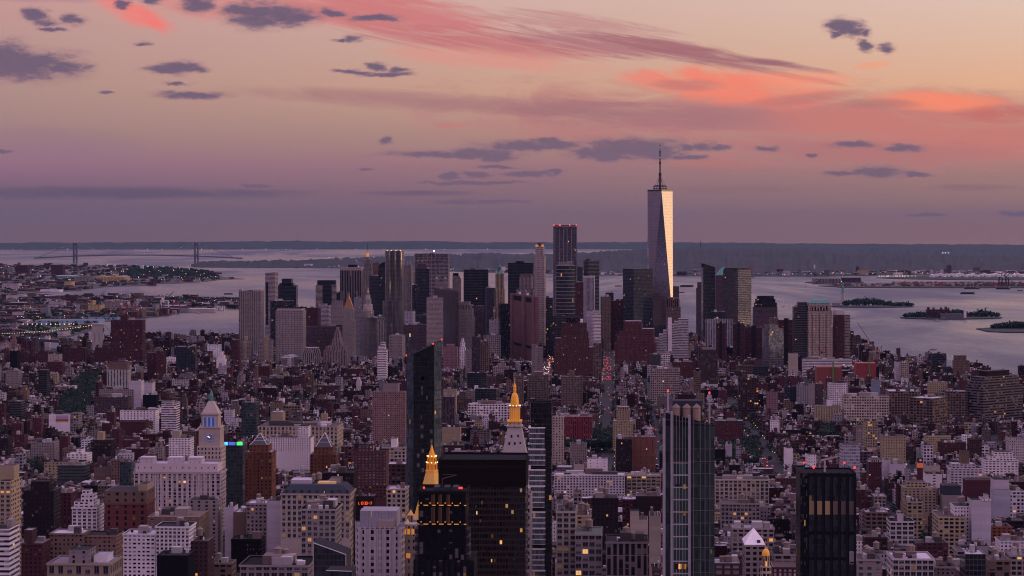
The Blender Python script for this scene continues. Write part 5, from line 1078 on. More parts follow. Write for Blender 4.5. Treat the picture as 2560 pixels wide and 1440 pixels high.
rows([
 (at, 'dark narrow tower with two cream edge stripes, left of the red brick slab', (25, 43), 876, 922, st('black', 'n'), dict(tiers=[(.15, .3, -.02, .3, 874, st('beige', 'n')), (.7, .95, -.02, .3, 874, st('beige', 'n'))])),
 (ab, 'wide wine brick slab in front of the river housing towers', (116, 155), 905, 936, st('wine', 'p')),
 (ab, 'cream block with stair head among the red housing towers', (120, 149), 886, 905, st('beige', 'p'), dict(tanks=0)),
 (ab, 'red brown apartment block paired left, right of the curved dark red tower', (368, 389), 882, 930, st('wine', 'd', lit=.03)),
 (ab, 'red brown apartment block paired right, beside the dark glass slab', (390, 410), 878, 932, st('brick', 'd', lit=.03)),
 (at, 'dark glass slab right of the red brown pair of blocks', (440, 488), 866, 932, gl((.03, .035, .05), .3, lit=.04, frame=(.04, .04, .05))),
 (ob, 'small white block with round roof lights behind red brown pair', (416, 438), 893, 908, st('white', 'p')),
 (ob, 'white stepped art deco shaft with a pointed top', (541, 562), 898, 915, st('white', 'n'), dict(tiers=[(.15, .85, .1, .9, 888), (.35, .65, .2, .8, 879)], bulk=0)),
 (ob, 'dark red flat topped block far left of the ribbed slab tower', (577, 596), 850, 905, st('wine', 'd')),
 (at, 'pale concrete slab tower with glassy strips under a tall blank roof screen', (267, 321), 924, 972, st((.40, .36, .34), 'v', bay=6, wf=.34, lit=0, pane=(.05, .07, .08)), dict(dep=24, tiers=[(.1, .95, .1, .9, 905, st('tan', 'n'))], bulk=0, lm='the pale slab with a roof screen')),
 (ob, 'blank lavender box with a raised back right of the pale slab', (322, 353), 952, 1000, st('lav', 'n'), dict(lm='the blank lavender box')),
 (ob, 'blank grey lavender box lit by one soft band', (353, 381), 957, 987, st('lav', 'n'), dict(bulk=1)),
 (ob, 'black low box at the foot of the lavender boxes', (357, 391), 987, 1014, st('black', 'n')),
 (ab, 'grey red apartment block with stacked bay windows facing the park', (235, 321), 993, 1026, st('mauve', 'p', wf=.55), dict(bulk=2)),
 (ob, 'pale jumble of stepped roofs under the pale slab with a roof screen', (248, 334), 973, 1000, st('stone', 'p'), dict(bulk=4)),
 (at, 'dark tower with stacked white balconies left of the park', (96, 117), 925, 986, gl((.02, .02, .025), .2), dict(tiers=[(.5, 1.05, -.05, .5, 927, st('white', 'b'))], bulk=0)),
 (ab, 'grey cream apartment block near the left edge with grid windows', (14, 46), 926, 955, st('stone', 'd')),
 (ob, 'dark glass box with lit floors near the left edge', (23, 53), 1003, 1035, gl((.03, .035, .04), .3, lit=.12, hf=.6)),
 (at, 'white glassy sail shaped tower with a black left edge', (403, 441), 1010, 1078, st('white', 'b', bay=3, hf=.6, lit=.01, pane=(.10, .10, .12)), dict(tiers=[(-.22, -.01, 0, .6, 1002, st('black', 'b', wf=.6)), (.0, .7, .1, .8, 1003, st('lav', 'b'))], bulk=0, lm='the white sail tower')),
 (ab, 'long low white block with small dark windows below the grey park block', (300, 390), 1026, 1052, st('white', 'p', bay=5), dict(bulk=2)),
 (ob, 'long dark red hall with white gutter line in front of the long white block', (292, 364), 1054, 1074, st('wine', 'n'), dict(bulk=0)),
 (ab, 'dark grid block split by a cream stair stripe', (226, 278), 1100, 1130, st('dk', 'l', pane=(.05, .03, .03)), dict(tiers=[(.34, .62, -.03, .5, 1080, st('buff', 'n'))], bulk=0, lm='the block with a cream stripe')),
 (ab, 'long low white roofed block left of the block with a cream stripe', (77, 137), 1106, 1132, st('stone', 'p'), dict(bulk=3)),
 (ab, 'white stepped block with a small square head near the left', (167, 219), 1134, 1158, st('white', 'p', bay=5), dict(tiers=[(.45, .7, .2, .8, 1124)])),
 (ab, 'buff block with a long terrace above the dark slate glass block', (110, 207), 1155, 1180, st('buff', 'p', bay=5), dict(bulk=3)),
 (ob, 'dark slate glass block with a few lit panes left of the long pale piered block', (145, 212), 1163, 1215, gl((.03, .045, .045), .3, frame=(.045, .05, .05), hf=.35, lit=.05)),
 (ab, 'white punched apartment block with a cream tank house left of the clock tower', (422, 476), 1095, 1152, st('white', 'a', lit=.01), dict(tiers=[(.1, .46, .2, .8, 1078, st('beige', 'n'))])),
 (ob, 'plain brown block left of the slim teal block', (235, 277), 1168, 1215, st('tan', 'n')),
 (ab, 'brown block with taller narrow back beside the plain brown block', (277, 300), 1150, 1218, st('tan', 'p')),
 (ob, 'slim teal glass block against the left end of the long pale piered block', (301, 328), 1155, 1218, gl((.06, .10, .11), .4, lit=.02), dict(dep=14)),
 (at, 'teal glass tower with grey base right of the clock tower', (604, 641), 1006, 1092, gl((.045, .07, .075), .4, frame=(.04, .05, .055), lit=.02), dict(tiers=[], lm='the teal glass tower')),
 (ob, 'long cream block with an arcade of tall arched windows', (646, 845), 1066, 1120, st((.42, .35, .27), 'l', bay=5, fh=5.5, wf=.5, hf=.66, lit=.05), dict(dep=60, d=2900, bulk=5, real=1120, lm='the long arcaded cream block')),
 (ab, 'buff windowed tank house rising behind the long arcaded cream block', (678, 707), 1030, 1062, st('buff', 'n'), dict(bulk=1)),
 (ab, 'white apartment slab with rows of small windows before the arcaded cream block', (671, 778), 1094, 1172, st('white', 'd', bay=3.0, fh=2.9, wf=.42, hf=.45, lit=.015), dict(tiers=[(.68, .93, .1, .9, 1066)], bulk=2, real=1245, lm='the white small windowed slab')),
 (ob, 'cream low block with six tall slots below the white small windowed slab', (687, 737), 1146, 1170, st('beige', 'p', bay=7, wf=.2, hf=.7)),
 (at, 'tall brown pink apartment tower with a penthouse box', (931, 1013), 980, 1108, st((.25, .155, .145), 'p', bay=3.0, fh=3.1, wf=.5, hf=.45, lit=.02), dict(tiers=[(.3, .78, .2, .9, 959, st('stone', 'n'))], dep=26, lm='the tall brown pink tower')),
 (at, 'slim white tower of thin floor bands with a stepped top', (943, 966), 875, 948, st('white', 'b', hf=.4, lit=.0), dict(tiers=[(.1, .85, .1, .9, 865), (.35, .8, .2, .8, 857)], bulk=0, lm='the slim white banded tower')),
 (ab, 'pink brick block with cornice right of the slanted dark glass tower', (1108, 1143), 868, 922, st('pink', 'd', lit=.01), dict(tiers=[(.2, .75, .1, .9, 861)])),
 (ch, 'white church tower with a clock and round belfry', (1149, 1164), 868, 918, st('white', 'p', bay=4), dict(dep=14, tiers=[(.15, .85, .1, .9, 855), (.3, .7, .3, .7, 845)], bulk=0)),
 (at, 'plain mauve ribbed tower right of the white church tower', (1180, 1201), 842, 925, st('mauve', 'V', bay=2, lit=0)),
 (at, 'tan grid tower standing right of the plain mauve ribbed tower', (1201, 1221), 853, 930, st('tan', 'l', lit=.03)),
 (ob, 'pale stepped stone block left of the plain mauve ribbed tower', (1163, 1180), 876, 925, st('stone', 'd')),
 (ob, 'black glass box left of the brick slab trio', (1168, 1216), 932, 978, gl((.014, .016, .022), .2, lit=.02)),
 (ob, 'dark glass box with a white rimmed roof', (1188, 1240), 972, 1006, gl((.016, .02, .022), .25, lit=.01)),
 (ob, 'pale stone block with a columned upper floor left of the black glass box', (1107, 1140), 975, 1035, st('buff', 'd', lit=.06)),
 (ob, 'brown tower block with fine vertical grid beside the slanted dark glass tower', (1106, 1135), 992, 1052, st('mauve', 'V', lit=.0)),
 (ob, 'long white loft with water drums on the roof', (1170, 1275), 1010, 1040, st('white', 'l', lit=.01), dict(tanks=2, bulk=3)),
 (ob, 'cream blank walled block right of the slanted dark glass tower', (1105, 1150), 1068, 1100, st('buff', 'n'), dict(bulk=2)),
 (at, 'first of three brown grid slabs with concrete edge piers, partly hidden', (1284, 1308), 940, 1010, st((.16, .12, .105), 'd', bay=2.6, fh=3, wf=.6, hf=.6, lit=.01), dict(group='brown grid slabs', tiers=[(.8, 1.0, -.03, 1, 939, st('tan', 'n'))])),
 (at, 'middle of three brown grid slabs with concrete edge piers', (1318, 1370), 938, 1005, st((.16, .12, .105), 'd', bay=2.6, fh=3, wf=.6, hf=.6, lit=.02), dict(group='brown grid slabs', tiers=[(.0, .16, -.03, 1, 937, st('tan', 'n')), (.9, 1.0, -.03, 1, 937, st('tan', 'n')), (.3, .75, .2, .8, 929, st('tan', 'n'))], bulk=0, lm='the middle brown grid slab')),
 (at, 'right hand brown grid slab with a small gabled roof house', (1403, 1456), 942, 1010, st((.16, .12, .105), 'd', bay=2.6, fh=3, wf=.6, hf=.6, lit=.02), dict(group='brown grid slabs', tiers=[(.0, .16, -.03, 1, 941, st('tan', 'n')), (.9, 1.0, -.03, 1, 941, st('tan', 'n')), (.36, .62, .2, .8, 927, st('tan', 'n'))], bulk=0, lm='the right brown grid slab')),
 (ob, 'dark red cube library with close vertical slits beside the square park', (1409, 1480), 1042, 1090, st((.20, .04, .05), 'V', bay=3.2, wf=.35, lit=0, sp=.4), dict(dep=46, bulk=1, roofc='tan', lm='the dark red cube')),
 (ab, 'cream apartment tower left of the dark red cube', (1381, 1409), 1042, 1160, st('beige', 'p', lit=.01), dict(tanks=1, dep=24)),
 (ab, 'stepped beige art deco apartment tower with a tapering crown', (1532, 1583), 1052, 1100, st('buff', 'p', lit=.01), dict(dep=28, tiers=[(.18, .84, .1, .9, 1024), (.24, .78, .15, .85, 1018, st('buff', 'v'))], bulk=0, lm='the stepped beige tower')),
 (ob, 'pale lit office loft with dense square windows beyond the square park', (1626, 1700), 922, 988, st((.34, .27, .25), 'l', bay=3.6, fh=4, lit=.12), dict(dep=40, bulk=2, lm='the pale lit loft')),
 (ab, 'slender tan tower with a dark tank on its roof', (1735, 1752), 928, 988, st('tan', 'b', hf=.3), dict(tiers=[(.3, .8, .2, .8, 922, st('black', 'n'))], bulk=0)),
 (at, 'glass and brown brick tower with a pale cornice box', (1746, 1794), 874, 965, st('brown', 'l', pane=(.04, .045, .055), lit=.03), dict(tiers=[(.2, .9, .1, .9, 868, st('stone', 'n'))], lm='the glass and brown brick tower')),
 (ob, 'red brick block with dormered grey roof and an orange gable', (1684, 1732), 905, 945, st('brick', 'd'), dict(bulk=3)),
 (ob, 'grey glass half of a low pair beside a white windowed block', (1626, 1652), 886, 918, gl((.09, .10, .11), .4)),
 (ob, 'white block with large square windows below the pale terraced block', (1652, 1675), 884, 916, st('white', 'l')),
 (ab, 'beige narrow block right of the huge brown brick block', (1483, 1503), 858, 945, st('tan', 'l', lit=.05)),
 (ab, 'pale pink tower with punched windows by the white lit avenue', (1329, 1357), 868, 930, st('stone', 'd', lit=.0), dict(tiers=[(.0, .4, .1, .9, 862)])),
 (ob, 'dark glass block edged by a cyan light line', (1882, 1920), 917, 945, gl((.02, .025, .03), .2), dict(tiers=[], bulk=0)),
 (ob, 'brown office loft with many amber lit windows', (1846, 1896), 944, 1022, st('brown', 'l', bay=3.6, lit=.16), dict(bulk=2, lm='the amber lit brown loft')),
 (ab, 'pink brick school block with pale green roof near the triangular park', (1788, 1858), 1052, 1090, st('brick', 'd'), dict(roofc=(.12, .3, .27), bulk=2)),
 (ab, 'dark brown brick slab left half of a broad pair', (1540, 1580), 1098, 1185, st('dk', 'd', lit=.03), dict(dep=24)),
 (ab, 'red brown slab with a white roof edge, right half of a broad pair', (1580, 1639), 1092, 1178, st((.17, .075, .06), 'p', bay=8, wf=.12), dict(dep=24, tanks=1, bulk=2, lm='the red brown slab')),
 (ob, 'white blank block with four small windows left of the dark brick slab', (1468, 1519), 1148, 1190, st('white', 'p', bay=9, wf=.2, hf=.2), dict(tanks=0)),
 (ab, 'cream block with a hipped tank house', (1435, 1460), 1160, 1192, st('beige', 'n')),
 (ab, 'pale stone apartment block with ornate top, lower edge of the square park', (1425, 1466), 1110, 1150, st('stone', 'd')),
 (ab, 'long white apartment block with deep window rows', (1386, 1562), 1186, 1246, st((.55, .50, .54), 'a', bay=3.4, fh=3.0, wf=.55, hf=.5, lit=.01), dict(bulk=4, real=1246, lm='the long white apartment block')),
 (lb, 'buff department store loft with large paired windows', (1567, 1652), 1188, 1240, st('buff', 'q', lit=.02), dict(bulk=2, tanks=1, real=1240, lm='the buff loft')),
 (lb, 'cream loft with a row of big arched windows right of the white finned tower', (1788, 1922), 1198, 1268, st((.41, .35, .28), 'q', bay=5, fh=4.4, wf=.62, hf=.66, lit=.05), dict(bulk=2, tanks=2, real=1262, lm='the cream arched loft')),
 (lb, 'pale stone loft with arched upper windows before the cream arched loft', (1803, 1899), 1258, 1330, st('stone', 'l', bay=3.8, lit=.04), dict(tanks=2, bulk=2, real=1330, lm='the pale stone loft')),
 (lb, 'long pale loft with evenly spaced dark windows behind the white pyramid roof', (1830, 1935), 1320, 1365, st('stone', 'l', bay=5), dict(bulk=3, d=1900)),
 # right hand side
 (ab, 'buff grid apartment tower with a brown shaded flank', (2163, 2193), 1053, 1125, st((.42, .34, .21), 'l', bay=3.4, fh=3.6, lit=.0), dict(dep=26, real=1120, lm='the buff grid tower')),
 (ab, 'buff apartment block with dotted windows right of the buff grid tower', (2206, 2264), 1090, 1158, st('buff', 'd', bay=3.4, wf=.34, lit=.0), dict(roofc='slate')),
 (ob, 'pale lavender blue clad block with a tilted side above the black ribbed tower', (2104, 2150), 1112, 1200, gl((.30, .31, .36), .3, frame=(.40, .38, .44), bay=2.4, wf=.8, hf=.6), dict(bulk=0, lm='the pale lavender clad block')),
 (ob, 'white square gridded block left of the long lit cream warehouse', (2073, 2118), 958, 1008, st('white', 'l', bay=3.2, fh=3.6, wf=.55), dict(dep=30)),
 (ob, 'long cream warehouse with lit ribbon windows and white piers', (2110, 2222), 990, 1045, st((.48, .41, .34), 'q', bay=4, fh=4.2, wf=.66, hf=.55, lit=.10), dict(dep=34, tanks=2, bulk=3, lm='the long lit cream warehouse')),
 (ob, 'brown warehouse with regular windows right of the long lit cream warehouse', (2222, 2300), 978, 1040, st('tan', 'l', lit=.0), dict(dep=50, bulk=2)),
 (ob, 'brown grid warehouse block with a lit top floor', (2282, 2332, 2380, 52), 996, 1060, st('tan', 'q', lit=.04), dict(bulk=1)),
 (ob, 'tan grid block behind the brown grid warehouse', (2368, 2418), 978, 1040, st('tan', 'l', lit=.01)),
 (ob, 'great ziggurat office block of dark and pale bands at right edge', (2422, 2458, 2580, 40), 968, 1042, st((.13, .105, .11), 'b', bay=4, fh=4.4, hf=.5, lit=.04, refl=.05), dict(tiers=[(.02, .95, .05, .9, 955), (.06, .9, .1, .8, 943), (.2, .75, .2, .7, 930, st('dk', 'n'))], bulk=2, lm='the banded ziggurat')),
 (ob, 'banded glass tower standing before the river at right', (2331, 2366), 884, 930, st('slate', 'b', hf=.5, bay=4), dict(dep=30, lm='the banded river tower')),
 (ob, 'beige stepped hotel block with a dark recess at its top', (2386, 2424), 902, 935, st('tan', 'd', wf=.5), dict(tiers=[(.05, .8, .1, .9, 889)], lm='the beige stepped hotel')),
 (ob, 'small slanted glass studio before the banded river tower', (2355, 2378), 916, 932, gl((.07, .08, .10), .5)),
 (ob, 'buff framed gateway block with a glass slot', (1973, 1995), 884, 936, st('beige', 'n'), dict(tiers=[], bulk=0)),
 (ob, 'long white striped office block under the green roofed beige tower', (2008, 2130), 898, 920, st('white', 'b', bay=4, hf=.5, lit=.05), dict(bulk=3)),
 (ob, 'grey office block left of the white square gridded block', (1994, 2022), 962, 1012, st('grey', 'p', lit=.03)),
 (ob, 'mauve office block beside a blank pale party wall', (2036, 2058), 960, 1010, st('mauve', 'd', lit=.05)),
 (ob, 'dark grid office block left of the blank party wall', (1962, 1993), 968, 1008, st('slate', 'l')),
 (ob, 'pale blank party wall block among the grey offices', (2022, 2037), 958, 1012, st('stone', 'n')),
 (ob, 'red mauve block at the left of the grey office row', (1918, 1945), 980, 1025, st('pink', 'd')),
 (ab, 'yellow brick apartment house with a white church like tower', (2038, 2102), 1015, 1045, st('buff', 'a'), dict(tiers=[(.48, .66, .2, .6, 1000, st('white', 'n'))], bulk=0)),
 (ob, 'blue grey blank block in the river side district', (2182, 2200), 950, 985, st((.20, .23, .28), 'n')),
 (ob, 'pale block with a chimney like stack by the river', (2240, 2262), 905, 935, st('lav', 'n')),
 (ob, 'cream block with square windows beside a dark evergreen shape', (2252, 2272), 906, 938, st('beige', 'l')),
 (at, 'white slab with dotted windows at the right edge', (2523, 2560), 1094, 1160, st((.42, .38, .38), 'd', lit=.02), dict(lm='the white right edge slab')),
 (ab, 'terraced white apartment block stepping up to the right', (2462, 2545), 1150, 1195, st('white', 'a', lit=.01), dict(tiers=[(.15, .95, .1, .95, 1140), (.3, .85, .15, .9, 1131)], lm='the terraced white block')),
 (ab, 'lavender stepped apartment pile left of the terraced white block', (2376, 2455), 1170, 1235, st('lav', 'a', lit=.02), dict(tiers=[(.05, .8, .1, .9, 1160), (.36, .62, .2, .8, 1128, st('tan', 'n'))], bulk=2)),
 (ob, 'blank cream box with one vent right of the brick clock turret', (2314, 2350), 1164, 1205, st('beige', 'n'), dict(bulk=1)),
 (ob, 'white low box below the blank cream box', (2316, 2355), 1185, 1225, st('white', 'p', bay=14, wf=.2, hf=.4)),
 (ob, 'lavender white long box left of the brick clock turret', (2178, 2226), 1150, 1182, st('lav', 'n')),
 (ob, 'low lavender box with ventilated wall', (2226, 2261), 1160, 1186, st('lav', 'n')),
 (lb, 'red brown block with a lit arcaded roof pavilion', (2172, 2204), 1155, 1215, st('wine', 'd', lit=.02), dict(tiers=[(.2, .85, .1, .9, 1150, st('beige', 'v', lit=.5, bay=2.5))], bulk=0)),
 (lb, 'wide buff loft with white window units, stepping back at the top', (2260, 2340), 1218, 1285, st('buff', 'a', wf=.62), dict(tiers=[(.1, .7, .2, .9, 1206)], bulk=2, tanks=1, real=1280, lm='the wide buff loft')),
 (lb, 'small buff loft with ranked windows below the wide buff loft', (2268, 2306), 1254, 1300, st('buff', 'l')),
 (ob, 'blank mauve wall block under a grey penthouse', (2358, 2408), 1238, 1290, st('stone', 'n'), dict(tiers=[(.0, .9, .1, .9, 1214, st('slate', 'n'))])),
 (lb, 'dark wine block behind the blank mauve wall block', (2416, 2490), 1200, 1262, st('wine', 'n')),
 (ob, 'lavender glass backed slab with dark right side windows', (2486, 2526), 1224, 1305, st((.36, .35, .40), 'n'), dict(tiers=[(.0, .95, .1, .9, 1200, st('lav', 'n'))])),
 (lb, 'white loft with two ranks of big dark windows', (2225, 2285), 1303, 1372, st((.50, .46, .48), 'q', bay=6, lit=.0, fh=4.4), dict(bulk=2, tiers=[(.36, .6, .3, .7, 1286, st('lav', 'n'))], real=1360, lm='the white two rank loft')),
 (lb, 'ornate buff gabled loft with arched arcade', (2346, 2412), 1292, 1360, st((.36, .29, .19), 'l', lit=.0), dict(dep=44, bulk=0, tanks=1, lm='the ornate gabled loft')),
 (lb, 'white tower loft with paired windows beside a lavender blank wall', (2386, 2430), 1265, 1355, st('white', 'p', bay=3, lit=.0), dict(bulk=0)),
 (at, 'tall pale slab with a white windowed right edge', (2429, 2477), 1250, 1360, st((.44, .41, .45), 'n'), dict(tiers=[(.55, 1.0, -.02, .8, 1247, st('white', 'p', bay=3.4)), (.74, .9, .1, .6, 1238, st('lav', 'n'))], bulk=0, lm='the tall pale slab')),
 (lb, 'orange brown brick block right of the tall pale slab', (2480, 2528), 1316, 1350, st((.24, .085, .05), 'p', bay=5), dict()),
 (lb, 'tan loft with deep window grid right of the black ribbed tower', (2164, 2220), 1280, 1335, st('tan', 'q', lit=.03), dict(tanks=1)),
 (lb, 'pale mauve loft with a hanging water tank right of the black ribbed tower', (2185, 2215), 1240, 1290, st('stone', 'l'), dict(tanks=1)),
 (lb, 'white cast front loft with a lit top floor and dark cornice', (2232, 2334), 1396, 1480, st((.50, .45, .45), 'q', bay=4.4, fh=4.6, lit=.14), dict(d=1640, dep=36, bulk=3, tanks=2, roofc='lav', real=1440, lm='the white cast front loft')),
 (lb, 'black glass loft with a pale gridded left wall', (2413, 2464), 1385, 1480, gl((.012, .012, .014), .1, lit=.01), dict(d=1600, tiers=[(-.42, -.01, .0, .9, 1378, st('grey', 'l'))], bulk=2)),
 (lb, 'cream stucco block with square green panes', (2142, 2205), 1398, 1480, st('stone', 'q', bay=7, wf=.5, hf=.5, pane=(.04, .07, .07)), dict(d=1580, bulk=3)),
 (lb, 'white low gallery block at the lower right edge', (2500, 2570), 1352, 1392, st('white', 'p', lit=.04), dict(bulk=2)),
 (lb, 'tan arched loft at the lower right corner', (2472, 2525), 1400, 1480, st('tan', 'q'), dict(d=1640, tanks=1)),
 (lb, 'small grey loft at the far lower right corner', (2527, 2570), 1388, 1480, st('stone', 'l'), dict(d=1700, tanks=1)),
 (lb, 'cream loft with a flat parapet left of the black ribbed tower', (1935, 2000), 1385, 1480, st('stone', 'q', lit=.02), dict(d=1620, bulk=3)),
 (lb, 'red mansard block with white arched dormers under the black ribbed tower', (1932, 2018), 1418, 1480, st('wine', 'p', bay=3.4, wf=.5, hf=.7, pane=(.4, .38, .38)), dict(d=1560, bulk=0)),
 # lower left
 (at, 'tall buff apartment tower with a gridded sunlit side at left edge', (-30, 28), 1202, 1480, st((.40, .31, .21), 'a', bay=4.2, fh=3.1, wf=.55, hf=.5, lit=.01), dict(d=1550, dep=27, tiers=[(.35, 1.0, .3, .8, 1168, st('buff', 'n'))], bulk=0, real=1440, lm='the tall buff tower')),
 (at, 'white banded balcony slab at the lower left edge', (-30, 24), 1322, 1480, st('white', 'b', hf=.45, bay=4), dict(d=1520)),
 (ab, 'broad dark brown brick block right of the tall buff tower', (58, 135), 1226, 1335, st('dk', 'p', lit=.03), dict(d=1950, tiers=[(.2, .8, .2, .9, 1205)], bulk=2, tanks=1, lm='the broad dark brown block')),
 (ab, 'dark red brick block with stepped right side', (136, 178), 1232, 1320, st('wine', 'p', lit=.02), dict(d=2000, bulk=2)),
 (ab, 'white terraced apartment block with a tall stair head', (180, 243), 1268, 1340, st('white', 'a', bay=4, lit=.0), dict(d=1880, tiers=[(.05, .85, .1, .9, 1255), (.3, .78, .2, .8, 1238), (.32, .62, .3, .7, 1228)], bulk=0, real=1330, lm='the white terraced block')),
 (lb, 'red brick hotel block with a tan top and gold lit windows', (262, 367), 1258, 1340, st((.13, .045, .045), 'p', bay=6.4, fh=5, wf=.34, hf=.55, lit=.08), dict(d=1860, dep=34, tiers=[(.0, 1.0, .0, 1.0, 1227, st('tan', 'p', bay=6.4, fh=5, wf=.34)), (.76, .98, .2, .8, 1212, st('buff', 'n'))], bulk=0, lm='the tan topped brick block')),
 (lb, 'wide tan block with green copper roof lanterns', (368, 498), 1292, 1360, st('tan', 'q', bay=9, wf=.2, hf=.4), dict(d=1820, dep=46, bulk=3, roofc='tan', real=1360, lm='the copper lantern block')),
 (lb, 'stone block with arcaded wall behind the copper lantern block', (470, 545), 1250, 1330, st('stone', 'p', bay=7, wf=.3), dict(d=1960)),
 (ab, 'white grid apartment block, low left wing', (308, 388), 1334, 1430, st('white', 'a', bay=3.4, lit=.01), dict(d=1700, bulk=2, roofc='lav')),
 (ab, 'white grid apartment block, taller right half with roof planting', (389, 474), 1316, 1420, st('white', 'a', bay=3.4, lit=.02), dict(d=1695, bulk=2, tiers=[], real=1410, lm='the white grid block')),
 (ab, 'brown brick apartment block with pale bands, left of its pair', (124, 208), 1333, 1400, st('tan', 'p', lit=.03), dict(d=1760, bulk=2)),
 (ab, 'brown brick apartment block with pale bands, right of its pair', (209, 291), 1338, 1400, st((.19, .12, .105), 'p', lit=.03), dict(d=1765, bulk=1)),
 (ab, 'dark wine block with a narrow white tower front', (38, 106), 1358, 1430, st('wine', 'p', lit=.01), dict(d=1720, tiers=[(.3, .6, .1, .6, 1326, st('brown', 'n'))], bulk=1)),
 (lb, 'ornate buff hall with an arcade and a square white panelled turret', (118, 277), 1408, 1480, st((.33, .26, .19), 'l', bay=6, fh=9, wf=.5, hf=.6), dict(d=1520, dep=36, tiers=[(.32, .64, .1, .7, 1376, st('stone', 'p', bay=6, wf=.3, hf=.6)), (.68, .9, .3, .8, 1392, st('white', 'n'))], bulk=0, real=1440, lm='the ornate buff hall')),
 (ob, 'black flat box with red roof lights below the white grid block', (392, 470), 1388, 1480, st('black', 'n'), dict(d=1560, bulk=1)),
 (ab, 'narrow brown block right of the white grid block', (474, 520), 1352, 1430, st('brown', 'p'), dict(d=1700, tanks=1)),
 (ab, 'lavender party wall block with a small round tank', (562, 583), 1268, 1330, st('lav', 'n'), dict(d=1950)),
 (ab, 'brown brick party wall block beside the lavender party wall', (584, 615), 1280, 1345, st('tan', 'n'), dict(d=1930, bulk=2)),
 (lb, 'pale grey loft with rows of paired windows left of the mansard block', (616, 667), 1258, 1345, st('stone', 'p', wf=.55), dict(d=1920, bulk=2)),
 (ab, 'lavender blank slab with a lit left edge', (667, 700), 1252, 1345, st('lav', 'n'), dict(d=1900)),
 (ab, 'dark wine apartment block speckled with pale blinds', (885, 966), 1128, 1240, st((.10, .04, .045), 'a', bay=3.6, wf=.5, hf=.42, pane=(.20, .19, .21), lit=.02), dict(d=2150, dep=26, bulk=2, tiers=[(.1, .55, .3, .9, 1116)], real=1240, lm='the pale blind wine block')),
 (ob, 'cream office block with three amber windows left of the slanted glass tower', (956, 1014), 1118, 1185, st('beige', 'l', lit=.07), dict(d=2500, bulk=2, tiers=[(.35, .6, .2, .8, 1098, st('white', 'n'))])),
 (ob, 'wine red lower block left of the slanted dark glass tower', (966, 1014), 1160, 1225, st('brown', 'l'), dict(d=2250)),
 (ob, 'cream block with a slatted lavender roof at the foot of the slanted glass tower', (967, 1015), 1222, 1290, st('beige', 'l'), dict(d=1900, roofc='lav')),
 (lb, 'grey stone loft with vertical piers and a crowded dark roof', (752, 840), 1272, 1400, st((.32, .28, .26), 'l', bay=4.6, fh=4.2, wf=.6, sp=.5, lit=.01), dict(d=1650, dep=36, bulk=5, roofc='black', real=1390, lm='the grey piered loft')),
 (lb, 'cream loft with paired windows beside the white finned tower base', (1391, 1440), 1278, 1430, st('beige', 'l', lit=.04), dict(d=1560, dep=36, bulk=3, real=1430, lm='the cream loft')),
 (lb, 'buff gable fronted loft with two lit windows', (1440, 1477), 1288, 1360, st('buff', 'p', bay=6, lit=.1), dict(d=1640)),
 (lb, 'stone loft with a green edged roof and ranked triple windows', (1438, 1505), 1334, 1440, st((.30, .25, .24), 'q', bay=4.6, fh=5), dict(d=1540, dep=36, tanks=2, roofc=(.10, .13, .11), real=1440, lm='the green edged loft')),
 (lb, 'wide stone loft with tall piers and a cluttered pipe roof', (1515, 1620), 1354, 1480, st((.25, .20, .20), 'v', bay=4.4, wf=.58, fh=4.6, lit=.02, sp=0), dict(d=1530, dep=36, bulk=5, tanks=1, lm='the wide piered loft')),
 (ob, 'tall blank buff party wall with a red lamp, left of the white finned tower', (1624, 1652), 1290, 1480, st((.30, .26, .20), 'n'), dict(d=1500)),
 (ob, 'pale blank tower block behind the wide piered loft', (1576, 1620), 1300, 1360, st('beige', 'n'), dict(d=1750, tiers=[(.0, .5, .2, .8, 1280)], bulk=1)),
 (ab, 'dark brick block with two lit windows in the roof tank cluster', (1480, 1545), 1245, 1300, st('dk', 'p', lit=.06), dict(d=1950, tanks=2)),
 (ab, 'dark flat block with a bright skylight behind the wide piered loft', (1590, 1652), 1240, 1290, st('dk', 'n'), dict(d=1950, bulk=3)),
 (ab, 'red brick block with white trims in the roof tank cluster', (1556, 1592), 1248, 1300, st('wine', 'p'), dict(d=1960)),
 (ab, 'slim stone tower house with ranked windows in the roof tank cluster', (1434, 1454), 1232, 1275, st('stone', 'l'), dict(d=2050)),
 (lb, 'brown block with a glazed top at the foot of the white finned tower', (1632, 1652), 1425, 1480, st('brown', 'l', pane=(.05, .09, .09)), dict(d=1450)),
 (lb, 'brick block with white windows left of the white pyramid roof', (1787, 1850), 1408, 1480, st('brown', 'q', pane=(.2, .2, .22)), dict(d=1560, bulk=3)),
 (lb, 'flat roofed loft with bold cornice at the bottom edge', (600, 772), 1412, 1480, st('stone', 'l', lit=.02), dict(d=1420, dep=40, bulk=5, roofc='black', real=1440, lm='the bold corniced loft')),
])
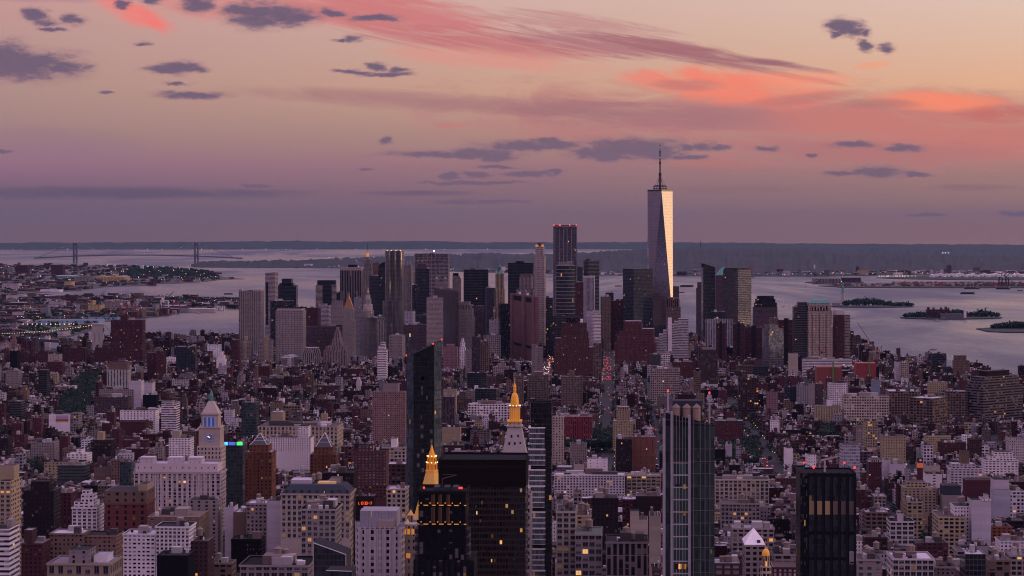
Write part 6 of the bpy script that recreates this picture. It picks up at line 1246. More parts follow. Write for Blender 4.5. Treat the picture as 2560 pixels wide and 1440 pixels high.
# grey mansard block
b = T('loft_building', 'loft building', 'cream loft with a dark sloped mansard roof and dormers', (703, 876), 1234, st((.40, .34, .29), 'q', bay=4.4, fh=4.6, wf=.55, lit=.10), yb=1400, d=1860, dep=38, bulk=0, open_=True, real=1340, lm='the mansard loft')
p = b.poly; q = inset(p, 6); b['mansard'].frus(inset(p, .4), b.z, q, Z(1214, b.d), roofst((.05, .055, .07))); b.n('cornice').box(inset(p, -.8), b.z - 1.2, b.z + .3, st('beige', 'n'), cap=False)
for u in np.arange(.06, .95, .11): b.n('dormer').box(sub(p, u, u + .03, .02, .1), b.z, b.z + 3.0, st('slate', 'p'))
b['roof_glow'].box(sub(p, .5, .76, .4, .6), Z(1214, b.d), Z(1209, b.d), PLAINST, plain('lit_skylight', (.5, .35, .2), .6, emit=(1, .5, .16), es=.22))
b.n('penthouse').box(sub(p, .1, .4, .4, .9), Z(1214, b.d), Z(1205, b.d), st('lav', 'n')); rclutter(b, sub(p, .1, .9, .3, .9), Z(1213, b.d), 2, 2); b.done()
# white octagonal block
d = 1500.0
b = Bld('office_building', 'white chamfered office block with a ribbed metal penthouse', 'office building', (X(950, d), d + 20))
p = [(X(888, d + 14), d + 14), (X(900, d), d), (X(1000, d), d), (X(1012, d + 14), d + 14), (X(1012, d + 40), d + 40), (X(888, d + 40), d + 40)]
s_ = st((.50, .44, .44), 'p', bay=5.2, fh=4.4, wf=.42, hf=.6, lit=.01); b['wall'].walls(p, 0, Z(1322, d), s_); b.roof(p, Z(1322, d), roofst((.2, .18, .2)))
for i, u in enumerate(np.linspace(0, 1, 9)): x = lerp2(p[1], p[2], u); b.n('pier').box([(x[0] - .5, x[1] - .7), (x[0] + .5, x[1] - .7), (x[0] + .5, x[1]), (x[0] - .5, x[1])], 0, Z(1318, d), st((.52, .46, .46), 'n'))
q = sub(rect(900, 992, d + 8, 24), 0, 1); b['penthouse'].walls(q, Z(1324, d), Z(1281, d), st((.36, .34, .38), 'V', bay=2.2, wf=.08, sp=.5, pane=(.2, .2, .2))); b['penthouse'].cap(q, Z(1281, d), roofst((.3, .28, .3)))
b.n('fan_housing').box(rect(945, 986, d + 5, 5), Z(1322, d), Z(1303, d), st('beige', 'n')); b['roof_frame'].bar((X(902, d + 8), d + 8, Z(1276, d)), (X(990, d + 8), d + 8, Z(1278, d)), .25, M_WHITE)
for x in (905, 930, 955, 980): b['roof_frame'].bar((X(x, d + 8), d + 8, Z(1281, d)), (X(x, d + 8), d + 8, Z(1276, d)), .18, M_WHITE)
b.done(); keep(886, 1014, 1500, 1490, rect(886, 1014, d - 2, 46)); LANDM.append((950, 1380, 'the white chamfered block'))
# dark glass wedge
d = 1330.0
b = Bld('glass_building', 'dark glass block with a sloping white edged roof at the bottom', 'glass building', (X(823, d), d + 12))
p = rect(783, 865, d, 26); zl, zr = Z(1357, d), Z(1386, d); s_ = gl((.035, .04, .045), .3, frame=(.03, .03, .03), bay=2.4, fh=3.6, lit=.01)
for i, (h0, h1) in enumerate(((zl, zr), (zr, zr), (zr, zl), (zl, zl))):
    a, c = p[i], p[(i + 1) % 4]; w = math.hypot(c[0] - a[0], c[1] - a[1]) / 2.4; b['wall'].face([(*a, 0), (*c, 0), (*c, h1), (*a, h0)], s_, [(0, 0), (w, 0), (w, h1 / 3.6), (0, h0 / 3.6)])
b['slope_roof'].face([(*p[0], zl), (*p[1], zr), (*p[2], zr), (*p[3], zl)], roofst((.03, .03, .035))); b['roof_edge'].bar((*p[0], zl), (*p[1], zr), .28, M_WHITE); b['roof_edge'].bar((*p[0], zl), (*p[0], 0), .22, M_WHITE); b['roof_edge'].bar((*p[1], zr), (*p[1], 0), .22, M_WHITE)
a = (X(800, d + 14), d + 14, zl - 3); b['window_cradle'].bar(a, (X(846, d + 14), d + 14, zl - 9), .5, M_STONE); b['window_cradle'].bar((X(846, d + 14), d + 14, zl - 9), (X(850, d + 14), d + 14, zl - 14), .3, M_STONE)
b.done(); keep(780, 868, 1500, 1320, p)
q = rect(815, 880, 1270, 20); b = Bld('glass_building', 'lower dark glass roof sloping at the bottom edge', 'glass building', mid(q)); b['wall'].walls(q, 0, Z(1428, 1270), s_); b['slope_roof'].cap(q, Z(1428, 1270), roofst((.03, .03, .03))); b['roof_edge'].bar((*q[0], Z(1426, 1270)), (*q[1], Z(1428, 1270)), .25, M_WHITE); b.done()
# white pyramid roof, gold dome turret
b = T('loft_building', 'loft building', 'stone block under a white pyramid roof at the bottom edge', (1862, 1912), 1362, st('stone', 'l', bay=5), yb=1480, d=1600, dep=30, bulk=0, open_=True); p = b.poly
b['pyramid_roof'].cone(inset(p, -.3), b.z, (*mid(p), Z(1326, b.d)), st('white', 'n')); b.n('dormer').box(sub(p, .62, .78, .05, .2), b.z, b.z + 3, st('slate', 'n')); b.done(); LANDM.append((1885, 1350, 'the white pyramid roof'))
d = 1480.0; cx = X(1917, d); cy = d + 6; m_ = d / F
b = Bld('domed_turret', 'white domed turret with a small golden dome and spike', 'turret', (cx, cy))
b['base'].walls(ngon(cx, cy, 14 * m_, 8), 0, Z(1418, d), st((.5, .4, .3), 'l', bay=2.4)); b['base'].cap(ngon(cx, cy, 14 * m_, 8), Z(1418, d), PLAINST)
b['lantern'].walls(ngon(cx, cy, 10 * m_, 10), Z(1418, d), Z(1392, d), st((.55, .42, .28), 'v', bay=1.8, lit=.8)); prev = None
for k in range(7):
    t_ = k / 6; ring = (ngon(cx, cy, 10 * m_ * math.cos(t_ * 1.45), 14), Z(1392 - 17 * math.sin(t_ * 1.57), d))
    if prev: b['dome'].frus(prev[0], prev[1], ring[0], ring[1], None, M_GOLD, k == 6)
    prev = ring
b['finial'].bar((cx, cy, Z(1376, d)), (cx, cy, Z(1352, d)), .12, M_GOLD); b.done(); keep(1900, 1932, 1500, 1470, rect(1900, 1935, 1470, 20))
# brick clock turret
d = 2420.0; cx = X(2302, d); cy = d + 5; m_ = d / F
b = Bld('clock_turret', 'slim brick clock turret with a pointed roof and orange lit base', 'clock turret', (cx, cy))
b['shaft'].walls(ngon(cx, cy, 9 * m_, 4, R(45 + G)), 0, Z(1146, d), st('wine', 'n')); b['pointed_roof'].cone(ngon(cx, cy, 9.6 * m_, 4, R(45 + G)), Z(1146, d), (cx, cy, Z(1122, d)), roofst((.12, .12, .13)))
b['clock_face'].face([(cx + 3 * m_ * math.sin(2 * math.pi * i / 14), cy - 6.6 * m_, Z(1151, d) + 3 * m_ * math.cos(2 * math.pi * i / 14)) for i in range(14)], None, None, M_WHITE)
b['lit_gallery'].box(ngon(cx, cy, 9.6 * m_, 4, R(45 + G)), Z(1170, d), Z(1158, d), PLAINST, plain('orange_glow', (.4, .1, .04), .7, emit=(1, .2, .05), es=.25)); b.done(); keep(2292, 2312, 1180, 2295, ngon(cx, cy, 5, 4))
# white block with a billboard
b = T('office_building', 'office building', 'blank white walled block carrying a coloured billboard left of the park', (122, 175), 1036, st('white', 'n'), yb=1070, dep=30, bulk=1, open_=True, lm='the white billboard block')
p = b.poly; y0_ = b.d - .4; e0, e1 = lerp2(p[0], p[1], .34), lerp2(p[0], p[1], .93)
for (za, zb, c) in ((1048, 1038, (.42, .30, .42)), (1052, 1048, (.35, .05, .06)), (1054.5, 1052, (.45, .35, .08))): b.n('billboard').box([(e0[0], e0[1] - .5), (e1[0], e1[1] - .5), (e1[0], e1[1] - .1), (e0[0], e0[1] - .1)], Z(za, b.d), Z(zb, b.d), Style(wall=c, wf=0, hf=0))
b['side_wing'].walls(sub(p, 1.02, 1.4, .1, .9), 0, Z(1033, b.d), st('stone', 'l')); b['side_wing'].cap(sub(p, 1.02, 1.4, .1, .9), Z(1033, b.d), roofst()); b.done()
# red number sign
b = T('office_building', 'office building', 'low dark block carrying a glowing red row of digits', (890, 935), 1240, st('dk', 'n'), yb=1285, d=1880, dep=16, bulk=1, open_=True)
DIG = {'1': 'bc', '3': 'abgcd', '8': 'abcdefg', '7': 'abc', '0': 'abcdef', '9': 'abcdfg', '2': 'abged', '5': 'afgcd'}
x = X(894, b.d); z0 = Z(1261, b.d); w = .95; hgt = 1.1; y = b.d - .9
segs = dict(a=((0, 2), (1, 2)), b=((1, 2), (1, 1)), c=((1, 1), (1, 0)), d=((0, 0), (1, 0)), e=((0, 0), (0, 1)), f=((0, 1), (0, 2)), g=((0, 1), (1, 1)))
for chh in '1.10:30:17':
    if chh in '.:':
        for k in ((.1,) if chh == '.' else (.7, 1.6)): b['red_digits'].bar((x, y, z0 + k * hgt), (x + .3, y, z0 + k * hgt), .2, M_LED)
        x += .75
    else:
        for s_ in DIG[chh]: (u0, v0), (u1, v1) = segs[s_]; b['red_digits'].bar((x + u0 * w, y, z0 + v0 * hgt), (x + u1 * w, y, z0 + v1 * hgt), .18, M_LED)
        x += 1.45
b.done()
# roof sign with a large letter W
b = T('hotel', 'hotel', 'dark roofed hotel carrying a white letter sign', (800, 884), 1182, st('dk', 'd'), yb=1230, d=2080, dep=30, bulk=2, tanks=1, open_=True)
zz = Z(1172, b.d); x0_ = X(871, b.d); y = b.d - 1
for k, (a, c) in enumerate((((0, 1), (.25, 0)), ((.25, 0), (.5, .8)), ((.5, .8), (.75, 0)), ((.75, 0), (1, 1)))): b['roof_sign'].bar((x0_ + a[0] * 4.4, y, zz + a[1] * 3.8), (x0_ + c[0] * 4.4, y, zz + c[1] * 3.8), .22, M_WHITE)
for k in range(9): b['sign_frame'].bar((x0_ - 14 + k * 1.7, y, zz), (x0_ - 14 + k * 1.7, y, zz + 1.4), .16, M_STEEL)
b['sign_frame'].bar((x0_ - 15, y, zz), (x0_ + 5, y, zz), .14, M_STEEL)
for k in range(5): b['sign_frame'].bar((x0_ - 13 + k * 4, y, b.z - 1), (x0_ - 13 + k * 4, y, zz), .14, M_STEEL)
b.done()
# site blocks wrapped in orange netting, and cyan line
for i, (x0, x1, yt, yb, tx) in enumerate(((2042, 2104, 918, 948, 'unfinished block wrapped in orange red netting under the riverside towers'), (2140, 2190, 908, 942, 'unfinished red block beside the tower crane'))):
    p = rect(x0, x1, GD(yb + 12, 14), 40); d = p[0][1]; b = Bld('construction_block', tx, 'building site', mid(p))
    for k in range(6): zt = Z(yt, d) * (k + 1) / 6; b.n('floor_slab').box(inset(p, -.3), zt - .9, zt, PLAINST, M_ORNET if i == 0 else M_BRICKW)
    b['netting'].box(p, 0, Z(yt, d) - 1, PLAINST, M_ORNET if i == 0 else M_BRICKW); b['hoist'].box(sub(p, .62, .68, -.08, -.02), 0, Z(yt - 14, d), PLAINST, M_GREEN if False else plain('lime_mesh', (.08, .22, .05), .8)); b.done(); keep(x0, x1, yb, d, p)

# ------------------------------------------------------------------ harbour: bridges, islands, ships
def suspension_bridge():
    d = 18300.0; k = d / F
    xl, xr = X(188, d), X(491, d); b = Bld('suspension_bridge', 'long grey suspension bridge with two tall portal towers over the narrows', 'bridge', (X(340, d), d))
    zt, zd = Z(606.5, d), 70.0; M_BR = plain('bridge_grey_steel', (.12, .12, .145), .6)
    for x in (xl, xr):
        for s_ in (-1, 1): q = ngon(x + s_ * 11.5, d, 9.5, 4, R(45)); b.n('tower').box(q, 0, zt, PLAINST, M_BR)
        for z_ in (zt - 14, zd + 2): b.n('tower').box(ngon(x, d, 14, 4, R(45)), z_ - 6, z_ + 10, PLAINST, M_BR)
        b.n('pier').box(ngon(x, d, 34, 4, R(45)), 0, 8, PLAINST, M_STONE)
    pts = []
    for i in range(41):
        u = -.34 + 1.72 * i / 40; x = xl + (xr - xl) * u
        zz = zd + 12 - 9 * (2 * u - 1) ** 2 - (0 if 0 <= u <= 1 else 0)
        pts.append((x, d, max(zz, 30)))
    for a, c in zip(pts, pts[1:]): b['deck'].box([(a[0], d - 13), (c[0], d - 13), (c[0], d + 13), (a[0], d + 13)], min(a[2], c[2]) - 8, max(a[2], c[2]), PLAINST, M_BR)
    def cab(u):
        if 0 <= u <= 1: return zd + 16 + (zt - zd - 16) * (2 * u - 1) ** 2
        v = -u if u < 0 else u - 1
        return max(zd - 10, zt - (zt - zd + 10) * v / .30)
    n = 64; us = [-.30 + 1.60 * i / n for i in range(n + 1)]
    for i in range(n):
        for s_ in (-13, 13): b['main_cable'].bar((xl + (xr - xl) * us[i], d + s_, cab(us[i])), (xl + (xr - xl) * us[i + 1], d + s_, cab(us[i + 1])), 1.1, M_BR)
        if 0 < i: x = xl + (xr - xl) * us[i]; b.n('hanger').bar((x, d, zd), (x, d, cab(us[i])), .45, M_BR)
        if -.1 < us[i] < 1.1: b['cable_lamp'].box(ngon(xl + (xr - xl) * us[i], d - 14, .75, 4), cab(us[i]), cab(us[i]) + 1.2, PLAINST, M_COOL)
    b.done()
suspension_bridge()
def stone_bridge():
    d = 5600.0; b = Bld('stone_bridge', 'old bridge with a granite twin arched tower and strung cable lights', 'bridge', (X(243, d), d)); x0, x1 = X(229, d), X(258, d); zt = Z(812, d)
    for a, c in ((0, .24), (.42, .60), (.78, 1)): b.n('tower').box([(x0 + (x1 - x0) * a, d), (x0 + (x1 - x0) * c, d), (x0 + (x1 - x0) * c, d + 14), (x0 + (x1 - x0) * a, d + 14)], 0, zt - 8, PLAINST, M_STONE)
    b.n('tower').box([(x0, d - .3), (x1, d - .3), (x1, d + 14.3), (x0, d + 14.3)], zt - 18, zt, PLAINST, M_STONE); b['tower_cornice'].box([(x0 - 1, d - 1.3), (x1 + 1, d - 1.3), (x1 + 1, d + 15.3), (x0 - 1, d + 15.3)], zt, zt + 3, PLAINST, M_STONE)
    for u in (.33, .69):
        for s_ in (-1, 1): xx = x0 + (x1 - x0) * u; b.n('arch').face([(xx + s_ * 3, d - .1, zt - 30), (xx + s_ * 3, d - .1, zt - 17), (xx, d - .1, zt - 17)][::s_], None, None, M_STONE)
    b.n('tower').box([(x0, d + .2), (x1, d + .2), (x1, d + 13.8), (x0, d + 13.8)], 0, 30, PLAINST, M_STONE)
    A, E = (x0, d + 7), (X(-140, 6000), 6000.0); q = lambda t_: (A[0] + (E[0] - A[0]) * t_, A[1] + (E[1] - A[1]) * t_)
    n = 30
    for i in range(n):
        a, c = q(i / n), q((i + 1) / n); b['deck'].box([(a[0], a[1] + 12), (c[0], c[1] + 12), (c[0], c[1] - 12), (a[0], a[1] - 12)], 26, 33, PLAINST, plain('bridge_deck', (.07, .045, .045), .8) if i == 0 and not bpy.data.materials.get('bridge_deck') else bpy.data.materials['bridge_deck'])
        cz = lambda t_: 38 + (zt - 40) * (1 - min(1, t_ * 1.15)) ** 2
        for s_ in (-10, 10): b['cable'].bar((a[0], a[1] + s_, cz(i / n)), (c[0], c[1] + s_, cz((i + 1) / n)), .55, M_STEEL)
        for j in (0, .5): p_ = q((i + j) / n); b['cable_lamp'].box(ngon(p_[0], p_[1] - 11, .7, 4), cz((i + j) / n), cz((i + j) / n) + 1.2, PLAINST, M_WARM)
        if i % 2 == 0: b['deck_lamp'].box(ngon(a[0], a[1] - 12, .7, 4), 34, 35.2, PLAINST, M_WARM)
    a = (x1, d + 7); c = (X(330, 5400), 5420.0)
    b['deck'].box([(a[0], a[1] - 12), (c[0], c[1] - 12), (c[0], c[1] + 12), (a[0], a[1] + 12)], 26, 33, PLAINST, bpy.data.materials['bridge_deck'])
    for i in range(10):
        t0, t1 = i / 10, (i + 1) / 10; f = lambda t_: (a[0] + (c[0] - a[0]) * t_, a[1] + (c[1] - a[1]) * t_, 36 + (zt - 36) * (1 - t_) ** 1.7)
        b['cable'].bar(f(t0), f(t1), .55, M_STEEL)
    b.done(); keep(226, 262, 872, 5580)
stone_bridge()
def leafy(mb, c, rx, rz, n, mat, size, rg):
    for _ in range(n):
        v = rg.normal(size=3); v /= np.linalg.norm(v) + 1e-9; r_ = rg.random() ** .45; lob = 1 + .28 * math.sin(3 * v[0] + c[0]) + .22 * math.sin(5 * v[1] + c[1] + 2 * v[2])
        p = np.array((c[0] + v[0] * rx * r_ * lob, c[1] + v[1] * rx * r_ * lob, c[2] + v[2] * rz * r_ * lob)); a = rg.normal(size=3); a /= np.linalg.norm(a); bb = np.cross(a, rg.normal(size=3)); bb /= np.linalg.norm(bb) + 1e-9
        s_ = size * (.6 + .8 * rg.random())
        mb.face([tuple(p + a * s_), tuple(p + bb * s_ * .8), tuple(p - a * s_), tuple(p - bb * s_ * .8)], None, None, mat)
TRG = np.random.default_rng(21)
def island(name_lab, pts, z, mat=M_FOREST): return sheet('island_ground', pts, z, mat)
def oval(x0, x1, y, dy, n=22): return [((x0 + x1) / 2 + (x1 - x0) / 2 * math.cos(2 * math.pi * i / n), y + dy * math.sin(2 * math.pi * i / n)) for i in range(n)]
island('liberty', oval(2078, 2282, 765.2, 1.9), 3.5); island('ellis', oval(2250, 2506, 793, 3.6), 3); sheet('island_ground', [(2440, 821), (2470, 828), (2520, 830), (2640, 830), (2640, 816), (2500, 817)], 2.5, M_FOREST)
mb = MB()
for x0, x1, y, hb in ((2108, 2225, 765, 15), (2228, 2280, 766, 8), (2262, 2330, 794, 9), (2330, 2420, 792, 13), (2420, 2495, 793, 11), (2480, 2600, 822, 10)):
    for i in range(int((x1 - x0) / 1.3)):
        px_ = x0 + (x1 - x0) * random.random(); d = GD(y + random.uniform(-1.3, 1.2)); u = (px_ - x0) / (x1 - x0); hh = hb * (.75 + .8 * math.sin(math.pi * min(1, max(0, u)))) * random.uniform(.8, 1.15)
        leafy(mb, (X(px_, d), d, 3 + hh * .62), 9, hh * .52, 44, M_LEAF, 3.4, TRG)
o = mb.build('island_trees'); tag(o, 'dark clump of trees on the harbour islands', 'trees', kind='stuff')
# statue
d = GD(763); cx, cy = X(2107, d), d; M_ST = plain('verdigris', (.10, .30, .26), .7); k = d / F
b = Bld('statue', 'green robed statue raising a torch on a stone pedestal', 'statue', (cx, cy))
for r, z0, z1 in ((24, 3, 9), (15, 9, 20)): b['pedestal'].box(ngon(cx, cy, r, 8), z0, z1, PLAINST, M_STONE)
b['pedestal'].frus(ngon(cx, cy, 11, 4, R(30)), 20, ngon(cx, cy, 8.5, 4, R(30)), 46, None, M_STONE); b['pedestal'].box(ngon(cx, cy, 9.6, 4, R(30)), 46, 48, PLAINST, M_STONE)
prev = None
for z_, r in ((48, 6.2), (54, 5.6), (62, 4.9), (70, 4.3), (75, 4.6), (79, 3.4), (80.5, 1.6), (83, 2.1), (86, 2.2), (88.5, 1.2)):
    ring = (ngon(cx, cy, r, 12), z_)
    if prev: b['robed_figure'].frus(prev[0], prev[1], ring[0], ring[1], None, M_ST, z_ > 88)
    prev = ring
b['robed_figure'].bar((cx - 4, cy, 76), (cx - 5.5, cy - 1, 88), 1.5, M_ST, 8); b['robed_figure'].bar((cx - 5.5, cy - 1, 88), (cx - 5.2, cy - 1, 93), 1.1, M_ST, 8); b['robed_figure'].bar((cx + 3.5, cy - 2, 76), (cx + 5, cy - 3.5, 68), 1.6, M_ST, 8)
for i in range(7): a = math.pi * (i / 6); b['crown'].bar((cx, cy, 87.5), (cx + 3.6 * math.cos(a), cy, 87.5 + 3.6 * math.sin(a)), .3, M_ST)
b['tablet'].box(rect(2107, 2109.4, cy - 5, 1, 0), 66, 73, PLAINST, M_ST); b['torch'].box(ngon(cx - 5.2, cy - 1, 1.6, 8), 93, 95, PLAINST, M_ST); b['torch'].cone(ngon(cx - 5.2, cy - 1, 1.3, 8), 95, (cx - 5.2, cy - 1, 98.5), None, M_WARM); b.done()
def far_box(nm, cat, lab, x0, x1, yt, yb, style, dep=40, extra=(), group=None):
    d = GD(yb, 2.0); p = rect(x0, x1, d, dep, random.uniform(-8, 4)); b = Bld(nm, lab, cat, mid(p), group); b['wall'].walls(p, 0, Z(yt, d), style.seed()); b['roof'].cap(p, Z(yt, d), roofst())
    for u0, u1, y2 in extra: b.n('upper_block').box(sub(p, u0, u1, .1, .8), Z(yt, d), Z(y2, d), style)
    return b.done()
far_box('museum_hall', 'museum', 'brick hall with four corner turrets on the tree covered island', 2318, 2372, 774, 795, st('wine', 'l', bay=6), 30, ((.04, .12, 768), (.3, .36, 769), (.64, .7, 769), (.86, .94, 767)))
far_box('ferry_terminal', 'terminal', 'low grey ferry building at the front of the hall island', 2354, 2408, 785, 796, st('grey', 'b', bay=6)); far_box('chimney', 'chimney', 'pale round chimney on the hall island', 2410, 2416, 768, 795, st('white', 'n'), 8)
far_box('fort_wall', 'fort', 'low stone fort base left of the green statue', 2080, 2100, 757, 765, st('stone', 'n'))
# east bank
YL = (.46, .34, .16)
for a in (('warehouse', 'warehouse', 'large pale yellow warehouse with a square stair tower across the river', 220, 252, 762, 780, st(YL, 'd', bay=5, fh=5), 60, ((.2, .36, 752),)), ('warehouse', 'warehouse', 'brown half of the big yellow warehouse', 200, 219.5, 762, 780, st('tan', 'd', bay=5, fh=5), 60),
          ('warehouse', 'warehouse', 'long glowing yellow warehouse row in the far harbour district', 241, 313, 691, 706, st(YL, 'p', bay=8, fh=7), 120, ((.1, .14, 688), (.5, .55, 687), (.6, .64, 687))), ('warehouse', 'warehouse', 'grey pink warehouse left of the long glowing yellow row', 185, 224, 692, 706, st('stone', 'p', bay=8, fh=7), 120),
          ('warehouse', 'warehouse', 'pale green roofed shed left of the grey pink warehouse', 136, 182, 689, 697, st((.16, .34, .28), 'n'), 150), ('apartment_slab', 'apartment block', 'broad dark red slab, left one of two under the far bridge', 40, 70, 663, 688, st('wine', 'd', bay=6, fh=6), 50), ('apartment_slab', 'apartment block', 'broad dark red slab, right one of two under the far bridge', 128, 158, 662, 688, st('wine', 'd', bay=6, fh=6), 50),
          ('warehouse', 'warehouse', 'grey window gridded warehouse near the left edge of the far shore', 5, 46, 709, 723, st('lav', 'd', bay=6, fh=6), 80), ('warehouse', 'warehouse', 'small yellow warehouse beside dark trees', 160, 179, 704, 716, st(YL, 'n'), 60), ('warehouse', 'warehouse', 'wine red warehouse left of the small yellow one', 118, 159, 703, 716, st('wine', 'p', bay=8), 60),
          ('warehouse', 'warehouse', 'white gridded block behind the pale yellow warehouse', 122, 160, 753, 770, st('lav', 'l', bay=5, fh=5), 50), ('apartment_slab', 'apartment block', 'dark red slab pair rising above the white gridded block', 163, 191, 740, 762, st('wine', 'd'), 40, ((.0, .3, 736),)), ('warehouse', 'warehouse', 'grey loft row right of the pale yellow warehouse', 256, 300, 755, 776, st('stone', 'd', bay=5, fh=5), 60, ((.1, .5, 751),)),
          ('pier_shed', 'shed', 'long pale blue shed at the container terminal', 146, 298, 793, 798, st((.22, .38, .50), 'q', bay=30, fh=9, wf=.3, hf=.4), 90), ('pier_shed', 'shed', 'long white roofed pier shed nearest the river', 88, 246, 801, 811, st((.22, .34, .45), 'q', bay=30, fh=9, wf=.2, hf=.4), 120), ('pier_shed', 'shed', 'cream lit long shed at the pier end', 470, 536, 772, 779, st('beige', 'n'), 60), ('pier_shed', 'shed', 'grey roofed shed left of the cream lit shed', 446, 470, 770, 779, st('grey', 'n'), 60),
          ('pier_shed', 'shed', 'white flat shed behind the docked red ship', 368, 466, 762, 768, st('white', 'n'), 80), ('pier_shed', 'shed', 'grey shed row left of the docked red ship', 320, 392, 769, 777, st('grey', 'n'), 60), ('pier_shed', 'shed', 'blue edged low pier at the left edge of the river', -20, 118, 842, 846, st((.10, .26, .42), 'n'), 40),
          ('warehouse', 'warehouse', 'white block on the pier end across the river', 536, 560, 765, 774, st('white', 'l', bay=6), 40), ('warehouse', 'warehouse', 'brick block at the tip of the river pier', 478, 492, 742, 753, st('wine', 'd'), 40), ('apartment_slab', 'apartment block', 'small white tower among far shore trees', 350, 357, 663, 674, st('white', 'p', bay=6), 30), ('apartment_slab', 'apartment block', 'pale round water tower by the wooded far shore', 387, 394, 664, 673, st('beige', 'n'), 20),
          ('warehouse', 'warehouse', 'white block at left of the harbour inlet', 15, 60, 738, 750, st('white', 'b', bay=8), 60), ('pier_shed', 'shed', 'long white shed at the inlet mouth', 100, 150, 724, 729, st('white', 'n'), 60), ('warehouse', 'warehouse', 'dark red low works by the inlet', 20, 64, 756, 770, st('wine', 'p'), 60)):
    far_box(*a)
rg = np.random.default_rng(5)
def scatter_town(nm, lab, polys, n, hr, wr, cols, lim=None):
    mb = MB()
    for (x0, x1, y0, y1, wgt) in polys:
        for _ in range(int(n * wgt)):
            d0, d1 = GD(y1), GD(y0); d = d0 + (d1 - d0) * rg.random(); px_ = rg.uniform(x0, x1)
            w, dp, h_ = rg.uniform(*wr), rg.uniform(*wr), rg.uniform(*hr) * (1.9 if rg.random() < .08 else 1)
            if lim and not lim(px_, Y0 + H * F / d): continue
            c = cols[int(rg.integers(len(cols)))]; p = rect(px_, px_ + w * F / d, d, dp, rg.uniform(-25, 15)); s_ = st(c, 'p', bay=4.5, fh=4, lit=.03); mb.walls(p, 0, 2 + h_, s_); mb.cap(p, 2 + h_, roofst())
    o = mb.build(nm); tag(o, lab, 'buildings', kind='stuff')
def inpoly(x, y, P):
    r = False; n = len(P)
    for i in range(n):
        (x1, y1), (x2, y2) = P[i], P[i - 1]
        if (y1 > y) != (y2 > y) and x < (x2 - x1) * (y - y1) / (y2 - y1) + x1: r = not r
    return r
TOWNC = ['wine', 'brown', 'tan', 'stone', 'mauve', 'grey', 'mauve', 'dk', 'wine', 'brick', 'lav']
scatter_town('harbour_district', 'low rooftops crowding the far harbour shore', [(-60, 640, 740, 858, 1.0), (-60, 560, 664, 737, .8)], 1250, (6, 15), (12, 42), TOWNC, lambda x, y: (inpoly(x, y, BR1) or inpoly(x, y, BR2)) and not (40 < x < 200 and 815 < y < 840) and not (330 < x < 540 and 664 < y < 692) and not (90 < x < 300 and 790 < y < 815))
mb = MB()
for _ in range(1900):
    big = rg.random() < .5
    px_, y = (rg.uniform(320, 535), rg.uniform(668, 697)) if big else (rg.uniform(-40, 640), rg.uniform(666, 850))
    if not (inpoly(px_, y, BR1) or inpoly(px_, y, BR2)): continue
    d = GD(y); hh = rg.uniform(8, 15); leafy(mb, (X(px_, d), d, hh * .6), rg.uniform(9, 22), hh * .5, 26, M_LEAF, 5.0, TRG)
for px_ in list(np.linspace(-20, 60, 14)) + list(np.linspace(395, 600, 40)):
    y = 843 if px_ < 100 else 751; d = GD(y); leafy(mb, (X(px_, d), d, 8), 10, 7, 36, M_LEAF, 3.4, TRG)
tag(mb.build('harbour_trees'), 'dark trees along the far harbour shore', 'trees', kind='stuff')
# sports field lights and river park
mb = MB(); mb.face([(X(52, GD(832)), GD(832), 2.4), (X(186, GD(832)), GD(832), 2.4), (X(200, GD(821)), GD(821), 2.4), (X(62, GD(821)), GD(821), 2.4)], None, None, plain('sports_turf', (.03, .09, .05), .95)); tag(mb.build('sports_field'), kind='structure')
for i in range(12):
    px_ = 58 + 11.5 * i; d = GD(823); b = Bld('floodlight', 'floodlight mast in the row along the riverside sports field', 'floodlight', (X(px_, d), d), 'floodlights along the sports field')
    b['mast'].bar((X(px_, d), d, 2), (X(px_, d), d, 16), .4, M_STEEL); b['lamp_head'].box(ngon(X(px_, d), d - 1, 1.3, 4), 15, 17, PLAINST, M_WARM); b.done()
# lights too many to count
mb = MB()
for _ in range(620):
    px_, y = rg.uniform(-40, 640), rg.uniform(664, 852)
    if not (inpoly(px_, y, BR1) or inpoly(px_, y, BR2)): continue
    d = GD(y); r_ = d / 7000 * rg.uniform(.35, .8); mb.box(ngon(X(px_, d), d, r_, 4), 14, 14 + 1.5 * r_, PLAINST, [M_WARM, M_COOL, M_WARM][int(rg.integers(3))])
for _ in range(520):
    px_ = rg.uniform(820, 2600); y = float(np.interp(px_, *zip(*SI_SH))) - abs(rg.normal()) * 14 - 1; d = GD(y) if y > 660 else GD(660); d = min(d, 17500); r_ = rg.uniform(.6, 1.7) * d / 14000
    zz = max(14, Z(y, d)); mb.box(ngon(X(px_, d - 200), d - 200, r_, 4), zz, zz + 1.6 * r_, PLAINST, [M_WARM, M_COOL][int(rg.integers(2))])
for _ in range(40):
    px_ = rg.uniform(0, 1300); d = GD(624.2); r_ = rg.uniform(1.0, 2.6); mb.box(ngon(X(px_, d - 100), d - 100, r_, 4), 6, 6 + 2 * r_, PLAINST, M_COOL)
for px_ in (2357, 2364, 2371): mb.box(ngon(X(px_, 17000), 17000, 3, 4), Z(633, 17000), Z(632, 17000) + 2, PLAINST, M_COOL)
for _ in range(30):
    px_ = rg.uniform(2195, 2290); d = GD(694); mb.box(ngon(X(px_, d), d, rg.uniform(.6, 1.5), 4), 8, 11, PLAINST, M_WARM)
tag(mb.build('distant_lamps'), 'specks of street and dock light on the far shores', 'lamps', kind='stuff')
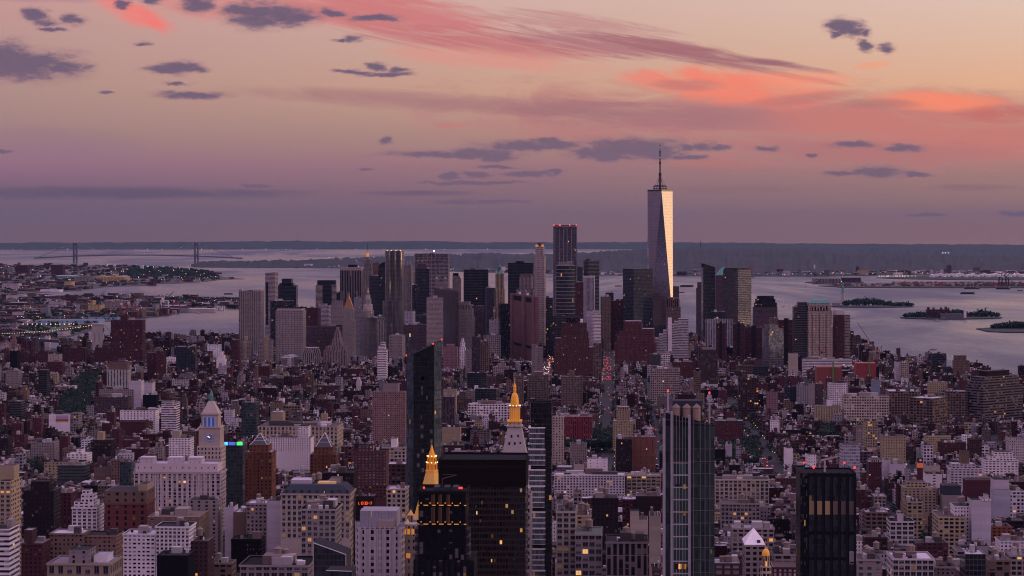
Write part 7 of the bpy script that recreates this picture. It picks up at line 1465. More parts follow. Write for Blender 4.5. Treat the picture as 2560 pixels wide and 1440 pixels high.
# far bank: town strip, storage tanks, container piers
PI1 = [(2012, 706), (2050, 709), (2100, 711), (2145, 711), (2160, 706), (2150, 701), (2040, 701)]; PI2 = [(2046, 714), (2105, 718), (2250, 718.5), (2640, 719), (2640, 706), (2240, 707), (2220, 711), (2120, 712)]; PI3 = [(2190, 694), (2260, 697), (2420, 699), (2640, 700), (2640, 688), (2300, 689)]
for P in (PI1, PI2, PI3): sheet('pier_ground', P, 3, M_CITY)
mb = MB()
for i in range(420):
    px_ = rg.uniform(960, 2620); sh = float(np.interp(px_, *zip(*SI_SH))); d = GD(sh) * rg.uniform(1.0, 1.05) + 40; w = rg.uniform(14, 60); hh = rg.uniform(7, 16) * (2.4 if rg.random() < .05 else 1); zb = 3 + max(0, (d - GD(sh)) / 2000 * 22)
    p = rect(px_, px_ + w * F / d, d, 30, rg.uniform(-20, 20)); s_ = st(['lav', 'white', 'stone', 'wine', 'tan', 'mauve'][int(rg.integers(6))], 'p', bay=7, fh=5, lit=.05); mb.walls(p, 0, zb + hh, s_); mb.cap(p, zb + hh, roofst())
tag(mb.build('far_shore_town'), 'pale small buildings scattered along the far hilly shore', 'buildings', kind='stuff')
for i, a in enumerate((('grain_store', 'warehouse', 'long pale ribbed warehouse on the dark pier beyond the green statue', 2036, 2100, 697, 708, st('stone', 'v', bay=8), 90), ('warehouse', 'warehouse', 'dark blocky warehouse right of the pale ribbed pier warehouse', 2104, 2152, 694, 706, st('mauve', 'b', bay=10), 90), ('apartment_slab', 'apartment block', 'tall pale slab on the hilly far shore', 1866, 1886, 659, 691, st('stone', 'd', bay=7, fh=6), 40), ('apartment_slab', 'apartment block', 'narrow pale slab on the far shore left of tanks', 2327, 2334, 674, 690, st('lav', 'p', bay=7), 30),
          ('apartment_slab', 'apartment block', 'second narrow pale slab on the far shore by the tanks', 2352, 2359, 674, 690, st('lav', 'p', bay=7), 30), ('apartment_slab', 'apartment block', 'dark pointed apartment tower above the white tanks', 2369, 2379, 665, 690, st('mauve', 'p', bay=7), 30, ((.2, .8, 662),)), ('warehouse', 'warehouse', 'white low complex on the hilly far shore', 1975, 2004, 669, 679, st('white', 'p', bay=12), 60), ('warehouse', 'warehouse', 'cream and yellow block by the far shore water', 2146, 2172, 676, 688, st(YL, 'p', bay=12), 50),
          ('church_spire', 'spire', 'slim pale spire on the hilly far shore', 2035, 2038, 662, 682, st('white', 'n'), 12), ('pier_shed', 'shed', 'long white shed on the far shore by the gold facet', 1742, 1760, 680, 689, st('beige', 'n'), 60), ('warehouse', 'warehouse', 'white hilltop complex on the far left shore', 760, 779, 660, 668, st('white', 'p', bay=14), 50), ('stadium', 'stadium', 'low red and white lit building on the far shore', 1196, 1215, 655, 664, st('wine', 'b', lit=.5, bay=10), 60))):
    far_box(*a)
for i in range(26):
    px_ = 2332 + 9.2 * i + rg.uniform(-2, 2); d = GD(694 - (i % 3) * 1.6); r_ = rg.uniform(13, 21)
    o = MB(); hh = rg.uniform(13, 18); o.box(ngon(X(px_, d), d, r_, 16), 2, 2 + hh, PLAINST, M_WHITE, False); o.cone(ngon(X(px_, d), d, r_, 16), 2 + hh, (X(px_, d), d, 5 + hh), None, M_WHITE); tag(o.build('storage_tank', None, (X(px_, d), d, 0)), 'round white storage tank in the tank farm on the far right shore', 'storage tank', 'white storage tanks')
mb = MB()
for i in range(900):
    y = rg.uniform(710, 717.5); d = GD(y); px_ = rg.uniform(2080 if y > 713 else 2230, 2620); hh = rg.uniform(3, 13); p = rect(px_, px_ + 13 * F / d, d, 6, -2); mb.box(p, 3, 3 + hh, PLAINST, [M_BRICKW, M_BRICKW, M_STONE, M_STEEL, M_COPPER][int(rg.choice(5, p=[.2, .15, .3, .3, .05]))])
tag(mb.build('container_stacks'), 'rows of stacked containers on the far pier', 'containers', kind='stuff')
def portal_crane(px_, y, hpx, lab, mat, up=True, lean=1):
    d = GD(y, 2); hgt = hpx * d / F; x = X(px_, d); b = Bld('harbour_crane', lab, 'harbour crane', (x, d), 'harbour cranes'); w = hgt * .22; t = max(.7, hgt * .022)
    for a, c in ((-1, -1), (1, -1), (1, 1), (-1, 1)): b.n('leg').bar((x + a * w, d + c * 8, 2), (x + a * w * .8, d + c * 8, hgt * .55), t, mat)
    for zz in (.2, .55): b['portal_beam'].bar((x - w, d - 8, hgt * zz), (x + w, d - 8, hgt * zz), t, mat)
    b['boom'].bar((x, d, hgt * .55), ((x + lean * w * 2.1, d, hgt) if up else (x + lean * w * 3, d, hgt * .6)), t, M_DARK); b['mast'].bar((x - w * .3, d, hgt * .55), (x, d, hgt * .86), t, mat); b.n('stay').bar((x, d, hgt * .86), ((x + lean * w * 1.6, d, hgt * .88)), t * .5, M_DARK); b['cab'].box(ngon(x - w * .5, d, w * .35, 4, R(45)), hgt * .5, hgt * .64, PLAINST, M_WHITE); b.done()
for a in ((310, 789, 50, 'red harbour crane left of its pair at the terminal', M_BRICKW), (328, 789, 56, 'red harbour crane right of its pair at the terminal', M_BRICKW), (412, 776, 48, 'dark boomed harbour crane behind the docked red ship', M_WHITE), (440, 776, 42, 'wine red harbour crane at the end of the container yard', M_BRICKW), (257, 738, 12, 'small dark crane at the inlet mouth', M_DARK), (2506, 716, 44, 'tall dark gantry crane on the far pier, left of two', M_DARK), (2513, 717, 42, 'tall dark gantry crane on the far pier, right of two', M_DARK)): portal_crane(*a)
# ships and boats
M_FOAM = plain('wake_foam', (.36, .34, .40), .7)
def boat(px_, y, wpx, lab, kind, hull=M_DARK, cat='boat'):
    d = GD(y); L = wpx * d / F; x = X(px_, d); B_ = max(3.0, L * .16); b = Bld({'sail': 'sailboat', 'ferry': 'ferry', 'barge': 'barge', 'ship': 'cargo_ship', 'tall': 'tall_ship', 'motor': 'motor_boat'}[kind], lab, cat, (x, d))
    hh = max(1.4, L * (.07 if kind != 'barge' else .10)); f = lambda s_: [(x - L / 2, d - B_ / 2 * s_), (x + L * .36, d - B_ / 2 * s_), (x + L / 2 * (.94 + .06 * s_), d), (x + L * .36, d + B_ / 2 * s_), (x - L / 2, d + B_ / 2 * s_)]
    if kind in ('ferry', 'motor') or lab.startswith('white sail'):
        for s_ in (-1, 1): b.n('wake').face([(x - L * .5, d + s_ * B_ * .3, .25), (x - L * 5, d + s_ * (B_ * .6 + L * .9), .25), (x - L * 7, d + s_ * (B_ * .6 + L * 1.5), .25), (x - L * .5, d + s_ * B_ * .55, .25)][::-s_], None, None, M_FOAM)
    b['hull'].frus(f(.8), -.5, f(1.0), hh, None, hull)
    q = lambda u0, u1, s_=.8: [(x - L / 2 + L * u0, d - B_ / 2 * s_), (x - L / 2 + L * u1, d - B_ / 2 * s_), (x - L / 2 + L * u1, d + B_ / 2 * s_), (x - L / 2 + L * u0, d + B_ / 2 * s_)]
    if kind == 'sail':
        m = L * 1.25; b['mast'].bar((x, d, hh), (x, d, hh + m), L * .012, M_WHITE); b['sail'].face([(x - .1, d - .15, hh + 1), (x - L * .42, d - .3, hh + 1), (x - .1, d - .15, hh + m * .95)], None, None, M_WHITE); b['sail'].face([(x + .1, d - .15, hh + m * .85), (x + L * .45, d - .2, hh + .8), (x + .1, d - .15, hh + 1)], None, None, M_WHITE)
    elif kind in ('ferry', 'motor'):
        b['cabin'].walls(q(.1, .82), hh, hh + L * .09, st('white', 'b', bay=2, fh=3, lit=.15)); b['cabin'].cap(q(.1, .82), hh + L * .09, PLAINST, M_WHITE); b['upper_deck'].box(q(.2, .66, .7), hh + L * .09, hh + L * .16, st('white', 'b', fh=3)); b['funnel'].box(q(.34, .40, .3), hh + L * .16, hh + L * .22, PLAINST, M_STEEL)
    elif kind == 'ship':
        b['deckhouse'].box(q(.78, .9), hh, hh + L * .16, st('buff', 'p')); b['deck_cargo'].box(q(.1, .7, .7), hh, hh + L * .05, PLAINST, M_STEEL); b.n('deck_crane').bar((x - L * .1, d, hh), (x - L * .1, d, hh + L * .2), 1.2, M_STONE); b.n('deck_crane').bar((x + L * .1, d, hh), (x + L * .1, d, hh + L * .2), 1.2, M_STONE)
    elif kind == 'tall':
        for u in (-.42, -.05, .34): b['mast'].bar((x + L * u, d, hh), (x + L * u, d, hh + L * .55), .35, M_DARK); b['yard'].bar((x + L * (u - .05), d, hh + L * .38), (x + L * (u + .05), d, hh + L * .38), .2, M_DARK)
    else: b['deck_load'].box(q(.08, .86, .7), hh, hh * 1.35, PLAINST, M_STEEL); b['wheelhouse'].box(q(.88, .95, .6), hh, hh * 2.2, PLAINST, M_STONE)
    b.done()
for a in ((1958, 766, 10, 'white sailboat on the river left of the green roofed beige tower', 'sail', M_WHITE), (1972, 763, 7, 'small white sailboat close behind the larger one', 'sail', M_WHITE), (1991, 764, 10, 'small grey motor boat right of the two sailboats', 'motor', M_STEEL), (2333, 875, 19, 'white ferry nearest on the river at right', 'ferry', M_DARK), (2342, 803, 17, 'two deck ferry in front of the hall island', 'ferry', M_DARK),
          (571, 736, 23, 'long dark barge left of the ribbed slab tower', 'barge', M_DARK), (2419, 735, 36, 'long dark barge right of the statue island', 'barge', M_DARK), (1717, 717, 34, 'dark barge between the spire skyscraper and black riverside towers', 'barge', M_DARK), (1546, 716, 18, 'thin barge left of the dark blue glass tower', 'barge', M_DARK), (1704, 732, 16, 'rust red barge by the foot of the golden facet', 'barge', M_BRICKW), (556, 840, 25, 'white excursion ferry near the river edge at left', 'ferry', M_WHITE),
          (396, 788, 66, 'red hulled cargo ship docked at the container pier', 'ship', M_BRICKW), (848, 692, 9, 'orange ferry beside the white pillared tower', 'ferry', M_ORNET), (534, 852, 46, 'three masted tall ship at the near waterfront', 'tall', M_DARK), (2430, 722, 40, 'dark tanker moored along the far pier', 'ship', M_DARK), (2508, 723, 36, 'dark tug and barge group at the far pier end', 'barge', M_DARK), (2550, 727, 14, 'small dark barge at the right edge near the far pier', 'barge', M_DARK),
          (2272, 811, 8, 'little white motor boat left of the two deck ferry', 'motor', M_WHITE), (2146, 792, 6, 'little white motor boat under the statue island', 'motor', M_WHITE), (2466, 770, 6, 'little dark motor boat behind the hall island', 'motor', M_DARK), (2015, 716, 6, 'little dark motor boat left of the dark pier', 'motor', M_DARK), (497, 783, 12, 'grey tug passing the pier end shed', 'motor', M_STEEL), (2517, 810, 14, 'low work barge right of the hall island', 'barge', M_STEEL), (1732, 800, 8, 'small motor boat beside the black riverside towers', 'motor', M_WHITE)): boat(*a)
# tower cranes
def luffing(px_, yb, yc, tip, lab, mat, d):
    x = X(px_, d); zc = Z(yc, d); b = Bld('tower_crane', lab, 'tower crane', (x, d)); zb = 0
    for a, c in ((-1, -1), (1, -1), (1, 1), (-1, 1)): b['mast'].bar((x + a * 1.6, d + c * 1.6, zb), (x + a * 1.6, d + c * 1.6, zc), .32, M_ORNET if mat else M_STONE)
    n = int(zc / 5)
    for i in range(n): s_ = 1 if i % 2 else -1; b['mast'].bar((x - 1.6 * s_, d - 1.6, 5 * i), (x + 1.6 * s_, d - 1.6, 5 * i + 5), .22, M_STONE)
    b['cab'].box(ngon(x, d, 3.2, 4, R(45)), zc, zc + 4, PLAINST, M_DARK); t = np.array((X(tip[0], d), d, Z(tip[1], d))); h0 = np.array((x - 2, d, zc + 4)); L = np.linalg.norm(t - h0)
    for dz in (-1.1, 1.1): b['boom'].bar(tuple(h0 + (0, dz, 0)), tuple(t), .45, M_BRICKW)
    k = 14; up = np.array((0.7, 0, 1.0)); b['boom'].bar(tuple(h0 + up * 2), tuple(t), .4, M_BRICKW)
    for i in range(k): p0 = h0 + (t - h0) * i / k; p1 = h0 + (t - h0) * (i + 1) / k; b['boom'].bar(tuple(p0), tuple(p1 + up * 2 * (1 - (i + 1) / k)), .2, M_STONE)
    a = np.array((x + 9, d, zc + 17)); b['a_frame'].bar((x - 1, d, zc + 4), tuple(a), .6, M_BRICKW); b['a_frame'].bar((x + 8, d, zc + 3), tuple(a), .6, M_BRICKW); b['counter_jib'].bar((x, d, zc + 2), (x + 11, d, zc + 2.5), 1.4, M_BRICKW); b['pendant_line'].bar(tuple(a), tuple(t), .16, M_DARK); b['back_frame'].bar((x - 1, d, zc + 3), (x - 10, d, zc + 17), .6, M_BRICKW); b.done()
luffing(2194, 925, 885, (2143, 806), 'red luffing tower crane with its long boom raised over the river', 1, 4800.0)
luffing(2054, 900, 884, (2012, 820), 'pale boomed tower crane in front of the green roofed beige tower', 0, 4850.0)
b = Bld('radio_mast', 'thin radio mast on the far hill right of the spire skyscraper', 'mast', (X(1751, 18600), 18600)); b['mast'].bar((X(1751, 18600), 18600, 110), (X(1751, 18600), 18600, Z(602.5, 18600)), 2.2, M_DARK); b['beacon'].box(ngon(X(1751, 18600), 18600, 2.4, 6), Z(602.5, 18600), Z(602.5, 18600) + 4, PLAINST, M_DARK); b.done()

# ------------------------------------------------------------------ parks and trees
PARKS = [[(150, 1006), (214, 944), (262, 944), (236, 1010), (212, 1052), (138, 1046)], [(1412, 1094), (1530, 1094), (1532, 1128), (1408, 1132)], [(1788, 1112), (1892, 1112), (1896, 1172), (1792, 1170)], [(2028, 1070), (2096, 1072), (2096, 1106), (2034, 1104)], [(2340, 985), (2420, 985), (2420, 1002), (2340, 1000)], [(700, 905), (770, 905), (770, 925), (700, 925)],
         [(36, 1168), (110, 1170), (106, 1198), (30, 1196)], [(500, 900), (512, 900), (512, 918), (500, 918)]]
def tree_things(pts, lab, group, light=False):
    """a few whole trees, each with trunk and crown"""
    rgt = np.random.default_rng(len(pts) + 3); protos = []
    for px_, y, hgt in pts:
        d = GD(y, 2); x = X(px_, d); r = thing('tree', lab, 'tree', (x, d, 2), group)
        if len(protos) < 4:
            mb = MB(); mb.frus(ngon(0, 0, .5, 7), 0, ngon(0, 0, .28, 7), 6, None, M_BARK)
            for k in range(5): a = 2 * math.pi * k / 5; mb.bar((0, 0, 4.5), (3.2 * math.cos(a), 3.2 * math.sin(a), 9), .2, M_BARK)
            t = mb.build('trunk', r); mb = MB(); m_ = M_LEAFL if light else M_LEAF
            for k in range(7): a = rgt.uniform(0, 6.28); rr = rgt.uniform(0, 4); leafy(mb, (rr * math.cos(a), rr * math.sin(a), rgt.uniform(7, 13)), 3.6, 2.8, 90, m_, .8, rgt)
            c = mb.build('crown', r); protos.append((t.data, c.data))
        else:
            t, c = protos[len(protos) - 1 - int(rgt.integers(4))]
            for nm, me in (('trunk', t), ('crown', c)): o = bpy.data.objects.new(nm, me); COL.objects.link(o); o.parent = r
        s_ = hgt / 15; r.scale = (s_ * rgt.uniform(.9, 1.3), s_ * rgt.uniform(.9, 1.3), s_); r.rotation_euler = (0, 0, rgt.uniform(0, 6.28))
tree_things([(2064, 1102, 17), (2050, 1103, 13)], 'bright green full crowned tree above the pale lavender clad block', 'bright green trees', True)
tree_things([(1416 + 12 * i, 1131 - (i % 3), 15 + (i * 7) % 5) for i in range(10)], 'dark leafy tree along the near edge of the square park', 'trees on the near edge of the square park')
tree_things([(1796 + 12 * i, 1170 - (i % 2) * 2, 15 + (i * 5) % 5) for i in range(8)], 'dark leafy tree along the near edge of the triangular park', 'trees on the near edge of the triangular park')
tree_things([(145 + 9 * i, 1049 - (i % 3), 15 + (i * 3) % 5) for i in range(8)], 'dark leafy tree at the near end of the long left park', 'trees at the near end of the long left park')
b = thing('cypress', 'tall dark pointed evergreen standing by the river at right', 'tree', (X(2268, 4950), 4950, 2)); mb = MB(); mb.bar((0, 0, 0), (0, 0, 8), .5, M_BARK); mb.build('trunk', b); mb = MB()
for k in range(14): leafy(mb, (0, 0, 4 + 2.5 * k), 7.5 * (1 - k / 15), 2.5, 60, M_LEAF, 1.3, TRG)
mb.build('crown', b)
mb = MB(); gm = MB()
for P in PARKS:
    gm.face([(X(p[0], GD(p[1], 2)), GD(p[1], 2), 2.02) for p in P][::1], None, None, M_LEAF)
    xs = [p[0] for p in P]; ys = [p[1] for p in P]; n = 0
    dmin, dmax = GD(max(ys), 2), GD(min(ys), 2); area = (max(xs) - min(xs)) * (dmin + dmax) / 2 / F * (dmax - dmin)
    for _ in range(min(1500, int(area / 55))):
        d = random.uniform(dmin, dmax); y = Y0 + (H - 2) * F / d; px_ = random.uniform(min(xs), max(xs))
        if not inpoly(px_, y, P): continue
        hh = random.uniform(11, 19); x = X(px_, d)
        for _k in range(3): leafy(mb, (x + random.uniform(-4, 4), d + random.uniform(-4, 4), 2 + hh * random.uniform(.5, .8)), 4.6, hh * .26, 34, M_LEAF, 1.25, TRG)
o = gm.build('park_ground'); tag(o, kind='structure')
tag(mb.build('park_trees'), 'dense dark tree crowns filling the city parks', 'trees', kind='stuff')

# ------------------------------------------------------------------ the crowded low city
VPX = 1535.0
sa, ca = math.sin(R(-G)), math.cos(R(-G))
def world(s_, t): return (s_ * sa + t * ca, s_ * ca - t * sa)
def to_st(x, y): return (x * sa + y * ca, x * ca - y * sa)
FB = []
for P in FOOT:
    q = [to_st(*p) for p in P]; FB.append((min(a[0] for a in q) - 3, max(a[0] for a in q) + 3, min(a[1] for a in q) - 3, max(a[1] for a in q) + 3))
FB = np.array(FB); HR = np.array(HEROES)
for P in PARKS: xs = [p[0] for p in P]; ys = [p[1] for p in P]; HR = np.vstack([HR, (min(xs), max(xs), max(ys) - 8, GD(max(ys), 2))])
AVES = [(-11, 13, 2600, 6000), (66, 9, 2950, 4700), (-145, 14, 4300, 6000), (-900, 16, 1500, 6000), (-690, 13, 1500, 4300), (-480, 13, 1500, 2700), (-260, 13, 1500, 3300), (212, 12, 2700, 4200), (300, 13, 1500, 2700), (560, 13, 1500, 6000), (800, 12, 1500, 6000), (-1150, 12, 1500, 6000), (390, 11, 2700, 5600), (-300, 9, 3300, 5600), (-560, 9, 3300, 5600)]
GST = {}
CW = [('wine', .22), ('brick', .12), ('brown', .13), ('dk', .09), ('tan', .10), ('stone', .10), ('lav', .06), ('white', .05), ('grey', .05), ('buff', .03), ('mauve', .04), ('pink', .03)]
CN, CP = [c for c, _ in CW], np.array([p for _, p in CW]); CP = CP / CP.sum()
COLW = dict(wine='wine brick', brick='dark red brick', brown='brown brick', dk='very dark brick', tan='tan brick', stone='pale stone', lav='lavender grey', white='white', grey='grey', buff='buff', mauve='mauve brick', pink='pink brick')
gr = np.random.default_rng(99)
LOTS = []
s0 = 1560.0; kk = 0
while s0 < 5950:
    dep = gr.uniform(20, 26) if s0 < 3000 else gr.uniform(14, 20)
    half = .26 * s0 + 60; t = -half - 0.045 * s0 - 60
    tmax = half + .03 * s0
    while t < tmax:
        lofty = s0 < 2500
        w = gr.uniform(11, 30) if lofty else (gr.uniform(6.5, 14) if gr.random() < .8 else gr.uniform(16, 38))
        tc = t + w / 2; skip = False
        for a, hw, sa0, sa1 in AVES:
            if sa0 < s0 < sa1 and abs(tc - a) < hw + w / 2: skip = True; break
        if not skip:
            x, y = world(s0 + gr.uniform(-2, 2), t); px0 = 1280 + x * F / y; px1 = px0 + w * F / y; gy = Y0 + H * F / y
            if px1 < -160 or px0 > 2760 or not inpoly((px0 + px1) / 2, gy, MAN) or any(inpoly((px0 + px1) / 2, gy, P) for P in PARKS): skip = True
        if not skip:
            r = gr.random()
            if s0 < 1900: h_ = gr.uniform(32, 66) if r < .8 else gr.uniform(15, 30)
            elif s0 < 2500: h_ = gr.uniform(24, 50) if r < .75 else gr.uniform(14, 22)
            elif s0 < 4700: h_ = gr.uniform(13, 24) if r < .84 else gr.uniform(24, 42)
            else: h_ = gr.uniform(15, 30) if r < .8 else gr.uniform(28, 46)
            dp = dep * gr.uniform(.75, 1.0)
            m = HR[(HR[:, 3] > y) & (HR[:, 0] < px1 + 3) & (HR[:, 1] > px0 - 3)]
            if len(m): h_ = min(h_, float(np.min(H - (m[:, 2] - Y0 - gr.uniform(-6, 4)) * y / F)))
            sx, tx = to_st(x, y)
            hit = len(FB) and np.any((FB[:, 0] < sx + dp) & (FB[:, 1] > sx) & (FB[:, 2] < tx + w) & (FB[:, 3] > tx))
            if h_ > 7 and not hit: LOTS.append([y, px0, px1, w, dp, h_, CN[int(gr.choice(len(CN), p=CP))]])
        t += w + (0.0 if gr.random() < .8 else gr.uniform(1, 6))
    kk += 1
    s0 += dep + (16 if kk % 2 == 0 else gr.uniform(5, 11))
LOTS.sort()
# how much of each shows: a coarse picture filled from front to back
W_, H_ = 1280, 720; occ = np.zeros((H_, W_), bool); ev = [(l[0], 1, i) for i, l in enumerate(LOTS)] + [(h[3], 0, i) for i, h in enumerate(HEROES)]
ev.sort(); vis = np.zeros(len(LOTS))
for dd_, kind_, i in ev:
    if kind_: l = LOTS[i]; x0, x1, y1, y2 = l[1], l[2], Y0 + (H - l[5]) * F / (l[0] + l[4]), Y0 + H * F / l[0]
    else: h = HEROES[i]; x0, x1, y1, y2 = h[0], h[1], max(Y0, h[2] - 60), h[2] + 40
    a, c, e, g = int(max(0, x0 / 2)), int(min(W_, x1 / 2 + 1)), int(max(0, y1 / 2)), int(min(H_, y2 / 2 + 1))
    if a >= c or e >= g: continue
    if kind_: vis[i] = np.count_nonzero(~occ[e:g, a:c])
    occ[e:g, a:c] = True
order = np.argsort(-vis); NIND = 285; single = set(int(i) for i in order[:NIND])
def gstyle(c):
    tone = random.choice((.4, .58, .8, 1.0, 1.15)); base_ = tuple(min(.75, v * tone) for v in C[c]); c = c + str(tone)
    if c not in GST:
        GST[c] = [st(base_, p_, lit=l_, **k_) for p_, l_, k_ in (('p', .03, {}), ('d', .02, {}), ('l', .03, {}), ('a', .02, {}), ('p', .01, dict(wf=.3)), ('n', 0, {}))]
    s_ = random.choices(GST[c], (4, 3, 3, 2, 2, 1.3))[0]
    return s_.seed()
mass = MB(); info = []; HUTS = [Style(wall=c, wf=0, hf=0) for c in ((.5, .45, .47), (.3, .26, .26), (.12, .08, .08), (.03, .028, .03), (.7, .65, .66), (.2, .15, .13), (.05, .04, .04))]
for i, l in enumerate(LOTS):
    if vis[i] < 2 and 0 < l[1] < 2540: continue
    y, px0, px1, w, dp, h_, c = l
    p = rect(px0, px0 + w * F / y, y, dp, G + (gr.normal() * .5 if y < 2700 else gr.normal() * 4)); s_ = gstyle(c)
    if i in single:
        tk = 0; f_ = None; r = gr.random(); tall = h_ > 30
        rc = random.choice(ROOFS); b = Bld('town_building', '', 'building', mid(p)); b['wall'].walls(p, 0, h_, s_); b.roof(p, h_, roofst(rc))
        if h_ > 22 and r < .6: tk = 1; f_ = 'with a roof tank'
        elif rc[0] > .25: f_ = 'with a pale roof'
        elif rc[0] < .06: f_ = 'with a black roof'
        elif s_.geo[0] == 0: f_ = 'with blank walls'
        nb = int(gr.integers(1, 4)); rclutter(b, p, h_, nb, tk, h_ > 16)
        if gr.random() < .4: b['cornice'].box(sub(p, 0, 1, -.03, 0), h_ - 1.3, h_ + .2, Style(wall=tuple(min(.6, v * 1.5) for v in s_.w), wf=0, hf=0))
        px_, py_ = (px0 + px1) / 2, Y0 + (H - h_ * .8) * F / y
        info.append([b.root, px_, py_, ('tall' if tall else 'low' if h_ < 16 else 'mid height'), COLW[c], f_ or ('with one roof hut' if nb == 1 else 'with several roof huts')]); b.done()
    else:
        mass.walls(p, 0, h_, s_); q = inset(p, .45); rs = roofst(); mass.cap(q, h_ - .8, rs)
        for k in range(4): j = (k + 1) % 4; mass.face([(*p[k], h_), (*p[j], h_), (*q[j], h_), (*q[k], h_)], Bld.coping); mass.face([(*q[k], h_), (*q[j], h_), (*q[j], h_ - .8), (*q[k], h_ - .8)], s_)
        if gr.random() < .22 and h_ > 14:
            u = gr.uniform(0, .4); qq = sub(p, u, u + gr.uniform(.35, .6), gr.uniform(.1, .4), 1); hh = h_ + gr.uniform(2.5, 8); mass.walls(qq, h_ - .8, hh, s_); mass.cap(qq, hh, roofst())
        for _ in range(int(gr.integers(2, 6))):
            u, v = gr.uniform(.05, .7), gr.uniform(.1, .6); mass.box(sub(p, u, u + gr.uniform(.06, .24), v, v + gr.uniform(.08, .26)), h_ - .8, h_ + gr.uniform(.8, 3.4), random.choice(HUTS) if 'HUTS' in globals() else roofst())
        if gr.random() < (.45 if y < 3000 else .10):
            m = mid(p); mass.box(ngon(m[0], m[1], 2.1, 8), h_ + 1.5, h_ + 5.6, PLAINST, M_WOOD, False); mass.cone(ngon(m[0], m[1], 2.4, 8), h_ + 5.6, (m[0], m[1], h_ + 7.2), None, M_WOOD)
tag(mass.build('low_city_blocks'), 'crowded low rooftops filling the streets between the larger buildings', 'buildings', kind='stuff')
print('lots', len(LOTS), 'mass faces', len(mass.f))
# labels that single out each of them
LA = np.array([(a, c) for a, c, _ in LANDM]); byk = {}
for it in info:
    dx, dy = LA[:, 0] - it[1], LA[:, 1] - it[2]; j = int(np.argmin(np.hypot(dx, dy * 1.3))); dx, dy = dx[j], dy[j]
    rel = ('left of' if dx > 0 else 'right of') if abs(dx) > abs(dy) else ('in front of' if dy < 0 else 'behind')
    it += [rel, LANDM[j][2]]; byk.setdefault((it[3], it[4], it[5], rel, LANDM[j][2]), []).append(it)
ORD = ['leftmost', 'second from left', 'third from left', 'fourth from left', 'fifth from left', 'sixth from left', 'seventh from left']
for k, its in byk.items():
    its.sort(key=lambda a: a[1])
    for n, it in enumerate(its):
        if len(its) == 1: s_ = f'{k[0]} {k[1]} building {k[2]}, {k[3]} {k[4]}'
        else: s_ = f'{ORD[n]} {k[0]} {k[1]} building {k[2]}, {k[3]} {k[4]}'
        if len(s_.split()) > 16: s_ = s_.replace(' a ', ' ').replace('mid height', 'mid').replace(' from left', '')
        if len(s_.split()) > 16: s_ = s_.replace(' building', '')
        if len(s_.split()) > 16: s_ = s_.replace('very ', '').replace('several ', '').replace('one ', '')
        if len(s_.split()) > 16: print('LONG', s_)
        it[0]['label'] = s_
# ------------------------------------------------------------------ street trees
mb = MB()
for _ in range(1500):
    s_ = random.uniform(1900, 5200); t = random.uniform(-.3 * s_, .26 * s_)
    if random.random() < .35: a = random.choice(AVES); t = a[0] + random.choice((-1, 1)) * (a[1] - 3); s_ = random.uniform(max(1900, a[2]), min(a[3], 4600))
    x, y = world(s_, t); px_ = 1280 + x * F / y; gy = Y0 + H * F / y
    if not -10 < px_ < 2570 or not inpoly(px_, gy, MAN): continue
    if np.any((FB[:, 0] < s_) & (FB[:, 1] > s_) & (FB[:, 2] < t) & (FB[:, 3] > t)): continue
    hh = random.uniform(10, 17)
    if random.random() < .5: hh += 8
    leafy(mb, (x, y, hh * .7), random.uniform(3, 5.5), hh * .28, 42, M_LEAF, 1.3, TRG)
tag(mb.build('street_trees'), 'dark tree crowns along streets and courtyards', 'trees', kind='stuff')
# ------------------------------------------------------------------ traffic
def car_mesh(front):
    mb = MB(); body = plain('car_paint_dark', (.03, .03, .035), .35) if 'car_paint_dark' not in bpy.data.materials else bpy.data.materials['car_paint_dark']
    f = lambda x0, x1, y: [(x0, -y), (x1, -y), (x1, y), (x0, y)]
    mb.frus([(-.85, -2.2), (.85, -2.2), (.85, 2.2), (-.85, 2.2)], .35, [(-.92, -2.15), (.92, -2.15), (.92, 2.15), (-.92, 2.15)], .85, None, body); mb.frus([(-.85, -1.6), (.85, -1.6), (.85, 1.2), (-.85, 1.2)], .85, [(-.7, -1.1), (.7, -1.1), (.7, .7), (-.7, .7)], 1.45, None, body)
    for x in (-.8, .8):
        for y in (-1.35, 1.35): mb.bar((x - .1, y, .34), (x + .1, y, .34), .34, M_DARK, 8)
    me = mb.build('car_body'); md = me.data; bpy.data.objects.remove(me)
    mb = MB(); m_ = M_HEAD if front else M_TAIL
    mb.box([(-.28, -.06), (.28, -.06), (.28, .06), (-.28, .06)], .0, .3, PLAINST, m_); o = mb.build('lamp'); ml = o.data; bpy.data.objects.remove(o)
    return md, ml
M_TAIL.node_tree.nodes['Principled BSDF'].inputs['Emission Strength'].default_value = 7.5; M_HEAD.node_tree.nodes['Principled BSDF'].inputs['Emission Strength'].default_value = 8
CARS = {True: car_mesh(True), False: car_mesh(False)}
def cars(n, aves, s_rng, front, lab, group):
    for i in range(n):
        s_ = random.uniform(*s_rng); t = aves + random.choice((-7, -3.5, 0, 3.5, 7)); x, y = world(s_, t); r = thing('car', lab, 'car', (x, y, 2), group); r.rotation_euler = (0, 0, R(G))
        md, ml = CARS[front]; o = bpy.data.objects.new('body', md); COL.objects.link(o); o.parent = r
        for sx in (-.6, .6): o = bpy.data.objects.new('headlight' if front else 'tail_light', ml); COL.objects.link(o); o.parent = r; o.location = (sx, -2.25, .6)
cars(60, -150, (4750, 5500), True, 'small car with white headlights coming up the bright avenue by the huge brown brick block', 'oncoming cars on the white lit avenue')
cars(30, -150, (4700, 5500), False, 'small car with red tail lights among the headlights on the bright avenue', 'departing cars on the white lit avenue')
cars(46, -14, (4600, 5500), False, 'small car with red tail lights in the avenue below the wine red ziggurat', 'cars on the red lit avenue')
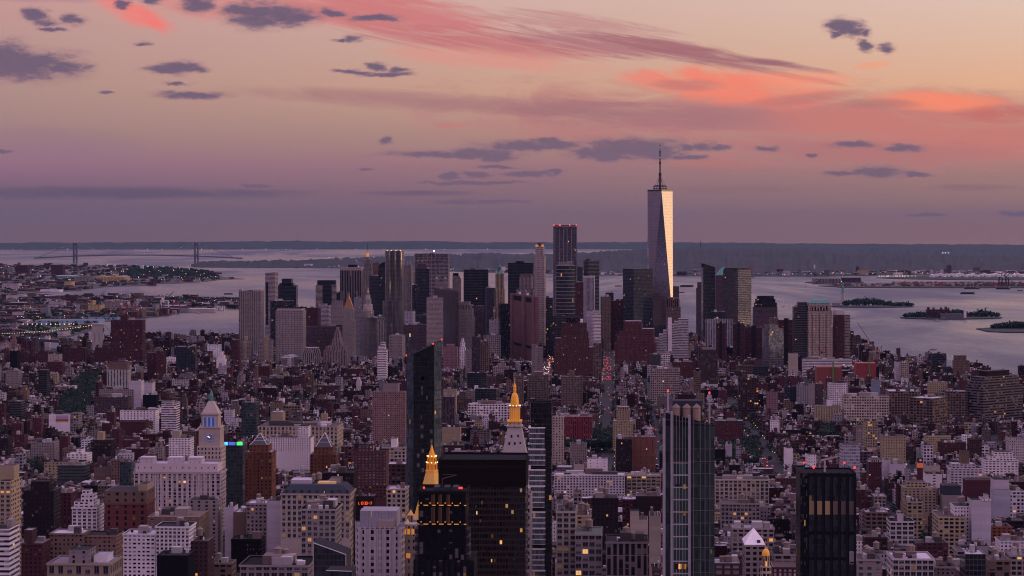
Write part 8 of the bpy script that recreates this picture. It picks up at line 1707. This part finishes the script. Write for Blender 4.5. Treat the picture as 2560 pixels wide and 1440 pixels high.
cars(10, -12, (3200, 4400), False, 'small car with red tail lights on the tree lined avenue by the square park', 'cars on the tree lined avenue')
cars(14, 66, (3300, 4400), False, 'small car with red tail lights in the narrow street right of the stepped beige tower', 'cars in the narrow street')
cars(22, -900, (3500, 4600), False, 'small car with red tail lights on the wide road beside the long left park', 'cars on the road by the left park')
cars(18, -690, (3300, 3700), False, 'small car with red tail lights on the street right of the white sail tower', 'cars by the white sail tower')
cars(14, 212, (2950, 3400), False, 'small car with red tail lights on the street by the triangular park', 'cars by the triangular park')
cars(8, 390, (2800, 3300), True, 'small car with white headlights on a right hand side street', 'cars on the right hand street')
mb = MB()
for a, hw, sa0, sa1 in AVES:
    for s_ in np.arange(max(sa0, 2600), min(sa1, 5600), 42.0):
        for e in (-1, 1):
            if random.random() < .5: continue
            x, y = world(s_, a + e * (hw - 1)); mb.box(ngon(x, y, .32, 4), 9, 9.5, PLAINST, M_WARM)
for _ in range(420):
    s_ = random.uniform(1700, 5600); t = random.uniform(-.3 * s_, .26 * s_); x, y = world(s_, t); zz = random.uniform(10, 26); mb.box(ngon(x, y, .3, 4), zz, zz + .45, PLAINST, random.choice([M_WARM, M_WARM, M_COOL, M_RED]))
tag(mb.build('street_lamps'), 'points of street and roof lamp light across the city', 'lamps', kind='stuff')
# ------------------------------------------------------------------ air
mb = MB(); L = 46000.0; z0, z1 = -3.0, 620.0
P8 = [(-L, -4000), (L, -4000), (L, 47000), (-L, 47000)]; m = bpy.data.materials.new('dusk_haze'); m.use_nodes = True; t = m.node_tree; t.nodes.clear()
o_ = t.nodes.new('ShaderNodeOutputMaterial'); v = t.nodes.new('ShaderNodeVolumePrincipled'); v.inputs['Color'].default_value = (.12, .25, .45, 1); v.inputs['Density'].default_value = 0.8e-5; v.inputs['Anisotropy'].default_value = 0.0; t.links.new(v.outputs[0], o_.inputs['Volume'])
mb.box(P8, z0, z1, PLAINST, m); mb.cap(P8[::-1], z0, PLAINST, m)
HAZE = mb.build('haze'); HAZE['kind'] = 'stuff'
